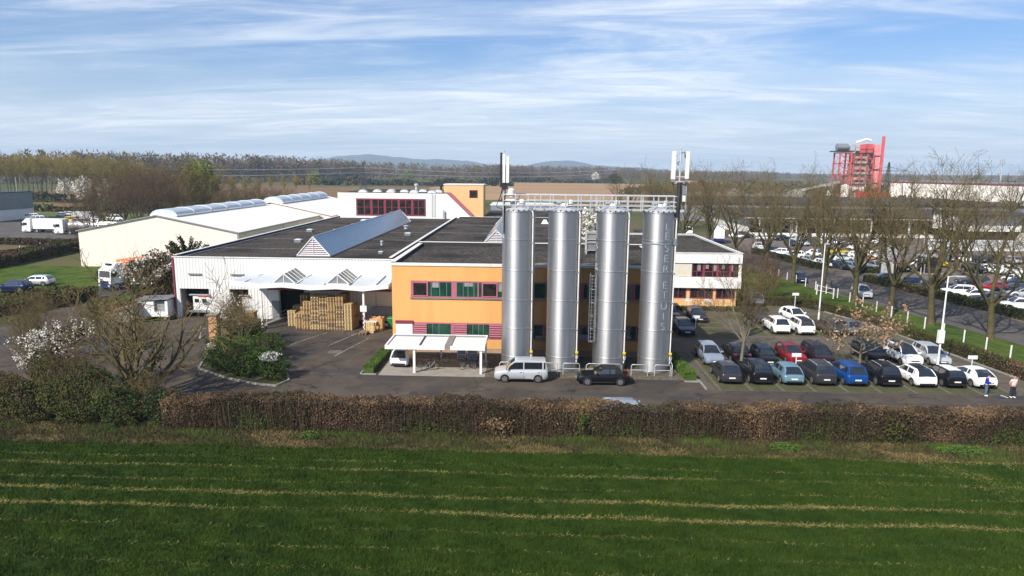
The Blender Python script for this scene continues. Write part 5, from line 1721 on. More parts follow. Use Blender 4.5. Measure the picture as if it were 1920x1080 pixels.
A_, N_ = 90, -90         # nose away from the camera, nose towards it
G1 = 'cars in the front row of the car park'
rows = [('hatch', 'graphite', 16.85, 'dark grey hatchback with red tail lights, first in the front row', {}),
        ('suv', 'black', 19.35, 'black crossover with red tail lights right of the dark grey hatchback', {}),
        ('hatch', 'pale_blue', 21.95, 'pale blue hatchback in the front row', {}),
        ('suv', 'graphite', 24.55, 'dark grey estate with roof rails between the pale blue and bright blue cars', {'roof_rails': True}),
        ('mpv', 'blue', 27.1, 'bright blue people carrier in the front row', {}),
        ('suv', 'black', 29.85, 'black off-roader with roof rails right of the bright blue people carrier', {'roof_rails': True}),
        ('hatch', 'white', 32.7, 'white hatchback with black roof in the front row behind the lamp post', {'roof': 'black'}),
        ('small', 'black', 35.2, 'small black car with a white roof between two white cars', {'roof': 'white'}),
        ('coupe', 'white', 37.55, 'white coupe next to the person in the blue hoodie', {})]
for st_, co, x, lbl, kw in rows:
    park(st_, co, x, 54.75 + STY[st_]['L'] / 2, A_ + random.Random(x).uniform(-1.5, 1.5), lbl, group=G1, **kw)
G2 = 'cars in the second row of the car park'
for st_, co, x, y, rz, lbl, kw in [
        ('wagon', 'silver_blue', 16.9, 60.1, N_, 'silver blue estate at the left end of the second row', {}),
        ('sedan', 'black', 19.6, 61.0, A_, 'black saloon with its tail to the front, behind the bare tree trunk', {}),
        ('small', 'black', 21.85, 60.2, N_, 'small black hatchback facing the front, left of the red car', {}),
        ('hatch', 'red', 24.65, 60.9, N_, 'dark red hatchback facing the front in the second row', {}),
        ('mpv', 'plum', 27.0, 60.5, N_, 'dark plum people carrier facing the front right of the red hatchback', {}),
        ('suv', 'black', 32.4, 61.6, N_, 'big black off-roader facing the front right of the brown leaved tree', {}),
        ('mpv', 'white', 35.15, 61.0, N_, 'white people carrier with black roof facing the front', {'roof': 'black'}),
        ('wagon', 'silver', 37.95, 61.2, N_ - 4, 'silver estate facing the front at the right end of the second row', {})]:
    park(st_, co, x, y + STY[st_]['L'] / 2, rz, lbl, group=G2, **kw)
G3 = 'cars in the rear part of the car park'
for st_, co, x, y, rz, lbl, kw in [
        ('suv', 'white', 27.5, 72.9, A_, 'white compact off-roader with its tail to the front, left of the pair', {}),
        ('suv', 'white', 30.05, 72.6, A_, 'white sporty off-roader with black roof, right of the pair', {'roof': 'black'}),
        ('hatch', 'white', 31.6, 78.6, N_ + 10, 'white hatchback nose to nose behind the two white off-roaders', {}),
        ('sedan', 'graphite', 27.0, 78.0, N_ + 8, 'dark grey saloon behind the left white off-roader', {}),
        ('wagon', 'graphite', 33.1, 72.6, A_, 'dark estate half hidden by the brown leaved tree', {}),
        ('hatch', 'grey', 35.3, 72.8, A_, 'grey hatchback right of the brown leaved tree', {}),
        ('sedan', 'navy', 16.95, 71.4, N_, 'dark blue saloon in the silo shadow, nose to the front', {}),
        ('hatch', 'navy', 19.9, 78.0, N_, 'dark blue hatchback with its own bay sign behind the saloon', {}),
        ('wagon', 'navy', 16.9, 78.8, N_, 'dark blue estate half hidden behind the lettered silo', {}),
        ('mpv', 'brown', 24.6, 88.9, N_ - 60, 'dark brown car parked under the windows of the office wing', {}),
        ('suv', 'silver_blue', 29.9, 88.6, A_, 'grey blue off-roader parked at the corner of the office wing', {})]:
    park(st_, co, x, y + (STY[st_]['L'] / 2 if st_ != 'mpv' or co != 'brown' else 0), rz, lbl, group=G3, **kw)
c = car('van', 'silver', 'silver passenger van parked along the road before the first silo', cat='van', group=None)
c.location = (-.62, 55.3, .018)
c.rotation_euler = (0, 0, R(181))
c = car('cabrio', 'black', 'black convertible with a closed soft top parked before the third silo', roof='soft_top', group=None)
c.location = (6.15, 54.85, .018)
c.rotation_euler = (0, 0, R(181))
c = car('small', 'white', 'small white electric car with a black tailgate under the left end of the carport', roof=None, group=None)
c.location = (-11.35, 59.75, .03)
c.rotation_euler = (0, 0, R(86))
MB().box(-1.84, -1.79, -.62, .62, .78, 1.0).build('tailgate_panel', 'car_glass', c)
c = car('wagon', 'silver_blue', 'silver blue car hidden behind the brown hedge below the black convertible', group=None)
c.location = (7.2, 46.25, .018)
c.rotation_euler = (0, 0, R(2))
# street
park('hatch', 'navy', 43.6, 110.3, -98, 'dark blue hatchback stopped on the grass edge of the street', group='cars on the street')
park('suv', 'silver', 47.4, 97.3, -98, 'silver off-roader on the street behind the brown leaved tree', group='cars on the street')
# left side
park('wagon', 'silver', -72.2, 96.6, 184, 'silver estate with a red tail light parked at the left lawn edge', group='cars on the left')
park('suv', 'navy', -71.4, 91.2, 182, 'dark blue car at the left picture edge before the silver estate', group='cars on the left')
park('wagon', 'navy', -170, 207.5, 150, 'dark blue car by the grey building in the lorry yard', group='cars on the left')
park('hatch', 'white', -160, 230, 20, 'white car on the meadow edge beyond the lorry yard', group='cars on the left')
park('bigvan', 'white', -158, 214, 10, 'white delivery van behind the lorries', cat='van', group='cars on the left')
park('bigvan', 'yellow', -139, 203, 170, 'yellow delivery van behind the silver trailer', cat='van', group='cars on the left')
park('hatch', 'yellow', -131, 206, 175, 'yellow car right of the yellow van in the lorry yard', group='cars on the left')
# dealer yard beyond the street
rd = random.Random(21)
GD = 'cars on the dealer yard beyond the street'
dl = [('suv', 'white', 52.9, 156.2, -20, 'white off-roader at the far left end of the dealer hedge'),
      ('wagon', 'white', 53.2, 146.6, 160, 'white estate second from the far left end of the dealer hedge'),
      ('hatch', 'graphite', 52.4, 150.2, 165, 'dark hatchback between the two far white cars of the dealer hedge'),
      ('suv', 'white', 54.0, 140.6, 170, 'white off-roader with tinted windows along the dealer hedge'),
      ('hatch', 'silver', 54.6, 133.2, -80, 'silver hatchback facing the street at the dealer hedge'),
      ('small', 'white', 55.0, 128.8, -80, 'small white car facing the street beside the silver hatchback'),
      ('hatch', 'navy', 57.4, 126.4, -80, 'dark car in the tree shadow at the dealer entrance'),
      ('wagon', 'silver_blue', 58.8, 124.6, -80, 'silver blue estate at the dealer entrance corner'),
      ('suv', 'silver', 63.2, 125.6, -80, 'silver off-roader right of the tree at the dealer entrance'),
      ('hatch', 'black', 67.2, 124.8, 100, 'black hatchback behind the grey sign column'),
      ('suv', 'white', 62.0, 136.6, 15, 'white off-roader side-on in front of the yellow car'),
      ('sedan', 'white', 60.4, 144.6, -60, 'white saloon in the middle of the dealer yard'),
      ('coupe', 'yellow', 66.6, 148.6, 10, 'yellow sports car behind the white off-roader'),
      ('wagon', 'white', 68.2, 142.0, -30, 'white estate right of the yellow sports car'),
      ('hatch', 'orange', 67.4, 137.2, 20, 'copper coloured car in front of the white estate'),
      ('hatch', 'white', 71.4, 143.4, -30, 'white hatchback at the right end of the middle dealer row'),
      ('suv', 'white', 73.0, 127.4, -60, 'white off-roader facing left beside the glass box'),
      ('coupe', 'yellow', 77.6, 130.8, 15, 'yellow sports car partly behind a tree trunk on the right'),
      ('sedan', 'black', 57.6, 111.4, 165, 'black saloon at the head of the dark row behind the street hedge'),
      ('wagon', 'navy', 59.2, 107.4, 165, 'dark blue estate second in the dark row behind the street hedge'),
      ('sedan', 'graphite', 60.6, 104.6, 165, 'dark grey saloon third in the dark row behind the street hedge'),
      ('wagon', 'black', 61.2, 102.0, 165, 'black estate last in the dark row behind the street hedge'),
      ('suv', 'white', 62.2, 99.2, 165, 'white off-roader first of the pale pair behind the street hedge'),
      ('wagon', 'white', 63.0, 96.9, 165, 'white estate second of the pale pair behind the street hedge'),
      ('sedan', 'navy', 63.5, 94.4, 165, 'dark blue saloon right of the pale pair'),
      ('hatch', 'plum', 63.2, 92.2, 165, 'dark plum hatchback behind the street hedge'),
      ('suv', 'white', 64.0, 89.4, 165, 'white off-roader near the right picture edge behind the hedge'),
      ('wagon', 'white', 66.2, 87.6, 165, 'white estate cut by the right picture edge behind the hedge'),
      ('wagon', 'graphite', 71.0, 110.2, 175, 'dark grey estate in the second dealer row'),
      ('hatch', 'bright_red', 70.0, 104.2, 170, 'red hatchback in the second dealer row'),
      ('sedan', 'navy', 72.3, 102.6, 160, 'dark blue saloon right of the red hatchback'),
      ('hatch', 'silver', 71.0, 98.6, 160, 'silver hatchback at the right end of the second dealer row'),
      ('suv', 'black', 76.0, 107.2, 160, 'black off-roader behind the red hatchback'),
      ('hatch', 'white', 55.0, 183, 5, 'white hatchback parked at the dealer building corner'),
      ('suv', 'graphite', 57.6, 184.8, 5, 'dark off-roader at the dealer building corner'),
      ('wagon', 'white', 60.8, 178.2, 20, 'white estate in the back row before the dealer building'),
      ('sedan', 'navy', 65.6, 179, 20, 'dark blue saloon in the back row before the dealer building'),
      ('hatch', 'silver', 68.4, 175.4, 20, 'silver hatchback in the back row before the dealer building'),
      ('wagon', 'graphite', 71.2, 172, 20, 'dark estate in the back row before the dealer building'),
      ('suv', 'white', 75.4, 159, 20, 'white off-roader behind the middle dealer row'),
      ('hatch', 'beige', 77.6, 151.4, 20, 'beige hatchback behind the middle dealer row')]
for st_, co, x, y, rz, lbl in dl:
    park(st_, co, x, y, rz + rd.uniform(-3, 3), lbl, group=GD)

cols = ['white', 'white', 'silver', 'black', 'graphite', 'white', 'grey', 'navy', 'white', 'graphite', 'silver_blue', 'white']
nm = {'white': 'white', 'silver': 'silver', 'black': 'black', 'graphite': 'dark grey', 'grey': 'grey', 'navy': 'navy', 'bright_red': 'red', 'silver_blue': 'silver blue'}
for r, (x0, y0, dx, dy, n, rz, where) in enumerate([(79, 112, 2.9, -.8, 12, 100, 'in the packed row nearest the street, far right of the dealer yard'), (80, 124, 2.9, -.7, 11, -80, 'in the second packed row of the dealer yard on the right'),
                                                    (84, 140, 2.9, -.5, 12, 100, 'in the third packed row before the glazed screen wall'), (63, 166, 2.9, 1.0, 9, -75, 'in the far packed row before the dealer show window'),
                                                    (73, 88, 2.6, -2.6, 6, 130, 'in the packed rows cut by the right picture edge')]):
    for k in range(n):
        co = cols[(k * 5 + r * 3) % len(cols)]
        park(['hatch', 'suv', 'wagon', 'hatch'][(k + r) % 4], co, x0 + dx * k, y0 + dy * k, rz + rd.uniform(-3, 3), '%s car %s' % (nm[co], where), group='cars packed on the far dealer yard')
for i, (px_, y, st_, co) in enumerate([(60, 205, 'bigvan', 'white'), (95, 190, 'suv', 'white'), (118, 232, 'suv', 'white'), (122, 214, 'hatch', 'white'), (140, 196, 'bigvan', 'white'), (165, 205, 'hatch', 'white'), (205, 214, 'bigvan', 'white'), (300, 222, 'bigvan', 'white'), (322, 226, 'bigvan', 'white')]):
    park(st_, co, (px_ - 993) / 1280 * y, y, [5, 170, 12, 185][i % 4], 'white vehicle parked among others behind the lorries on the left', cat='van' if st_ == 'bigvan' else 'car', group='white vehicles behind the lorries')


# ---------------------------------------------------------------- lorries
def lorry_cab(root, col, skirt, x0=0.0):
    """cab-over tractor, nose at +x"""
    m = MB().mat(0)
    m.hexa([(x0, -1.22, .95), (x0 + 2.2, -1.22, .95), (x0 + 2.2, 1.22, .95), (x0, 1.22, .95)], [(x0, -1.22, 2.9), (x0 + 1.98, -1.2, 2.9), (x0 + 1.98, 1.2, 2.9), (x0, 1.22, 2.9)])
    m.hexa([(x0, -1.2, 2.9), (x0 + 1.9, -1.15, 2.9), (x0 + 1.9, 1.15, 2.9), (x0, 1.2, 2.9)], [(x0, -1.1, 3.75), (x0 + 1.0, -1.0, 3.72), (x0 + 1.0, 1.0, 3.72), (x0, 1.1, 3.75)])
    m.mat(1).box(x0 + .05, x0 + 2.24, -1.23, 1.23, .35, .95)
    m.build('cab', [PAINT[col], PAINT[skirt]], root)
    MB().hexa([(x0 + 2.1, -1.05, 1.85), (x0 + 2.14, -1.05, 1.85), (x0 + 2.14, 1.05, 1.85), (x0 + 2.1, 1.05, 1.85)], [(x0 + 1.98, -1.0, 2.72), (x0 + 2.02, -1.0, 2.72), (x0 + 2.02, 1.0, 2.72), (x0 + 1.98, 1.0, 2.72)]).build('windscreen', 'car_glass', root)
    for sg in (-1, 1):
        MB().box(x0 + .8, x0 + 1.8, sg * 1.225 - .01, sg * 1.225 + .01, 1.9, 2.6).build('side_window', 'car_glass', root)
        MB().box(x0 + 2.0, x0 + 2.15, sg * 1.42 - .12, sg * 1.42 + .12, 1.9, 2.6).build('door_mirror', 'car_black', root)
        MB().box(x0 + 2.2, x0 + 2.27, sg * .95 - .18, sg * .95 + .18, .55, .8).build('headlight', 'lamp_clear', root)
    MB().box(x0 + 2.15, x0 + 2.26, -.8, .8, 1.0, 1.35).box(x0 + 2.2, x0 + 2.26, -.55, .55, .4, .55).build('grille', 'car_black', root)
    MB().box(x0 + 1.2, x0 + 1.5, -.5, .5, 3.5, 3.72).build('roof_light_bar', 'car_black', root)


def lorry_wheels(root, xs_):
    for ax in xs_:
        for sg in (-1, 1):
            w = MB().lathe([(.3, -.14), (.48, -.15), (.5, -.1), (.5, .1), (.48, .15), (.3, .14)], (ax, sg * 1.08, .5), 18, 'y').build('wheel', 'tyre', root, smooth=35)
            MB().lathe([(.3, -.01), (.3, .01)], (ax, sg * 1.225, .5), 14, 'y').build('rim', 'rim', w)


t = thing('articulated_lorry', 'white lorry with a blue bumper and orange tarpaulin trailer by the blossoming bush', 'lorry', (-59.2, 95.4, 0), R(-110))
paint('lorry_blue', (.01, .03, .16))
pmat('tarpaulin', (.72, .20, .06), .6)
lorry_cab(t, 'white', 'lorry_blue', 0)
lorry_wheels(t, (1.3, -1.6, -9, -10.2))
MB().box(-2.2, 0, -.5, .5, .55, .95).box(-12.5, -1.3, -1.1, 1.1, .95, 1.15).build('chassis', 'dark_metal', t)
MB().box(-12.6, -.9, -1.25, 1.25, 1.15, 3.95).build('trailer_box', 'tarpaulin', t)
for i, (x, y, rz, lbl) in enumerate([(-129.5, 174.5, 181, 'white lorry at the front left of the lorry yard, whole cab in view'), (-118.5, 171.0, 183, 'white lorry with a grey tanker body in front of the other white lorry')]):
    t = thing('articulated_lorry', lbl, 'lorry', (x, y, 0), R(rz))
    lorry_cab(t, 'white', 'white', 0)
    lorry_wheels(t, (1.3, -1.6, -6, -7.2))
    MB().box(-9, 0, -.5, .5, .55, .95).build('chassis', 'dark_metal', t)
    if i:
        MB().lathe([(.3, -8.5), (1.15, -8.2), (1.2, -7.9), (1.2, -1.5), (1.15, -1.2), (.3, -.9)], (0, 0, 2.2), 20, 'x').build('tank', 'galv', t, smooth=40)
    else:
        MB().box(-8.6, -.7, -1.25, 1.25, 1.0, 3.6).build('cargo_box', 'white_metal', t)
t = thing('flatbed_trailer', 'trailer loaded with layered silver pipes beside the white lorries', 'trailer', (-104, 170, 0), R(180))
MB().box(-5.5, 5.5, -1.2, 1.2, .9, 1.1).build('chassis', 'dark_metal', t)
lorry_wheels(t, (-3.5, -2.3, 3.5))
m = MB()
for r in range(5):
    for k in range(5):
        m.tube([(-5.3, -.96 + k * .48, 1.35 + r * .46), (5.3, -.96 + k * .48, 1.35 + r * .46)], .22, 8)
m.build('pipe_load', 'alu', t)
t = thing('box_truck', 'white box truck with a dark blue lower edge on the dealer yard', 'truck', (47.2, 172, 0), R(75))
lorry_cab(t, 'white', 'lorry_blue', 1.0)
lorry_wheels(t, (2.3, -2.6))
MB().mat(0).box(-4.6, .9, -1.25, 1.25, 1.35, 4.1).mat(1).box(-4.6, .9, -1.26, 1.26, .7, 1.35).build('cargo_box', [PAINT['white'], PAINT['lorry_blue']], t)
t = park('bigvan', 'white', 44.2, 193.5, 90, 'white delivery van behind the lettered silo edge', cat='van', group=None)

# ================================================================== PLANTS
def segs_arrays(segs, n):
    a = np.array(segs, np.float64)
    P0, P1, R0, R1 = a[:, 0:3], a[:, 3:6], a[:, 6], a[:, 7]
    d = P1 - P0
    d /= np.maximum(np.linalg.norm(d, axis=1, keepdims=True), 1e-9)
    up = np.where(np.abs(d[:, 2:3]) < .9, np.array([[0, 0, 1.0]]), np.array([[1.0, 0, 0]]))
    s = np.cross(d, up)
    s /= np.linalg.norm(s, axis=1, keepdims=True)
    u = np.cross(s, d)
    V = np.zeros((len(a), 2 * n, 3))
    for k in range(n):
        c, q = math.cos(2 * math.pi * k / n), math.sin(2 * math.pi * k / n)
        o = s * c + u * q
        V[:, k] = P0 + o * R0[:, None]
        V[:, n + k] = P1 + o * R1[:, None]
    F = np.zeros((len(a), n, 4), np.int32)
    b = np.arange(len(a))[:, None] * 2 * n
    for k in range(n):
        F[:, k] = np.hstack([b + k, b + (k + 1) % n, b + n + (k + 1) % n, b + n + k])
    return V.reshape(-1, 3), F.reshape(-1, 4)


def leaf_quads(P, size, seed, aspect=.7, jitter=.35):
    """one small tilted quad per point"""
    g = np.random.default_rng(seed)
    n = len(P)
    a = g.normal(size=(n, 3))
    a /= np.linalg.norm(a, axis=1, keepdims=True)
    b = np.cross(a, g.normal(size=(n, 3)))
    b /= np.maximum(np.linalg.norm(b, axis=1, keepdims=True), 1e-6)
    sz = size * (1 + jitter * g.uniform(-1, 1, (n, 1)))
    a, b = a * sz / 2, b * sz * aspect / 2
    V = np.stack([P - a - b, P + a - b * .6, P + a * 1.1 + b, P - a * .8 + b], 1).reshape(-1, 3)
    F = (np.arange(n)[:, None] * 4 + np.arange(4)[None]).astype(np.int32)
    return V, F


def blob(c, r, n, seed, shell=.55, lump=.25):
    """points scattered through a lumpy ellipsoid, denser near its surface"""
    g = np.random.default_rng(seed)
    d = g.normal(size=(n, 3))
    d /= np.linalg.norm(d, axis=1, keepdims=True)
    ph = g.uniform(0, 6.28, (5, 3))
    fr = g.uniform(1.5, 4.5, (5, 3))
    w = sum(np.sin((d * fr[i]).sum(1) * 1.6 + ph[i, 0]) for i in range(5)) / 5
    rad = (shell + (1 - shell) * g.uniform(0, 1, n) ** .6) * (1 + lump * w * 1.6)
    return np.array(c) + d * rad[:, None] * np.array(r)


def fnoise(P, seed, f):
    g = np.random.default_rng(seed)
    out = np.zeros(len(P))
    for i in range(6):
        k = g.normal(size=3) * f * (1 + .7 * i)
        out += np.sin(P @ k + g.uniform(0, 6.28)) / (1 + .35 * i)
    return out / 2.2


class Rnd(random.Random):
    def n(self, s):
        return self.gauss(0, s)


def grow(seed, h, th, tr, limbs, tilt, upright=(.16, .12, .10, .10), dens=(1.0, 1.0, 1.0), stems=1, limb_len=1.0, side=.52, wob=.13, rmin=.012):
    r = Rnd(seed)
    heavy, twigs = [], []

    def norm(d):
        l = math.sqrt(d[0] ** 2 + d[1] ** 2 + d[2] ** 2) or 1
        return (d[0] / l, d[1] / l, d[2] / l)

    nseg = (6, 5, 4, 3)
    kids = (1.5 * dens[0], 1.6 * dens[1], 1.5 * dens[2], 0)

    def branch(p, d, L, rad, lev):
        st = L / nseg[lev]
        for s in range(nseg[lev]):
            d = norm((d[0] + r.n(wob), d[1] + r.n(wob), d[2] + r.n(wob * .7) + upright[lev]))
            q = (p[0] + d[0] * st, p[1] + d[1] * st, p[2] + d[2] * st)
            f1 = 1 - .78 * (s + 1) / nseg[lev]
            r0 = rad * (1 - .78 * s / nseg[lev])
            r1 = max(rmin * .7, rad * f1)
            (heavy if lev < 2 else twigs).append((*p, *q, max(r0, rmin), r1))
            p = q
            if lev < 3 and s >= (1 if lev == 0 else 0):
                k = kids[lev]
                k = int(k) + (r.random() < k - int(k))
                for _ in range(k):
                    a = r.uniform(0, 6.283)
                    t = r.uniform(.5, 1.05)
                    # a vector leaning away from d
                    x = (-d[1], d[0], 0) if abs(d[2]) < .95 else (1, 0, 0)
                    x = norm(x)
                    y = (d[1] * x[2] - d[2] * x[1], d[2] * x[0] - d[0] * x[2], d[0] * x[1] - d[1] * x[0])
                    c, z = math.cos(a), math.sin(a)
                    e = norm(tuple(d[i] * math.cos(t) + (x[i] * c + y[i] * z) * math.sin(t) for i in range(3)))
                    branch(p, e, L * side * r.uniform(.7, 1.2) * (1 - .35 * s / nseg[lev]), max(rmin, r1 * .66), lev + 1)

    for k in range(stems):
        a0 = 6.283 * k / stems + r.uniform(0, .5)
        p = (.25 * math.cos(a0), .25 * math.sin(a0), -.1) if stems > 1 else (0, 0, -.1)
        d = (r.n(.03), r.n(.03), 1)
        rad = tr
        if th > .3:
            nt = 5
            for s in range(nt):
                d = norm((d[0] + r.n(.03), d[1] + r.n(.03), d[2]))
                q = (p[0] + d[0] * th / nt, p[1] + d[1] * th / nt, p[2] + d[2] * th / nt)
                fl = 1.35 if s == 0 else 1.0
                heavy.append((*p, *q, rad * fl, rad * .95))
                rad *= .95
                p = q
        for i in range(limbs):
            a = 6.283 * i / limbs + r.uniform(-.5, .5) + a0
            t = r.uniform(*tilt)
            e = (math.cos(a) * math.sin(t), math.sin(a) * math.sin(t), math.cos(t))
            dz = r.uniform(-.18, 0) * th
            branch((p[0], p[1], p[2] + dz), e, (h - th) * r.uniform(.78, 1.08) * limb_len, rad * r.uniform(.5, .7), 0)
        if limbs > 3:
            branch(p, norm((r.n(.1), r.n(.1), 1)), (h - th) * .9, rad * .7, 0)
    return heavy, twigs


def tree_proto(name, label, cat, seed, bark, twig, hide=False, sides=(6, 3), **kw):
    root = thing(name, label, cat)
    hv, tw = grow(seed, **kw)
    zs_ = sorted(q[5] for q in tw)
    f = kw['h'] / zs_[int(len(zs_) * .995)]
    hv, tw = [[tuple(c * f for c in q[:6]) + q[6:] for q in arr] for arr in (hv, tw)]
    V, F = segs_arrays(hv, sides[0])
    np_mesh('trunk', V, F, bark, root, smooth=True)
    V, F = segs_arrays(tw, sides[1])
    np_mesh('crown', V, F, twig, root)
    return root


class Stand:
    """hands out the prototypes first, copies after"""
    def __init__(self, protos):
        self.p, self.used, self.k = protos, set(), 0

    def put(self, x, y, rz, label, sc=1.0, group=None, i=None, z=0):
        i = self.k % len(self.p) if i is None else i
        self.k += 1
        o = self.p[i]
        if i in self.used:
            o = dup(o, (x, y, z), rz, label, group, sc)
        else:
            self.used.add(i)
            o.location = (x, y, z)
            o.rotation_euler = (0, 0, rz)
            o.scale = (sc, sc, sc) if isinstance(sc, (int, float)) else sc
            tag(o, label, None, group)
        return o


rt = random.Random(77)
# ---------------------------------------------------------------- plane trees along the street
planes = Stand([tree_proto('plane_tree', 'tree', 'tree', 100 + i, 'bark_plane', 'twig_olive', h=18.2, th=5.2, tr=.38, limbs=6, tilt=(.30, .95), dens=(.95, .80, .66), rmin=.0145, side=.55, wob=.15) for i in range(7)])
street_trees = [(49.0, 71.9, 'bare plane tree by the street, the nearest one at the right picture edge', 1.02), (46.9, 79.2, 'bare plane tree rising right behind the tall lamp post with the box', 1.05),
                (45.3, 85.2, 'bare plane tree third from the near end of the street row', .98), (44.2, 92.6, 'bare plane tree behind the silver off-roader on the street', 1.0),
                (42.9, 99.9, 'dark trunked bare plane tree just behind the thin rear lamp post', 1.03), (42.0, 108.8, 'bare plane tree right before the dark blue hatchback on the street', 1.0),
                (40.6, 118.5, 'bare plane tree at the far end of the white fence', .97), (38.6, 128.5, 'bare plane tree past the fence, behind the office wing corner', 1.0),
                (36.6, 140, 'bare plane tree behind the roof of the office wing, right of the lettered silo', 1.05), (34.0, 153, 'bare plane tree second behind the roof of the office wing', 1.0),
                (31.5, 168, 'bare plane tree farthest in the near street row, beside the right antenna', 1.0)]
for x, y, lbl, sc in street_trees:
    planes.put(x, y, rt.uniform(0, 6), lbl, sc * rt.uniform(.98, 1.04), 'plane trees along the street')
yard_trees = [(56.3, 117.5, 'bare tree on the dealer side of the entrance, by the grey sign column'), (62.5, 118.8, 'bare tree at the dealer entrance with the glass box behind'), (62.8, 86.0, 'bare tree at the right end of the dealer hedge'), (54.3, 132, 'bare tree in the dealer hedge behind the silver hatchback'), (51.5, 148, 'bare tree at the far end of the dealer hedge'), (47.0, 182, 'bare tree beside the white box truck'), (86, 140, 'bare tree before the dealer show window on the right')]
for x, y, lbl in yard_trees:
    planes.put(x, y, rt.uniform(0, 6), lbl, rt.uniform(.80, .95), 'bare trees on the dealer side of the street')
back_trees = [(27, 196, 'spreading bare tree behind the two right silos, left one'), (34, 190, 'spreading bare tree between the right silos and the right antenna'), (40.5, 203, 'spreading bare tree right of the right antenna, behind the wing'),
              (48, 214, 'bare tree at the dealer building corner, left one'), (70, 228, 'bare tree behind the dealer roof, left of the red plant'), (98, 236, 'bare tree behind the dealer roof before the red plant'),
              (128, 236, 'bare tree before the long white industrial shed'), (164, 238, 'bare tree at the right picture edge before the industrial shed')]
for x, y, lbl in back_trees:
    planes.put(x, y, rt.uniform(0, 6), lbl, rt.uniform(.95, 1.12), 'bare trees behind the dealer building')

# ---------------------------------------------------------------- bare trees beyond the warehouse
bush = Stand([tree_proto('bare_tree', 'tree', 'tree', 200 + i, 'bark', tw, h=17.5, th=2.4, tr=.30, limbs=7, tilt=(.25, 1.0), dens=(1.0, 1.05, .95), side=.56, rmin=.016) for i, tw in enumerate(('twig_olive', 'twig_brown', 'twig_olive', 'twig_red'))])
lt = [(190, 182, 1.02, 'dense brown bare tree left of the warehouse, right of the lorry yard'), (158, 160, .74, 'low wide branched bare tree leaning over the silver trailer'), (222, 196, 1.08, 'dense bare tree behind the left end of the warehouse roof'),
      (250, 178, 1.06, 'brown bare tree over the left slope of the warehouse'), (283, 200, 1.15, 'tall olive bare tree over the warehouse ridge start'), (310, 184, 1.08, 'olive bare tree above the first barrel rooflights'),
      (338, 205, 1.12, 'tall olive bare tree left of the yellow green one'), (392, 218, .80, 'low dark bare tree right of the yellow green one'), (415, 204, .70, 'low brown bare tree over the middle barrel rooflights'),
      (440, 226, .78, 'low brown bare tree above the step in the warehouse roof'), (470, 235, .74, 'low bare tree behind the rear barrel rooflights, left one'), (500, 240, .72, 'low bare tree behind the rear barrel rooflights, middle one'),
      (525, 246, .62, 'low bare tree behind the rear barrel rooflights, right one'), (268, 230, 1.0, 'bare tree behind the front row beyond the warehouse'), (205, 225, .95, 'bare tree behind the dense brown one left of the warehouse'), (130, 150, .40, 'small bare tree at the yard edge before the white lorries')]
for px, y, sc, lbl in lt:
    bush.put((px - 993) / 1280 * y, y, rt.uniform(0, 6), lbl, (sc * 1.12, sc * 1.12, sc), 'bare trees beyond the warehouse')
yg = Stand([tree_proto('budding_tree', 'yellow green budding tree among the bare trees beyond the warehouse', 'tree', 231, 'bark', 'twig_yellow', h=17, th=3, tr=.3, limbs=6, tilt=(.2, .8), dens=(1.1, 1.2, 1.2))])
o = yg.put((372 - 993) / 1280 * 212, 212, 0, None, 1.12)
V, F = leaf_quads(blob((0, 0, 11.5), (5.0, 5.0, 6.5), 2600, 5, .3), .42, 6)
np_mesh('foliage', V, F, 'leaf_new', o)

# ---------------------------------------------------------------- poplar plantation, far left
pop = Stand([tree_proto('poplar', 'tree', 'tree', 240 + i, 'bark_pale', 'twig_yellow', sides=(5, 3), h=23, th=9, tr=.24, limbs=5, tilt=(.12, .45), dens=(1.0, 1.2, 1.1), side=.42, rmin=.03) for i in range(3)])
k = 0
for row, yy in enumerate((352, 362, 373, 385)):
    for i in range(16):
        x = -302 + i * 6.6 + rt.uniform(-1.2, 1.2) + row * 2.5
        if x > -200 - row * 3:
            continue
        pop.put(x, yy + rt.uniform(-2, 2), rt.uniform(0, 6), ['pale trunked budding poplar in the front row of the plantation on the far left', 'budding poplar inside the plantation on the far left'][min(row, 1)],
                rt.uniform(.93, 1.06) * (1.0 if x < -230 else .86), 'poplars of the plantation on the far left')
for i in range(12):
    pop.put(-198 + i * 6.5, 366 + i * 2.2, rt.uniform(0, 6), 'low budding poplar in the young row continuing right of the plantation', rt.uniform(.55, .66), 'young poplars right of the plantation')

# ---------------------------------------------------------------- far forest, one mass
g = np.random.default_rng(4)
line = [(-700, 560), (-430, 620), (-330, 760), (-250, 980), (-60, 1040), (0, 1260), (150, 1420), (360, 1500), (700, 1900), (1400, 2300), (2300, 2500)]
tp, th_ = [], []
for (a, b) in zip(line[:-1], line[1:]):
    L = math.dist(a, b)
    for rowi in range(7):
        n = int(L / 5.2)
        t = g.uniform(0, 1, n)
        x = a[0] + (b[0] - a[0]) * t + g.normal(0, 3, n)
        y = a[1] + (b[1] - a[1]) * t + rowi * 11 + g.normal(0, 3, n)
        tp.append(np.stack([x, y], 1))
        hh = 27 - 6 * np.clip((y - 900) / 700, 0, 1) - 6 * np.clip((y - 1500) / 500, 0, 1)
        th_.append(hh * g.uniform(.72, 1.12, n) * (1 + .1 * np.sin(x * .013)))
tp, th_ = np.concatenate(tp), np.concatenate(th_)
N = len(tp)
K = 64
cr = g.normal(size=(N, K, 3))
cr /= np.linalg.norm(cr, axis=2, keepdims=True)
cr *= g.uniform(.35, 1.0, (N, K, 1)) ** .5
cw = (th_ * g.uniform(.14, .22, N))[:, None]
P = np.stack([tp[:, 0:1] + cr[..., 0] * cw, tp[:, 1:2] + cr[..., 1] * cw, th_[:, None] * (.60 + .40 * cr[..., 2] * .97)], 2)
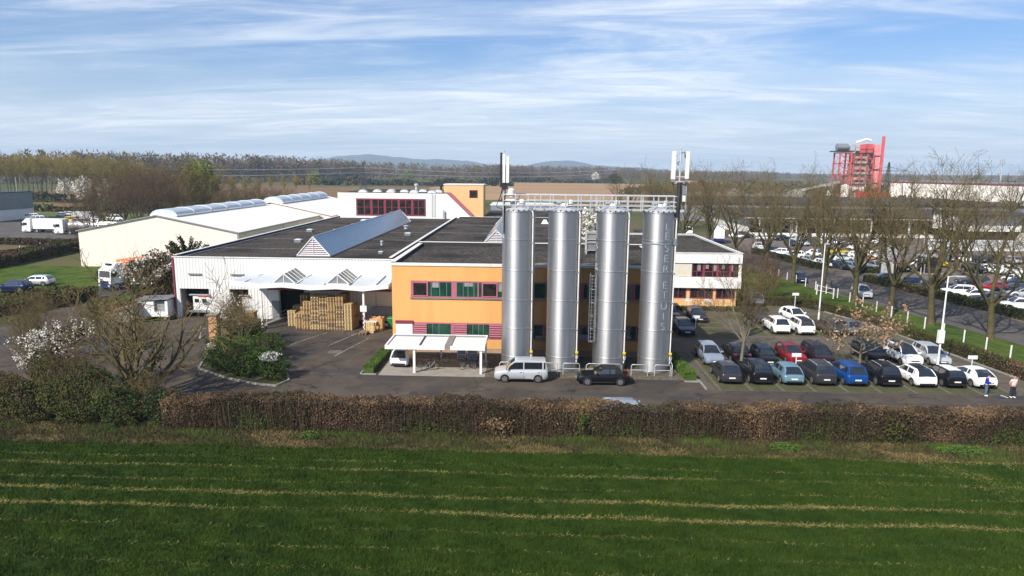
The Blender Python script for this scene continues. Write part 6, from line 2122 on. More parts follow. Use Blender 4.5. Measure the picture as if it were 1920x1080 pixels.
dr = cr * 1.0 + np.array([0, 0, .25]) + g.normal(0, .55, (N, K, 3))
dr /= np.linalg.norm(dr, axis=2, keepdims=True)
ln = th_[:, None, None] * g.uniform(.05, .11, (N, K, 1))
sd = np.cross(dr, g.normal(size=(N, K, 3)))
sd /= np.linalg.norm(sd, axis=2, keepdims=True)
V = np.stack([P - sd * ln * .30, P + sd * ln * .30, P + dr * ln], 2).reshape(-1, 3)
mi = np.repeat(g.choice(4, N, p=[.46, .30, .19, .05]), K)
# trunks
tw = .25
T0 = np.stack([tp[:, 0] - tw, tp[:, 1], np.zeros(N)], 1)
T1 = np.stack([tp[:, 0] + tw, tp[:, 1], np.zeros(N)], 1)
T2 = np.stack([tp[:, 0], tp[:, 1], th_ * .75], 1)
V = np.concatenate([V, np.stack([T0, T1, T2], 1).reshape(-1, 3)])
mi = np.concatenate([mi, np.full(N, 4)])
# undergrowth
U = 14000
i = g.integers(0, N, U)
B = np.stack([tp[i, 0] + g.normal(0, 4, U), tp[i, 1] + g.normal(0, 4, U), g.uniform(0, 6, U)], 1)
e = g.normal(size=(U, 3)) * 1.6
f = g.normal(size=(U, 3)) * 1.2
V = np.concatenate([V, np.stack([B, B + e, B + f + np.array([0, 0, 1.5])], 1).reshape(-1, 3)])
mi = np.concatenate([mi, g.choice([0, 1, 2], U)])
o = np_mesh('forest', V, np.arange(len(V)).reshape(-1, 3), ['wood_brown', 'wood_red', 'wood_olive', 'leaf_olive', 'bark_pale'], None, mi)
struct(o, 'stuff')
o['label'] = 'bare brown forest along the horizon'

# hedgerows in the fields
def hedgerow(name, label, a, b, n, h, w, mats, seed, size=1.0, cat='hedgerow'):
    g = np.random.default_rng(seed)
    t = g.uniform(0, 1, n)
    hv = h * (.55 + .45 * np.sin(t * math.dist(a, b) * .09 + seed) * np.sin(t * math.dist(a, b) * .043 + 2) + .25)
    P = np.stack([a[0] + (b[0] - a[0]) * t + g.normal(0, w * .3, n), a[1] + (b[1] - a[1]) * t + g.normal(0, w, n), np.maximum(.1, hv * g.uniform(0, 1, n) ** .7)], 1)
    V, F = leaf_quads(P, size, seed)
    k = (np.floor((t * 23 + np.sin(t * 60)) % len(mats))).astype(int)
    k = np.where(g.uniform(0, 1, n) < .25, g.integers(0, len(mats), n), k) % len(mats)
    o = np_mesh(name, V, F, mats, None, k)
    return tag(o, label, cat)


hedgerow('hedgerow', 'dark mixed hedgerow between the brown field and the forest, centre left', (-240, 700), (-20, 740), 3800, 7, 5, ['leaf_dark', 'twig_brown', 'leaf_olive', 'leaf_dark'], 31, 2.2)
hedgerow('hedgerow', 'thin hedgerow behind the tan field, centre', (-30, 960), (130, 990), 2400, 7, 5, ['leaf_dark', 'twig_brown', 'leaf_olive'], 32, 2.4)
hedgerow('hedgerow', 'brown hedgerow across the fields on the left, before the poplars', (-330, 330), (-150, 318), 3600, 5, 2.5, ['twig_brown', 'leaf_dark', 'twig_olive'], 33, 1.2)
hedgerow('hedgerow', 'low scrub behind the lorry yard', (-235, 262), (-90, 250), 3200, 3.5, 2.5, ['twig_brown', 'leaf_olive', 'leaf_green'], 34, 1.0)
hedgerow('hedgerow', 'brown scrub line behind the dealer building, before the red plant', (60, 330), (420, 350), 5200, 6, 6, ['twig_brown', 'leaf_olive', 'twig_olive'], 35, 1.3)
hedgerow('hedgerow', 'reddish scrub far right along the horizon plain', (150, 700), (900, 760), 5200, 9, 10, ['twig_brown', 'twig_red', 'twig_olive', 'leaf_olive'], 36, 2.4)
hedgerow('hedgerow', 'olive scrub between the tan field and the right trees', (70, 520), (330, 540), 3600, 7, 7, ['twig_olive', 'leaf_olive', 'twig_brown'], 37, 1.8)

for i, (px, y, h, r, mt, lbl) in enumerate([(110, 355, 10, 3.2, 'blossom', 'small white blossoming tree before the poplars, left one'), (145, 300, 12, 4, 'blossom', 'tall white blossoming tree right of the poplars'),
                                            (198, 300, 10, 4.5, 'blossom', 'wide white blossoming tree right of the poplars'), (586, 640, 14, 6, 'leaf_new', 'yellow green roundish tree at the forest edge left of the pylon'),
                                            (764, 950, 15, 7, 'leaf_new', 'pale green tree at the forest edge right of the pylon'), (893, 1150, 24, 11, 'leaf_new', 'light green tree group in the forest edge left of the left silo'),
                                            (1147, 800, 15, 7, 'leaf_dark', 'dark round evergreen tree on the plain between the middle silos'), (1112, 1000, 14, 6, 'blossom', 'white blossoming tree on the plain above the second silo'),
                                            (945, 232, 7, 2.8, 'leaf_dark', 'dark evergreen beside the left antenna, behind the rear roof'), (1104, 152, 9, 3.6, 'blossom', 'white blossoming tree seen between the second and third silo')]):
    t_ = thing('far_tree', lbl, 'tree', ((px - 993) / 1280 * y, y, 0))
    V, F = segs_arrays([(0, 0, 0, 0, 0, h * .7, .25, .1), (0, 0, h * .35, r * .4, 0, h * .7, .12, .05), (0, 0, h * .35, -r * .4, .1, h * .72, .12, .05)], 6)
    np_mesh('trunk', V, F, 'bark', t_)
    V, F = leaf_quads(blob((0, 0, h * .58), (r, r, h * .44), 900, 50 + i, .4, .4), r * .16, 60 + i)
    np_mesh('crown', V, F, mt, t_)

# ---------------------------------------------------------------- clipped hedges
def hedge(name, label, path, w, h, dens, size, mats, wts, seed, sticks=0, hfun=None, patch=.5, core='twig_brown', corew=.45, cat='hedge', grade=0.0):
    g = np.random.default_rng(seed)
    root = thing(name, label, cat, (path[0][0], path[0][1], 0))
    o0 = np.array([path[0][0], path[0][1], 0])
    pts, stick, cm = [], [], MB()
    for (a, b) in zip(path[:-1], path[1:]):
        a, b = np.array(a, float), np.array(b, float)
        L = np.linalg.norm(b - a)
        d = (b - a) / L
        s = np.array([-d[1], d[0]])
        n = int(L * (2 * h + w) * dens)
        t = g.uniform(0, L, n)
        q = g.uniform(0, 2 * h + w, n)
        off = np.where(q < h, -w / 2, np.where(q > h + w, w / 2, q - h - w / 2))
        z = np.where(q < h, q, np.where(q > h + w, 2 * h + w - q, h))
        dep = g.exponential(.10, n)
        off = off - np.sign(off) * dep * (np.abs(np.abs(off) - w / 2) < .01)
        xy = a + np.outer(t, d) + np.outer(off, s)
        z = np.where(z >= h - .01, z - g.exponential(.09, n), z)
        P = np.column_stack([xy, np.maximum(z, .02)])
        P[:, :2] += g.normal(0, .035, (n, 2))
        top = fnoise(P * np.array([1, 1, 0]), seed + 1, .5) * .055 * min(h, 1.8) + fnoise(P * np.array([1, 1, 0]), seed + 3, 2.2) * .05 * min(h, 1.8)
        P[:, 2] *= 1 + top
        if hfun is not None:
            f = hfun(P[:, 0])
            P[:, 2] *= f
            P = P[g.uniform(0, 1, n) < f ** .7]
        pts.append(P)
        if sticks:
            m = int(L * sticks)
            t = g.uniform(0, L, m)
            off = g.uniform(-w / 2, w / 2, m)
            xy = a + np.outer(t, d) + np.outer(off, s)
            zz_ = h * (g.uniform(.6, 1.02, m) + .16 * (g.uniform(0, 1, m) < .10))
            if hfun is not None:
                zz_ *= hfun(xy[:, 0])
            for k in range(m):
                stick.append((xy[k, 0], xy[k, 1], 0, xy[k, 0] + g.normal(0, .16), xy[k, 1] + g.normal(0, .16), zz_[k], .014, .006))
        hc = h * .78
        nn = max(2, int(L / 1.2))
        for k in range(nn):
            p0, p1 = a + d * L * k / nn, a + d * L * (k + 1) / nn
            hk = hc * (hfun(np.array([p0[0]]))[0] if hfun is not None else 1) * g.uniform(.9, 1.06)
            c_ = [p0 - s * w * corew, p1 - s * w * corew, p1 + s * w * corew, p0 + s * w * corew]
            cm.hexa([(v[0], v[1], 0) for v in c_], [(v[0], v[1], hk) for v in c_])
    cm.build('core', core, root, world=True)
    P = np.concatenate(pts)
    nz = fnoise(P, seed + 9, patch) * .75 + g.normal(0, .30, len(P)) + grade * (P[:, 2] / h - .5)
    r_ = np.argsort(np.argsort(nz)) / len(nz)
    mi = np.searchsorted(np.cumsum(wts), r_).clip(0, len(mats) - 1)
    V, F = leaf_quads(P - o0, size, seed + 2)
    np_mesh('foliage', V, F, mats, root, mi)
    if stick:
        V, F = segs_arrays(np.array(stick) - np.array([*o0, *o0, 0, 0]), 3)
        np_mesh('branches', V, F, ['twig_brown'], root)
    return root


def dip(x):
    return 1 - .14 * np.exp(-((x - 7.1) / 2.0) ** 2)


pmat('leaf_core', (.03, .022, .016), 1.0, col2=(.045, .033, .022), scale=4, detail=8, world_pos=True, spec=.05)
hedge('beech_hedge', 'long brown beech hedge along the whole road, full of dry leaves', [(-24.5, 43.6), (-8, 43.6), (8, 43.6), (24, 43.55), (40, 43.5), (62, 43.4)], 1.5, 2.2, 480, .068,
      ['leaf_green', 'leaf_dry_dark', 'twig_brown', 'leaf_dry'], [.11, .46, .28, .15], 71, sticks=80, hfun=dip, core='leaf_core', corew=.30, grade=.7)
# evergreen patches grown into the hedge, and one pale tan clump at its front
for i, (x, y, z, rx, rz_, n, mt, lbl) in enumerate([(23.6, 42.7, 1.2, 1.3, 1.1, 900, 'leaf_olive', 'yellow green evergreen bush grown into the brown hedge on the right'), (3.7, 42.8, 1.3, .8, .9, 380, 'leaf_green', 'green ivy bush in the brown hedge below the black convertible'),
                                                    (-2.0, 42.6, .8, 1.1, .6, 360, 'leaf_dry', 'pale tan clump at the front of the hedge, centre')]):
    V, F = leaf_quads(blob((0, 0, z), (rx, .5, rz_), int(n * 1.1), 300 + i, .1, .9), .095, 310 + i)
    o = np_mesh('hedge_bush', V, F, mt)
    o.location = (x, y, 0)
    tag(o, lbl, 'bush')
wf = thing('wire_fence', 'row of thin grey posts with wires standing inside the brown hedge', 'fence', (-20, 42.7, 0))
for k in range(14):
    x = -20 + k * 5.9
    MB().box(x - .02, x + .02, 43.05, 43.09, 0, 2.1).build('post', 'grey_metal', wf, world=True)
m = MB()
for z in (.7, 1.3, 1.9):
    m.tube([(-20, 43.2, z), (57, 43.2, z)], .003, 4)
m.build('wire', 'galv', wf, world=True)
hedge('box_hedge', 'clipped brown green hedge along the right side of the car park', [(43.6, 52.5), (43.0, 58.0), (40.3, 79.0), (38.0, 86.2), (36.2, 89.2), (31.6, 90.2)], 1.25, 1.2, 260, .085,
      ['leaf_olive', 'leaf_green', 'leaf_dry_dark', 'leaf_dry'], [.42, .28, .24, .06], 81, core='leaf_core', corew=.42)
m = MB()
for (a, b) in (((42.35, 58), (39.7, 78.9)), ((39.7, 78.9), (37.4, 85.9))):
    a, b = Vector((*a, .06)), Vector((*b, .06))
    m.bar(a, b, .16, .13)
m.bar((14.4, 53.42, .05), (14.4, 55.9, .05), .14, .12)
struct(m.build('lot_kerb', 'kerb'))
hedge('street_hedge', 'dark low hedge of the dealer yard, far part left of its entrance', [(48.6, 149), (50.6, 138), (53.2, 124.5)], 1.3, 1.15, 60, .2, ['leaf_dark', 'leaf_green', 'leaf_dry_dark'], [.5, .25, .25], 82, core='leaf_core')
hedge('street_hedge', 'dark low hedge of the dealer yard, near part before the dark cars', [(54.8, 111.5), (56.8, 103), (58.6, 93), (60.6, 82), (63.5, 70)], 1.3, 1.15, 75, .17, ['leaf_dark', 'leaf_green', 'leaf_dry_dark', 'leaf_dry'], [.45, .25, .22, .08], 83, core='leaf_core')
hedge('street_hedge', 'short dark hedge in the dealer entrance under the silver cars', [(57.6, 121.3), (64.5, 122.3)], 1.2, 1.0, 60, .18, ['leaf_dark', 'leaf_green'], [.6, .4], 84, core='leaf_core')
hedge('green_strip', 'fresh green clipped strip right of the lettered silo', [(13.75, 55.9), (13.3, 62.3)], 1.0, .7, 420, .075, ['leaf_bright', 'leaf_green'], [.8, .2], 85, core='leaf_green', cat='shrub')
hedge('green_strip', 'green clipped strip with a kerb left of the carport', [(-13.75, 56.3), (-13.55, 62.6)], .95, .6, 420, .075, ['leaf_bright', 'leaf_green'], [.45, .55], 86, core='leaf_green', cat='shrub')
hedge('wing_hedge', 'low green planting along the foot of the office wing', [(15.5, 85.6), (30.2, 85.7)], .8, .55, 150, .12, ['leaf_olive', 'leaf_green', 'leaf_dry_dark'], [.4, .35, .25], 87, core='leaf_core', cat='shrub')
hedge('garden_hedge', 'dark clipped hedge block in the garden beside the office wing', [(31.6, 93.2), (38.0, 91.2)], 1.8, 1.2, 120, .13, ['leaf_dark', 'leaf_green', 'leaf_olive'], [.4, .3, .3], 88, core='leaf_core')
hedge('bramble_hedge', 'brown bramble hedge between the left lawn and the stubble field', [(-92.5, 96), (-92.3, 113), (-94.2, 128), (-96, 146)], 4.2, 1.9, 50, .26, ['twig_brown', 'leaf_dry_dark', 'leaf_olive', 'leaf_green'], [.4, .3, .2, .1], 89, sticks=14, core='leaf_core')
hedge('bramble_hedge', 'scrub hedge along the front edge of the lorry yard', [(-140, 152), (-118, 149), (-96, 147), (-84, 149)], 3.0, 1.1, 36, .3, ['twig_brown', 'leaf_dry_dark', 'leaf_olive'], [.5, .3, .2], 90, sticks=6, core='leaf_core')
hedge('verge_shrubs', 'olive and brown ground cover shrubs along the left access road', [(-100, 72), (-80, 73), (-66, 75), (-61.5, 81), (-60.6, 88)], 7.0, 1.5, 30, .24, ['leaf_olive', 'twig_brown', 'leaf_green', 'leaf_dry_dark'], [.35, .3, .2, .15], 91, sticks=10, core='leaf_core', cat='shrub')
hedge('verge_shrubs', 'green ground cover on the slope between access road and bunker', [(-52, 77.5), (-49, 79.5), (-46.2, 77.5)], 4.2, 1.5, 60, .2, ['leaf_olive', 'leaf_green', 'twig_brown'], [.45, .35, .2], 92, core='leaf_core', cat='shrub')

# ---------------------------------------------------------------- planted island in the yard
isl = [(-28.7, 56.6), (-31.6, 65.8), (-30.6, 66.7), (-28.2, 66.2), (-25.6, 63.2), (-21.5, 57.8), (-19.8, 53.8), (-20.3, 52.3), (-21.9, 52.6), (-25.0, 54.0)]
sheet('island_soil', isl, .05, 'bed_soil')
m = MB()
for a, b in zip(isl, isl[1:] + isl[:1]):
    m.bar((a[0], a[1], .06), (b[0], b[1], .06), .16, .14)
struct(m.build('island_kerb', 'kerb'))
m = MB()
for (x0, y0, x1, y1) in ((-14.3, 55.9, -13.0, 55.9), (-14.35, 55.9, -14.2, 63), (14.3, 55.5, 13.9, 62.6), (13.1, 55.45, 14.3, 55.45)):
    m.bar((x0, y0, .05), (x1, y1, .05), .12, .12)
struct(m.build('strip_kerb', 'kerb'))


def leafy_shrub(name, label, loc, blobs, size, mats, wts, seed, cat='shrub', twigs=0, group=None):
    root = thing(name, label, cat, loc, 0, group)
    P = np.concatenate([blob(b[0], b[1], b[2], seed + i, .62, .25) for i, b in enumerate(blobs)])
    P = P[P[:, 2] > .02]
    g = np.random.default_rng(seed + 50)
    nz = fnoise(P, seed + 9, 1.1) * .5 + g.normal(0, .4, len(P))
    r_ = np.argsort(np.argsort(nz)) / len(nz)
    mi = np.searchsorted(np.cumsum(wts), r_).clip(0, len(mats) - 1)
    V, F = leaf_quads(P, size, seed + 60)
    np_mesh('foliage', V, F, mats, root, mi)
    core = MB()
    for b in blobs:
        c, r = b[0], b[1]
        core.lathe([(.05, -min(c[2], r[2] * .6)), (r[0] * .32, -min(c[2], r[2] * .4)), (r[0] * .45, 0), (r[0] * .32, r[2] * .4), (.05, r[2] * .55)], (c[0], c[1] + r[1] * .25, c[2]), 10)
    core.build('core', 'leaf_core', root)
    if twigs:
        s = []
        for k in range(twigs):
            a, t = g.uniform(0, 6.28), g.uniform(0, .8)
            b = blobs[g.integers(0, len(blobs))]
            L = (b[0][2] + b[1][2]) * g.uniform(.8, 1.2)
            p = (b[0][0] + g.normal(0, .2), b[0][1] + g.normal(0, .2), 0)
            q = (p[0] + math.cos(a) * math.sin(t) * L * .7, p[1] + math.sin(a) * math.sin(t) * L * .7, L)
            s.append((*p, *q, .022, .006))
        V, F = segs_arrays(s, 3)
        np_mesh('branches', V, F, 'twig_brown', root)
    return root


leafy_shrub('evergreen_shrub', 'big rounded evergreen shrub filling the tip of the yard island', (-25.4, 56.4, 0), [((0, 0, 1.4), (2.3, 2.1, 1.45), 7600), ((1.4, -1.7, .95), (1.3, 1.0, 1.0), 2600), ((-1.8, 1.2, 1.3), (1.5, 1.7, 1.4), 4600), ((2.3, -.5, 1.05), (1.5, 1.4, 1.15), 3800)], .09, ['leaf_green', 'leaf_bright', 'leaf_dark'], [.5, .28, .22], 400)
leafy_shrub('evergreen_shrub', 'dark evergreen shrub at the yard side of the island, behind the big rounded one', (-24.0, 59.4, 0), [((0, 0, 1.3), (1.9, 1.8, 1.4), 4800), ((-2.1, 1.6, 1.4), (1.5, 1.4, 1.6), 3800)], .09, ['leaf_green', 'leaf_dark', 'leaf_bright'], [.5, .3, .2], 401)
leafy_shrub('flowering_shrub', 'rounded shrub topped with white flowers at the island tip nearest the road', (-21.2, 54.2, 0), [((0, 0, .95), (1.3, 1.3, 1.1), 4200), ((-.25, -.1, 1.75), (.75, .75, .35), 800)], .08, ['leaf_green', 'leaf_bright', 'leaf_dark'], [.5, .25, .25], 402)
P = blob((0, 0, 0), (.85, .8, .42), 420, 403, .5)
V, F = leaf_quads(P, .11, 404)
o = np_mesh('blossom_cluster', V, F, 'blossom', bpy.context.scene.objects['flowering_shrub'])
o.location = (-.2, -.25, 1.95)
P = blob((0, 0, 0), (.45, .4, .4), 150, 405, .4)
V, F = leaf_quads(P, .10, 406)
o = np_mesh('blossom_cluster', V, F, 'blossom', bpy.context.scene.objects['evergreen_shrub'])
o.location = (-2.0, -.2, 2.1)
leafy_shrub('tangled_shrub', 'tangle of olive twigs and leaves in the middle of the island', (-27.4, 61.2, 0), [((0, 0, 1.8), (1.8, 1.8, 1.9), 1700), ((.8, 2.2, 1.7), (1.3, 1.4, 1.6), 900)], .15, ['leaf_olive', 'twig_olive', 'leaf_green'], [.45, .35, .2], 407, twigs=160)
fl = Stand([tree_proto('flowering_tree', 'twiggy tree with white blossoms above the orange pillar before the loading bays', 'tree', 411, 'bark', 'twig_brown', h=5.6, th=.8, tr=.09, limbs=6, tilt=(.1, .55), dens=(1.2, 1.2, 1.0), rmin=.008)])
o = fl.put(-29.5, 64.8, 0, None, 1.0)
V, F = leaf_quads(blob((0, 0, 3.9), (1.3, 1.3, 1.7), 620, 412, .3), .12, 413)
np_mesh('blossom', V, F, 'blossom', o)
sap = Stand([tree_proto('young_tree', 'thin pale trunked young tree on the island before the canopy', 'tree', 421, 'bark_pale', 'twig_olive', h=6.6, th=2.0, tr=.085, limbs=5, tilt=(.15, .6), dens=(1.0, .9, .8), rmin=.007)])
sap.put(-25.9, 59.6, 0, None)

# ---------------------------------------------------------------- car park trees
pk = Stand([tree_proto('bare_tree', 'pale trunked bare tree between the two rows at the left end of the car park', 'tree', 431, 'bark_pale', 'twig_olive', h=9.6, th=3.0, tr=.17, limbs=6, tilt=(.2, .85), dens=(1.1, 1.15, 1.1), rmin=.009)])
pk.put(19.3, 60.6, 1.0, None)
oak = tree_proto('young_oak', 'young oak holding dry brown leaves between the two rows of parked cars', 'tree', 436, 'bark_pale', 'twig_olive', h=6.6, th=2.0, tr=.13, limbs=6, tilt=(.45, 1.15), dens=(1.0, .9, .8), rmin=.008, upright=(.07, .06, .05, .05))
oak.location = (29.75, 60.2, 0)
cr_ = [c for c in oak.children if c.name.startswith('crown')][0]
co = np.zeros(len(cr_.data.vertices) * 3, np.float32)
cr_.data.vertices.foreach_get('co', co)
co = co.reshape(-1, 3)
g = np.random.default_rng(9)
nz = fnoise(co, 12, .55)
keep = co[(nz > .12) & (co[:, 2] > 2.2)]
keep = keep[g.integers(0, len(keep), 1000)] + g.normal(0, .12, (1000, 3))
V, F = leaf_quads(keep, .17, 10)
np_mesh('dry_leaves', V, F, ['leaf_oak'], oak)
bush.put(33.2, 96.5, 1.0, 'small bushy bare tree in the garden beside the office wing', (.36, .36, .34), None, 3)
bush.put(30.5, 100, 2.0, 'reddish twiggy tree against the corner of the office wing', (.48, .48, .5), None, 3)
bush.put(28.6, 92.6, 0, 'twiggy reddish shrub at the office wing corner', (.22, .22, .3), None, 3)
bush.put(37.2, 104, 0, 'brown twiggy shrub at the street end of the garden', (.3, .3, .3), None, 1)

# ---------------------------------------------------------------- left foreground
mt = tree_proto('multistem_tree', 'bare many stemmed tree with an ivy covered limb at the left end of the hedge', 'tree', 512, 'bark', 'twig_olive', sides=(7, 3), h=8.9, th=.4, tr=.30, limbs=8, tilt=(.30, 1.15), dens=(.88, .74, .58), stems=1, limb_len=1.0, rmin=.014, wob=.16, side=.52, upright=(.10, .08, .06, .05))
mt.location = (-29.6, 48.6, 0)
mt.scale = (1.45, 1.1, 1.22)
ivy = []
g = np.random.default_rng(3)
for k in range(420):
    t = g.uniform(0, 1)
    p = np.array([.15, 0, .4]) * (1 - t) + np.array([1.6, -.3, 3.6]) * t
    ivy.append(p + g.normal(0, .16 + .05 * (1 - t), 3))
V, F = leaf_quads(np.array(ivy), .14, 14)
np_mesh('ivy', V, F, 'leaf_dark', mt)
MB().tube([(.1, 0, 0), (.9, -.15, 1.9), (1.7, -.3, 3.8), (2.3, -.35, 5.4)], [.17, .13, .09, .04], 8).build('limb', 'bark', mt, smooth=60)
th1 = [((-25.6, 45.0), 1.4, 2.0, 'dark ivy thicket at the foot of the many stemmed tree', ['leaf_dark', 'leaf_green', 'twig_brown'], [.4, .35, .25]),
       ((-28.6, 44.4), 1.9, 2.2, 'green thicket left of the hedge end', ['leaf_green', 'leaf_dark', 'leaf_olive'], [.45, .3, .25]),
       ((-32.0, 44.6), 2.2, 2.8, 'olive thicket at the field edge, between the two green ones', ['leaf_olive', 'leaf_green', 'twig_brown'], [.4, .35, .25]),
       ((-35.5, 44.8), 2.2, 2.6, 'brown green thicket at the left picture edge', ['leaf_olive', 'leaf_green', 'twig_brown'], [.42, .28, .3]),
       ((-31.6, 46.8), 2.0, 3.0, 'tall mixed thicket behind the front thickets', ['leaf_green', 'leaf_olive', 'leaf_dark'], [.4, .35, .25]),
       ((-34.8, 47.6), 2.2, 3.2, 'thicket under the white blossoming bush', ['leaf_olive', 'leaf_green', 'twig_brown'], [.4, .3, .3]),
       ((-39.2, 46.5), 2.4, 2.8, 'outermost thicket on the left', ['leaf_olive', 'twig_brown', 'leaf_green'], [.4, .3, .3])]
for i, ((x, y), r, h, lbl, mts, wts) in enumerate(th1):
    leafy_shrub('thicket', lbl, (x, y, 0), [((0, 0, h * .46), (r, 1.4, h * .56), int(3600 * r)), ((r * .5, -.7, h * .25), (r * .7, 1.0, h * .34), int(1700 * r)), ((-r * .4, .3, h * .7), (r * .6, .9, h * .42), int(1500 * r))], .088, mts, wts, 520 + 3 * i, twigs=150, group=None)
bl = leafy_shrub('blossoming_bush', 'bush covered in white blossom rising from the thicket on the left', (-36.2, 50.0, 0), [((-.3, 0, 3.6), (1.7, 1.4, 1.3), 800), ((1.2, .2, 4.6), (1.3, 1.1, .9), 380), ((-1.1, -.3, 2.4), (1.5, 1.1, .9), 700)], .13, ['leaf_olive', 'twig_brown'], [.5, .5], 560, twigs=140)
P = np.concatenate([blob((-.5, -.3, 3.9), (2.3, 1.4, 1.4), 2200, 561, .4, .5), blob((1.5, 0, 5.0), (1.5, 1.1, .8), 700, 562, .3, .5), blob((-1.6, -.6, 2.5), (1.5, 1.0, .9), 1300, 563, .4, .5), blob((1.6, -.8, 1.6), (.9, .6, .5), 160, 564, .3, .5)])
nz = fnoise(P, 77, 1.1)
P = P[nz > -.35]
V, F = leaf_quads(P, .095, 565)
np_mesh('blossom', V, F, 'blossom', bl)
sp = Stand([tree_proto('bare_sapling', 'sapling', 'tree', 570 + i, 'bark', 'twig_olive', h=6.2, th=.4, tr=.09, limbs=6, tilt=(.1, .7), dens=(.9, .9, .8), rmin=.008) for i in range(2)])
for i, (x, y, sc, lbl) in enumerate([(-43.5, 56, 1.1, 'olive twigged bare sapling over the access road, left of the blossoming bush'), (-40.2, 60.5, .95, 'olive bare sapling behind the blossoming bush'), (-38.8, 50.5, .8, 'bare sapling rising from the thicket at the left edge'),
                                      (-32.8, 53.0, .75, 'slender bare sapling left of the many stemmed tree'), (-33.6, 47.0, .8, 'bare sapling out of the thicket below the blossom'), (-27.2, 45.6, .55, 'small bare sapling right of the ivy limb'), (-46.5, 62, 1.0, 'bare sapling farthest left on the access road side'), (-51, 68, .8, 'yellowish bare sapling beside the access road')]):
    sp.put(x, y, rt.uniform(0, 6), lbl, sc, 'bare saplings on the left')
# flowering bush, yew by the lorry
bb = leafy_shrub('blossoming_bush', 'broad white blossoming bush between the lorry and the loading bay hall', (-47.6, 83.0, 0), [((0, 0, 3.2), (2.9, 2.6, 3.0), 3000), ((2.2, -.6, 4.8), (2.2, 2.0, 2.2), 1500), ((1.6, -1.4, 1.6), (2.6, 1.8, 1.7), 2200)], .22, ['twig_brown', 'leaf_olive', 'leaf_dark'], [.45, .2, .35], 580, twigs=200)
P = np.concatenate([blob((2.4, -.7, 5.6), (2.2, 2.0, 1.6), 1500, 581, .5, .5), blob((-1.6, -.6, 4.6), (2.2, 1.8, 1.4), 800, 582, .5, .5), blob((.8, -1.8, 4.2), (1.8, 1.0, 1.4), 300, 583, .4, .5)])
nz = fnoise(P, 79, .8)
P = P[nz > -.2]
V, F = leaf_quads(P, .2, 584)
np_mesh('blossom', V, F, 'blossom', bb)
yw_ = thing('yew_tree', 'dark round yew tree beside the corner of the white hall', 'tree', (-44.2, 86.5, 0))
MB().tube([(0, 0, 0), (0, 0, 7)], [.25, .08], 8).build('trunk', 'bark', yw_)
g = np.random.default_rng(6)
P = []
for k in range(46):
    a, e = g.uniform(0, 6.28), g.uniform(-.5, 1.2)
    d = np.array([math.cos(a) * math.cos(e) * 2.9, math.sin(a) * math.cos(e) * 2.9, math.sin(e) * 2.6 + 6.2])
    t = g.uniform(.25, 1, (90, 1))
    P.append(np.array([0, 0, 5.2]) + (d - np.array([0, 0, 5.2])) * t + g.normal(0, .20, (90, 3)) * (1.1 - .7 * t))
V, F = leaf_quads(np.concatenate(P), .2, 7)
np_mesh('crown', V, F, ['leaf_dark'], yw_)

# ---------------------------------------------------------------- white post fence on the grass strip
fe = thing('post_fence', 'white post and wire fence along the grass strip beside the street', 'fence', (46.4, 62, 0))
for k in range(20):
    y = 61.5 + 3.15 * k
    x = 46.35 - (y - 62) * .083
    MB().box(x - .05, x + .05, y - .05, y + .05, 0, 1.35).build('post', 'sign_white', fe, world=True)
m = MB()
for z in (.35, .8, 1.25):
    m.tube([(46.39, 61.5, z), (41.42, 121.3, z)], .004, 4)
m.build('wire', 'grey_metal', fe, world=True)
gt = thing('white_gate', 'white tube gate in the fence beside the thin rear lamp post', 'gate', (41.6, 98.4, 0))
for (x, y) in ((42.6, 95.4), (41.6, 98.6)):
    MB().box(x - .06, x + .06, y - .06, y + .06, 0, 1.5).build('post', 'sign_white', gt, world=True)
MB().tube([(42.6, 95.4, 1.35), (41.6, 98.6, 1.35)], .035, 6).tube([(42.6, 95.4, .7), (41.6, 98.6, .7)], .035, 6).build('rail', 'sign_white', gt, world=True)

# ---------------------------------------------------------------- grass of the near field
STR = [(40.5, .26, .75), (38.3, .12, .40), (37.1, .15, .55), (35.35, .10, .30), (34.05, .17, 1.0), (32.35, .17, .95), (30.5, .10, .22), (28.9, .10, .20), (27.3, .10, .15)]


def strawness(P):
    y = P[:, 1] + .012 * P[:, 0]
    s = np.zeros(len(P))
    wob_ = fnoise(P * np.array([1, 1, 0]), 5, .25) * .13 + fnoise(P * np.array([1, 1, 0]), 55, 2.0) * .05
    for (c, w, k) in STR:
        k2 = k * np.clip(0.75 + .55 * fnoise(P * np.array([1, .2, 0]), int(c * 10), .16), .1, 1.3)
        s = np.maximum(s, k2 * np.exp(-((y + wob_ - c) / w) ** 2))
    s += .42 * np.clip((P[:, 0] - 18) / 14, 0, 1) * np.clip(fnoise(P, 8, .5) + .1, 0, 1) * np.clip((P[:, 1] - 34) / 4, 0, 1)
    return s


g = np.random.default_rng(2)
n = 480000
u = g.uniform(0, 1, n)
Y = 23.5 + (40.5 - 23.5) * u ** .92
X = g.uniform(-1, 1, n) * (Y * .88 + 6)
P = np.column_stack([X, Y, np.full(n, -.03)])
S = strawness(P)
rnd = g.uniform(0, 1, n)
clump = fnoise(P, 6, 1.6) * .4 + .85
isst = rnd < S * .66
keepg = (~isst) & (g.uniform(0, 1, n) > S * .7)
P1_, c1_ = P[keepg], clump[keepg]
hgt = .17 * g.uniform(.55, 1.35, len(P1_)) * c1_
ln_ = g.normal(0, .06, (len(P1_), 2))
ang = g.uniform(0, 6.28, len(P1_))
wd = np.column_stack([np.cos(ang), np.sin(ang), np.zeros(len(P1_))]) * .015
V = np.stack([P1_ - wd, P1_ + wd, P1_ + np.column_stack([ln_, hgt])], 1).reshape(-1, 3)
mi = (g.uniform(0, 1, len(P1_)) < .03 + .45 * S[keepg]).astype(int)
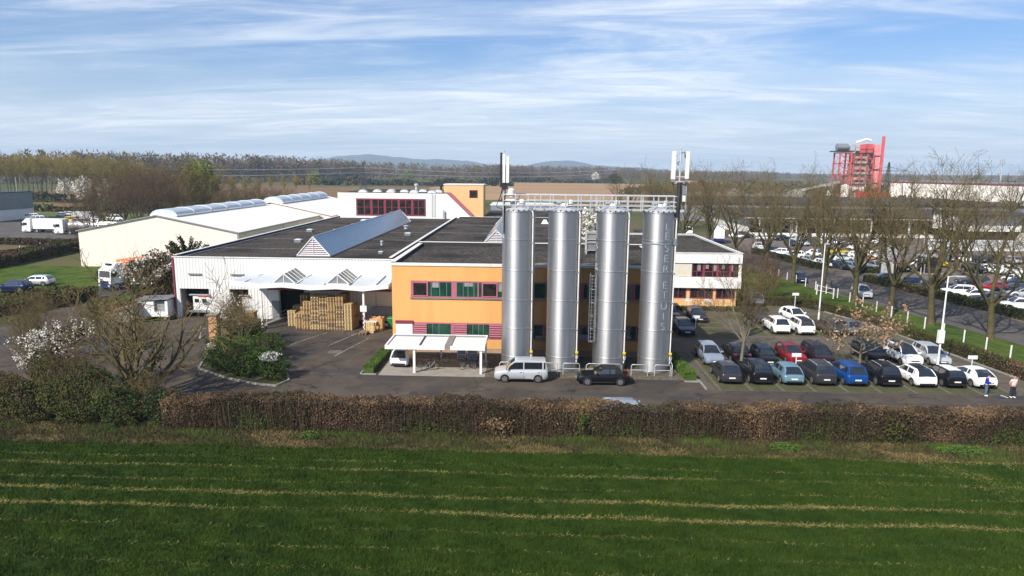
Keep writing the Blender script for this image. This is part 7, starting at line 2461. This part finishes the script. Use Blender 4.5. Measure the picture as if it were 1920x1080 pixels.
o = np_mesh('grass', V, np.arange(len(V)).reshape(-1, 3), ['blade', 'blade_pale'], None, mi)
struct(o, 'stuff')
o['label'] = 'short green grass of the near field'
P2_ = P[isst]
ang = g.uniform(0, 6.28, len(P2_))
d_ = np.column_stack([np.cos(ang), np.sin(ang), g.uniform(-.1, .5, len(P2_))])
w_ = np.column_stack([-np.sin(ang), np.cos(ang), np.zeros(len(P2_))]) * .016
b_ = P2_ + np.array([0, 0, .045])
V = np.stack([b_ - w_, b_ + w_, b_ + d_ * g.uniform(.10, .24, (len(P2_), 1))], 1).reshape(-1, 3)
o = np_mesh('straw_stubble', V, np.arange(len(V)).reshape(-1, 3), 'straw')
struct(o, 'stuff')
# rough grass and dry stalks of the verge
n = 150000
Y = g.uniform(40.2, 44.2, n)
X = g.uniform(-40, 44, n)
P = np.column_stack([X, Y, np.full(n, -.02)])
nz = fnoise(P, 15, .55) + g.normal(0, .45, n) - .30 * (Y < 41.4)
hgt = np.where(nz > .1, .20, .13) * g.uniform(.5, 1.5, n)
ang = g.uniform(0, 6.28, n)
wd = np.column_stack([np.cos(ang), np.sin(ang), np.zeros(n)]) * .017
V = np.stack([P - wd, P + wd, P + np.column_stack([g.normal(0, .12, (n, 2)), hgt])], 1).reshape(-1, 3)
mi = np.select([nz > .75, nz > .20, nz > -.45, nz > -.65], [0, 1, 2, 4], np.where(g.uniform(0, 1, n) < .35, 3, np.where(g.uniform(0, 1, n) < .5, 5, 2)))
o = np_mesh('verge_grass', V, np.arange(len(V)).reshape(-1, 3), ['leaf_bright', 'leaf_olive', 'leaf_dry_dark', 'straw', 'leaf_green', 'leaf_dry'], None, mi)
struct(o, 'stuff')
o['label'] = 'rough grass and dry stalks along the hedge'
for i, (x, y, rx, lbl) in enumerate([(16.4, 41.5, 1.0, 'bright green nettle clump at the hedge foot, centre right'), (27.6, 41.6, 1.8, 'bright green nettle patch at the hedge foot farther right'), (33.6, 41.4, 2.4, 'bright green nettle patch at the right picture edge'), (-14.2, 41.9, .7, 'small green weed clump at the hedge foot on the left')]):
    V, F = leaf_quads(blob((0, 0, .18), (rx, .5, .30), int(1100 * rx), 600 + i, .3, .1), .085, 610 + i)
    V[:, 2] = np.maximum(V[:, 2], .0)
    o = np_mesh('nettle_clump', V, F, 'leaf_bright')
    o.location = (x, y, 0)
    tag(o, lbl, 'weeds')

# dead leaves blown along the kerbs and the hedge foot
n = 5200
P = np.concatenate([np.column_stack([g.uniform(-24, 50, n), 45.3 + g.exponential(.5, n), np.full(n, .012)]),
                    np.column_stack([g.uniform(14.6, 39, 900), 65.5 + g.normal(0, .5, 900), np.full(900, .02)]),
                    np.column_stack([g.uniform(-31, -19, 900), 53.2 + g.normal(0, 1.2, 900), np.full(900, .012)]),
                    np.column_stack([29.7 + g.normal(0, 2.2, 700), 60 + g.normal(0, 2.2, 700), np.full(700, .022)])])
V, F = leaf_quads(P, .08, 41)
V[:, 2] = np.abs(V[:, 2] - .012) * .3 + .012
o = np_mesh('leaf_litter', V, F, ['leaf_dry', 'leaf_dry_dark'], None, g.integers(0, 2, len(F)))
struct(o, 'stuff')
o['label'] = 'dead leaves scattered along the kerbs and hedge foot'

# ================================================================== FAR SURROUNDINGS
# dealer building
db = thing('dealer_building', 'long low glass fronted dealer building with a dark flat roof beyond the street', 'building', (70, 190, 0))
MB().box(60, 150, 190, 191, 0, .9).box(60, 150, 190.5, 225, 4.2, 5.2).box(60, 60.5, 190.6, 225, 0, 4.2).build('wall', 'white_render', db, world=True)
MB().box(58, 152, 187, 228, 5.2, 5.9).build('roof', 'bitumen', db, world=True)
m = MB().box(58, 152, 186.9, 187, 5.1, 5.3)
m.build('roof_edge', 'white_coping', db, world=True)
window_strip(db, 60.5, 149.5, 190, 1.0, 4.1, 'white_metal', 'glass_dark', [(60 + 4 * k, .25) for k in range(1, 22)], depth=.1)
m = MB()
for k in range(9):
    m.box(62 + k * 10, 62.3 + k * 10, 187.2, 187.5, 0, 5.2)
m.build('column', 'white_metal', db, world=True)
dw = thing('dealer_hall', 'white box shaped showroom with dark window panels beyond the street on the right', 'building', (105, 175, 0))
MB().box(108, 124, 176, 186.8, 3.2, 7.2).box(124.05, 160, 174, 186.8, 0, 3.0).build('wall', 'white_render', dw, world=True)
MB().box(124.1, 160, 175, 186.8, 3.0, 6.6).build('glass_front', 'glass_dark', dw, world=True)
MB().box(107.6, 160.4, 173.6, 187, 7.2, 7.5).build('roof', 'bitumen', dw, world=True)
m = MB()
for k in range(8):
    m.box(126 + k * 4.2, 126.2 + k * 4.2, 174.85, 174.99, 3.0, 6.6)
m.build('glazing_bar', 'white_metal', dw, world=True)
MB().box(108.5, 123.5, 177, 186, 0, 3.2).build('ground_floor', 'glass_dark', dw, world=True)
gw = thing('glass_wall', 'long pale glazed screen wall at the back of the dealer yard on the right', 'wall', (92, 160, 0))
MB().box(92, 140, 160, 160.3, 0, .5).box(92, 140, 160, 160.3, 2.2, 2.5).build('frame', 'white_metal', gw, world=True)
MB().box(92, 140, 160.1, 160.2, .5, 2.2).build('pane', 'polycarb', gw, world=True)
ss = thing('solar_roof', 'broad dark flat roof with rows of panels behind the dealer building', 'building', (60, 240, 0))
MB().box(52, 175, 246, 300, 0, 6.2).build('wall', 'grey_cladding', ss, world=True)
m = MB().mat(0).box(51.5, 175.5, 245.5, 300.5, 6.2, 6.6).mat(1)
for r in range(9):
    y = 248 + r * 5.6
    m.hexa([(54, y, 6.62), (173, y, 6.62), (173, y + 3, 6.62), (54, y + 3, 6.62)], [(54, y, 6.75), (173, y, 6.75), (173, y + 3, 7.3), (54, y + 3, 7.3)])
m.build('roof', ['bitumen', 'dark_metal'], ss, world=True)
vb = thing('sign_column', 'slim grey sign column at the dealer entrance', 'sign', (61.8, 118.4, 0), R(-10))
MB().box(-1.2, 1.2, -.2, .2, .1, 5.2).build('panel', 'galv', vb)
MB().box(-1.45, -1.21, -.22, .22, 0, 5.3).build('edge', 'dark_metal', vb)
m = MB()
for k in range(4):
    m.box(-.8, .7 - .2 * (k % 2), -.225, -.205, 1.0 + k * .8, 1.05 + k * .8)
m.build('stripe', 'grey_metal', vb)
rs = thing('road_sign', 'round blue and red road sign on a pole before the sign column', 'road sign', (60.0, 113.0, 0))
MB().tube([(0, 0, 0), (0, 0, 3.3)], .04, 8).build('pole', 'galv', rs)
MB().mat(0).lathe([(.42, -.02), (.42, .02)], (0, -.05, 3.1), 20, 'y').mat(1).lathe([(.34, -.03), (.34, -.021)], (0, -.05, 3.1), 20, 'y').mat(0).bar((-.24, -.085, 3.34), (.24, -.085, 2.86), .08, .01).build('disc', ['sign_red', 'sign_blue'], rs)
gb = thing('glass_kiosk', 'glass kiosk on a pale stone kerb before the dealer building', 'kiosk', (71.0, 122.5, 0))
MB().box(-1.4, 1.4, -1.2, 1.2, .15, 2.9).build('glazing', 'glass_dark', gb)
m = MB()
for x in (-1.42, 1.42):
    for y in (-1.22, 1.22):
        m.box(x - .06, x + .06, y - .06, y + .06, 0, 3.0)
m.box(-1.6, 1.6, -1.4, 1.4, 3.0, 3.2)
m.build('frame', 'galv', gb)
MB().lathe([(2.6, 0), (2.6, .15), (.01, .15)], (0, 0, 0), 24).build('base', 'kerb', gb)
for i, (x, y, h, lbl) in enumerate([(68, 119.5, 6.5, 'thin pole lamp beside the glass kiosk'), (93, 118, 9, 'thin pole lamp far right in the dealer yard'), (56.5, 150, 8, 'thin pole lamp behind the far white cars')]):
    l = thing('yard_lamp', lbl, 'lamp post', (x, y, 0))
    MB().tube([(0, 0, 0), (0, 0, h)], [.09, .05], 8).build('pole', 'galv', l)
    MB().box(-.1, .9, -.12, .12, h - .05, h + .08).build('lamp_head', 'grey_metal', l)

# white industrial shed and the red asphalt plant
sh_ = thing('industrial_shed', 'long white industrial shed with a red eaves band on the right horizon', 'shed', (207, 400, 0))
pl = [(206, 402), (252, 330), (330, 330), (300, 430)]
MB().prism(pl, 0, 12.2).build('wall', 'white_render', sh_, world=True)
MB().prism([(205.5, 402.5), (251.8, 329.2), (331, 329.2), (300.5, 431)], 12.2, 12.9).build('eaves', 'maroon', sh_, world=True)
MB().prism([(206, 402), (252, 330), (330, 330), (300, 430)], 12.9, 13.0).build('roof', 'grey_cladding', sh_, world=True)
m = MB()
for k in range(12):
    m.box(254 + k * 6.2, 257.5 + k * 6.2, 329.9, 330.0, 7.5, 11.5)
m.build('window', 'glass_dark', sh_, world=True)
rpnt = thing('asphalt_plant', 'tall red and white asphalt mixing tower with a leaning red conveyor on the right horizon', 'tower', (245, 530, 0))
m = MB()
for x in (-15, -6.5):
    for y in (-5, 5):
        m.box(x - .5, x + .5, y - .5, y + .5, 0, 32)
for z in (0, 8, 16, 24, 32):
    m.box(-15.5, -6, -5.5, -4.5, z, z + .7).box(-15.5, -6, 4.5, 5.5, z, z + .7)
for z in (0, 8, 16, 24):
    m.bar((-15, -5, z), (-6.5, -5, z + 8), .5).bar((-6.5, -5, z), (-15, -5, z + 8), .5)
m.build('steel_frame', 'plant_red', rpnt)
MB().box(-18.5, -5, -6, 6, 33, 33.8).box(-6, 9, -6.6, 6, 31.5, 32.1).box(-6, 9, -6.6, 6, 24, 24.6).box(-6, 9, -6.6, 6, 16, 16.6).box(-6, 9, -6.6, 6, 9, 9.5).build('platform', 'dark_metal', rpnt)
MB().lathe([(.3, -16.5), (2.6, -16), (2.6, -8), (.3, -7.5)], (0, 0, 36.6), 20, 'x').build('drum', 'grey_metal', rpnt)
MB().box(-7, -3.5, -3, 3, 34, 37.5).box(-3, 0, -3, 3, 34, 38.5).build('machine_house', 'galv', rpnt)
m = MB().mat(0).box(-5, 4, -5, 5, 9.6, 16).box(-4.5, 7, -5, 5, 16.6, 24).box(-4, 6, -5, 5, 24.6, 31.5).mat(1).box(-5, 5, -5, 5, 0, 9)
m.build('bin_tower', ['stone_beige', 'white_render'], rpnt)
MB().box(0, 3.4, -5, 4, 32.1, 38.5).box(5, 8.6, -5.2, 4, 32.1, 39).build('screen_house', 'plant_red', rpnt)
MB().tube([(-2, 0, 40), (6, 0, 42.5), (9, 0, 41.5)], 1.0, 8).build('air_duct', 'white_metal', rpnt)
MB().box(10.2, 14.6, -4, 4, 6, 38.5).build('filter_shaft', 'pink_red', rpnt)
MB().box(15.0, 16.8, -5.5, -4.05, 0, 44.5).build('chimney', 'plant_red', rpnt)
for z in (10, 20, 30):
    MB().box(9.9, 15.0, -4.6, -4.05, z, z + .5).build('shaft_band', 'dark_metal', rpnt)
MB().lathe([(3, 0), (3, 8), (.5, 9.5)], (-20, -3, 0), 16).lathe([(3, 0), (3, 8), (.5, 9.5)], (-11, -9, 0), 16).build('tank', 'white_render', rpnt)
MB().bar((-15, -8, 11), (-62, -8, 0), 1.6).build('feed_belt', 'galv', rpnt)
m = MB()
for x in (-5.2, 0, 4.6, 9.2):
    m.box(x - .25, x + .25, -6.6, -6.1, 0, 32)
for z in (5, 12.5, 20, 28, 33.5, 36):
    m.box(-5.2, 9.2, -6.6, -6.25, z, z + .3)
for z in (9.5, 16.6, 24.6):
    m.bar((-5.2, -6.4, z), (0, -6.4, z + 7), .3).bar((4.6, -6.4, z + 7), (9.2, -6.4, z), .3)
m.build('stair_frame', 'plant_red', rpnt)
for z in (3, 11, 19, 27):
    MB().box(-3.6, 3.6, -5.35, -5.02, z, z + 1.4).build('chute', 'dark_metal', rpnt)
rb = thing('red_bunkers', 'row of low red feed bunkers at the foot of the asphalt plant', 'bunkers', (222, 470, 0))
for k in range(5):
    MB().hexa([(k * 7 - 2, -2, .5), (k * 7 + 2, -2, .5), (k * 7 + 2, 2, .5), (k * 7 - 2, 2, .5)], [(k * 7 - 3, -3, 5), (k * 7 + 3, -3, 5), (k * 7 + 3, 3, 5), (k * 7 - 3, 3, 5)]).build('bunker', 'red_paint', rb)
hp = thing('gravel_heaps', 'pale gravel heaps beside the asphalt plant', 'heap', (150, 520, 0))
for (x, r, h) in ((0, 16, 5), (26, 12, 4), (-28, 14, 3.5), (48, 10, 5)):
    MB().lathe([(r, -.1), (r * .8, h * .3), (r * .45, h * .75), (r * .2, h), (.02, h * 1.02)], (x, 0, 0), 16).build('heap', 'gravel_pale', hp, smooth=60)


def pylon(name, x, y, h, w, label, arms):
    p = thing(name, label, 'pylon', (x, y, 0))
    m = MB()
    t = .22 + h * .002
    lv = [0, .2, .36, .5, .62, .73, .82, .9, 1.0]
    def wz(f):
        return w * (1 - f) ** 1.1 * .5 + .25
    for a, b in zip(lv[:-1], lv[1:]):
        wa, wb2 = wz(a), wz(b)
        for sx, sy in ((-1, -1), (1, -1), (1, 1), (-1, 1)):
            m.bar((sx * wa, sy * wa, a * h), (sx * wb2, sy * wb2, b * h), t)
        for sy in (-1, 1):
            m.bar((-wa, sy * wa, a * h), (wb2, sy * wb2, b * h), t * .7).bar((wa, sy * wa, a * h), (-wb2, sy * wb2, b * h), t * .7)
    m.build('lattice', 'dark_metal', p)
    for (f, L) in arms:
        m = MB()
        z = f * h
        for sg in (-1, 1):
            m.bar((0, 0, z), (sg * L, 0, z), t).bar((0, 0, z + h * .10), (sg * L, 0, z + .1), t * .8).bar((sg * L * .5, 0, z), (sg * L * .5, 0, z + h * .05), t * .6)
        m.build('crossarm', 'dark_metal', p)
    return p


pylon('pylon', 228.5, 450, 24.5, 5, 'dark lattice pylon with one wide crossarm right of the red plant', [(.78, 12)])
pylon('pylon', (680 - 993) / 1280 * 560, 560, 22.5, 4.4, 'dark lattice pylon standing before the forest, centre left', [(.80, 5), (.62, 6.5)])
pw = thing('power_line', 'pair of pale power lines crossing before the forest on the left', 'power line', (-137, 560, 0))
m = MB()


def sag(a, b, s, n=14):
    return [(a[0] + (b[0] - a[0]) * t, a[1] + (b[1] - a[1]) * t, a[2] + (b[2] - a[2]) * t - s * 4 * t * (1 - t)) for t in [i / n for i in range(n + 1)]]


for (dx, z) in ((-5, 18), (5, 18), (-6.5, 14), (6.5, 14)):
    m.tube(sag((-137 + dx, 560, z), (-360, 300, z + 5), 5), .075, 4)
    m.tube(sag((-137 + dx, 560, z), (120, 900, z + 2), 5), .085, 4)
m.build('cable', 'galv', pw, world=True)
ct = thing('cell_tower', 'slim far radio mast with a ring of antennas near the right edge', 'mast', (466, 700, 0))
MB().tube([(0, 0, 0), (0, 0, 31)], [.9, .5], 8).build('mast', 'galv', ct)
m = MB()
for k in range(6):
    a = k * math.pi / 3
    m.box(2 * math.cos(a) - .3, 2 * math.cos(a) + .3, 2 * math.sin(a) - .3, 2 * math.sin(a) + .3, 27, 32.5)
m.lathe([(2.0, 28.5), (2.1, 28.8)], (0, 0, 0), 14)
m.build('antenna_ring', 'galv', ct)
wfh = [(300, 620, 26, 9, 8, 'pale', 'long pale far hall on the plain right of the plant'), (355, 760, 60, 12, 7, 'white', 'white far hall near the right horizon'), (470, 820, 90, 14, 8, 'white', 'farthest white hall at the right picture edge'), (185, 860, 14, 8, 6, 'red', 'small far house with a red roof left of the plant'), (205, 900, 16, 8, 6, 'red', 'second small far house with a red roof left of the plant'), (262, 455, 14, 6, 7.5, 'frame', 'small white framed building behind the pylon')]
for x, y, w, d, h, kd, lbl in wfh:
    b_ = thing('far_building', lbl, 'building', (x, y, 0))
    MB().box(-w / 2, w / 2, -d / 2, d / 2, 0, h).build('wall', 'white_render', b_)
    MB().prism_xz([(-w / 2 - .4, h), (w / 2 + .4, h), (w / 2 - 1, h + 1.8), (-w / 2 + 1, h + 1.8)], -d / 2 - .4, d / 2 + .4).build('roof', 'maroon' if kd == 'red' else 'grey_cladding', b_)
    mm = MB()
    for k in range(3):
        mm.box(-w * .35 + k * w * .3, -w * .35 + k * w * .3 + w * .18, -d / 2 - .06, -d / 2 - .01, h * .35, h * .7)
    mm.build('window', 'glass_dark', b_)
# grey shed at the left edge
gs = thing('grey_shed', 'grey metal clad building with a white base at the left edge behind the lorries', 'building', (-165, 200, 0))
MB().mat(0).box(-195, -164, 200, 222, 3.3, 8.6).mat(1).box(-195, -164.1, 200.1, 222, 0, 3.3).build('wall', ['grey_cladding', 'white_metal'], gs, world=True)
MB().box(-195.2, -163.8, 199.8, 222.2, 8.6, 8.8).build('roof_edge', 'dark_metal', gs, world=True)
MB().tube([(-166, 218, 8.5), (-166, 218, 13.5)], .08, 6).build('flag_pole', 'galv', gs, world=True)
wb_ = thing('white_stack', 'pile of white wrapped goods behind the lorries', 'stack', (-140, 212, 0))
MB().box(-4, 4, -2, 2, 0, 1.6).box(-3.6, 2.5, -1.8, 1.6, 1.62, 3.0).build('bundle', 'white_metal', wb_)
for i, (x, y, lbl) in enumerate([(-96, 199, 'white site cabin seen through the bare trees, left one'), (-88, 205, 'white site cabin seen through the bare trees, right one')]):
    b_ = thing('site_cabin', lbl, 'cabin', (x, y, 0))
    MB().box(-3, 3, -1.3, 1.3, .2, 2.8).build('wall', 'white_metal', b_)
    MB().box(-3.1, 3.1, -1.4, 1.4, 2.8, 2.95).build('roof', 'grey_metal', b_)
    MB().box(-1, 1, -1.35, -1.305, 1.1, 2.1).build('window', 'glass_dark', b_)
for k, (x, y) in enumerate([(-96.5, 120), (-96.6, 126), (-97, 132)]):
    p = MB().box(-.05, .05, -.05, .05, 0, 2.2).build('fence_post', 'sign_white')
    p.location = (x, y, 0)
    tag(p, ['white fence post at the stubble field, nearest one', 'white fence post at the stubble field, middle one', 'white fence post at the stubble field, farthest one'][k], 'post')

# ---------------------------------------------------------------- hills and air
m = MB()
g = np.random.default_rng(17)


def ridge(y, x0, x1, fn, n=160, depth=900):
    base = len(m.v)
    for i in range(n + 1):
        x = x0 + (x1 - x0) * i / n
        h = max(0, fn(x))
        m.v += [(x, y, -5), (x, y + depth * .5, h), (x, y + depth, -5)]
    for i in range(n):
        a = base + i * 3
        m.face((a, a + 3, a + 4, a + 1))
        m.face((a + 1, a + 4, a + 5, a + 2))


def bump(x, c, w, h):
    return h * math.exp(-((x - c) / w) ** 2)


ridge(5600, -6200, 2400, lambda x: bump(x, -2330, 200, 96) + bump(x, -1550, 560, 122) + bump(x, -700, 520, 80) + bump(x, -3790, 480, 112) + bump(x, -2990, 370, 56) + bump(x, 260, 340, 84) + bump(x, 800, 420, 40)
      + 5 * math.sin(x * .008) + 3 * math.sin(x * .021) + 2 * math.sin(x * .043) + 2)
hl = m.build('hills', 'leaf_core', smooth=60)
MATS['hill_green'] = pmat('hill_green', (.050, .058, .060), 1.0, col2=(.065, .072, .070), scale=.002, world_pos=True, spec=.05)
hl.data.materials.clear()
hl.data.materials.append(MATS['hill_green'])
struct(hl)
hz_ = MB().box(-6400, 6400, -380, 6900, -1.2, 190).build('haze', 'bitumen')
hm = bpy.data.materials.new('haze')
hm.use_nodes = True
hm.node_tree.nodes.clear()
ho = hm.node_tree.nodes.new('ShaderNodeOutputMaterial')
hv = hm.node_tree.nodes.new('ShaderNodeVolumePrincipled')
hv.inputs['Color'].default_value = (.64, .82, 1.0, 1)
hv.inputs['Density'].default_value = 0.00016
hv.inputs['Anisotropy'].default_value = 0.0
hm.node_tree.links.new(hv.outputs[0], ho.inputs['Volume'])
hz_.data.materials.clear()
hz_.data.materials.append(hm)
hm.cycles.homogeneous_volume = True
struct(hz_, 'stuff')
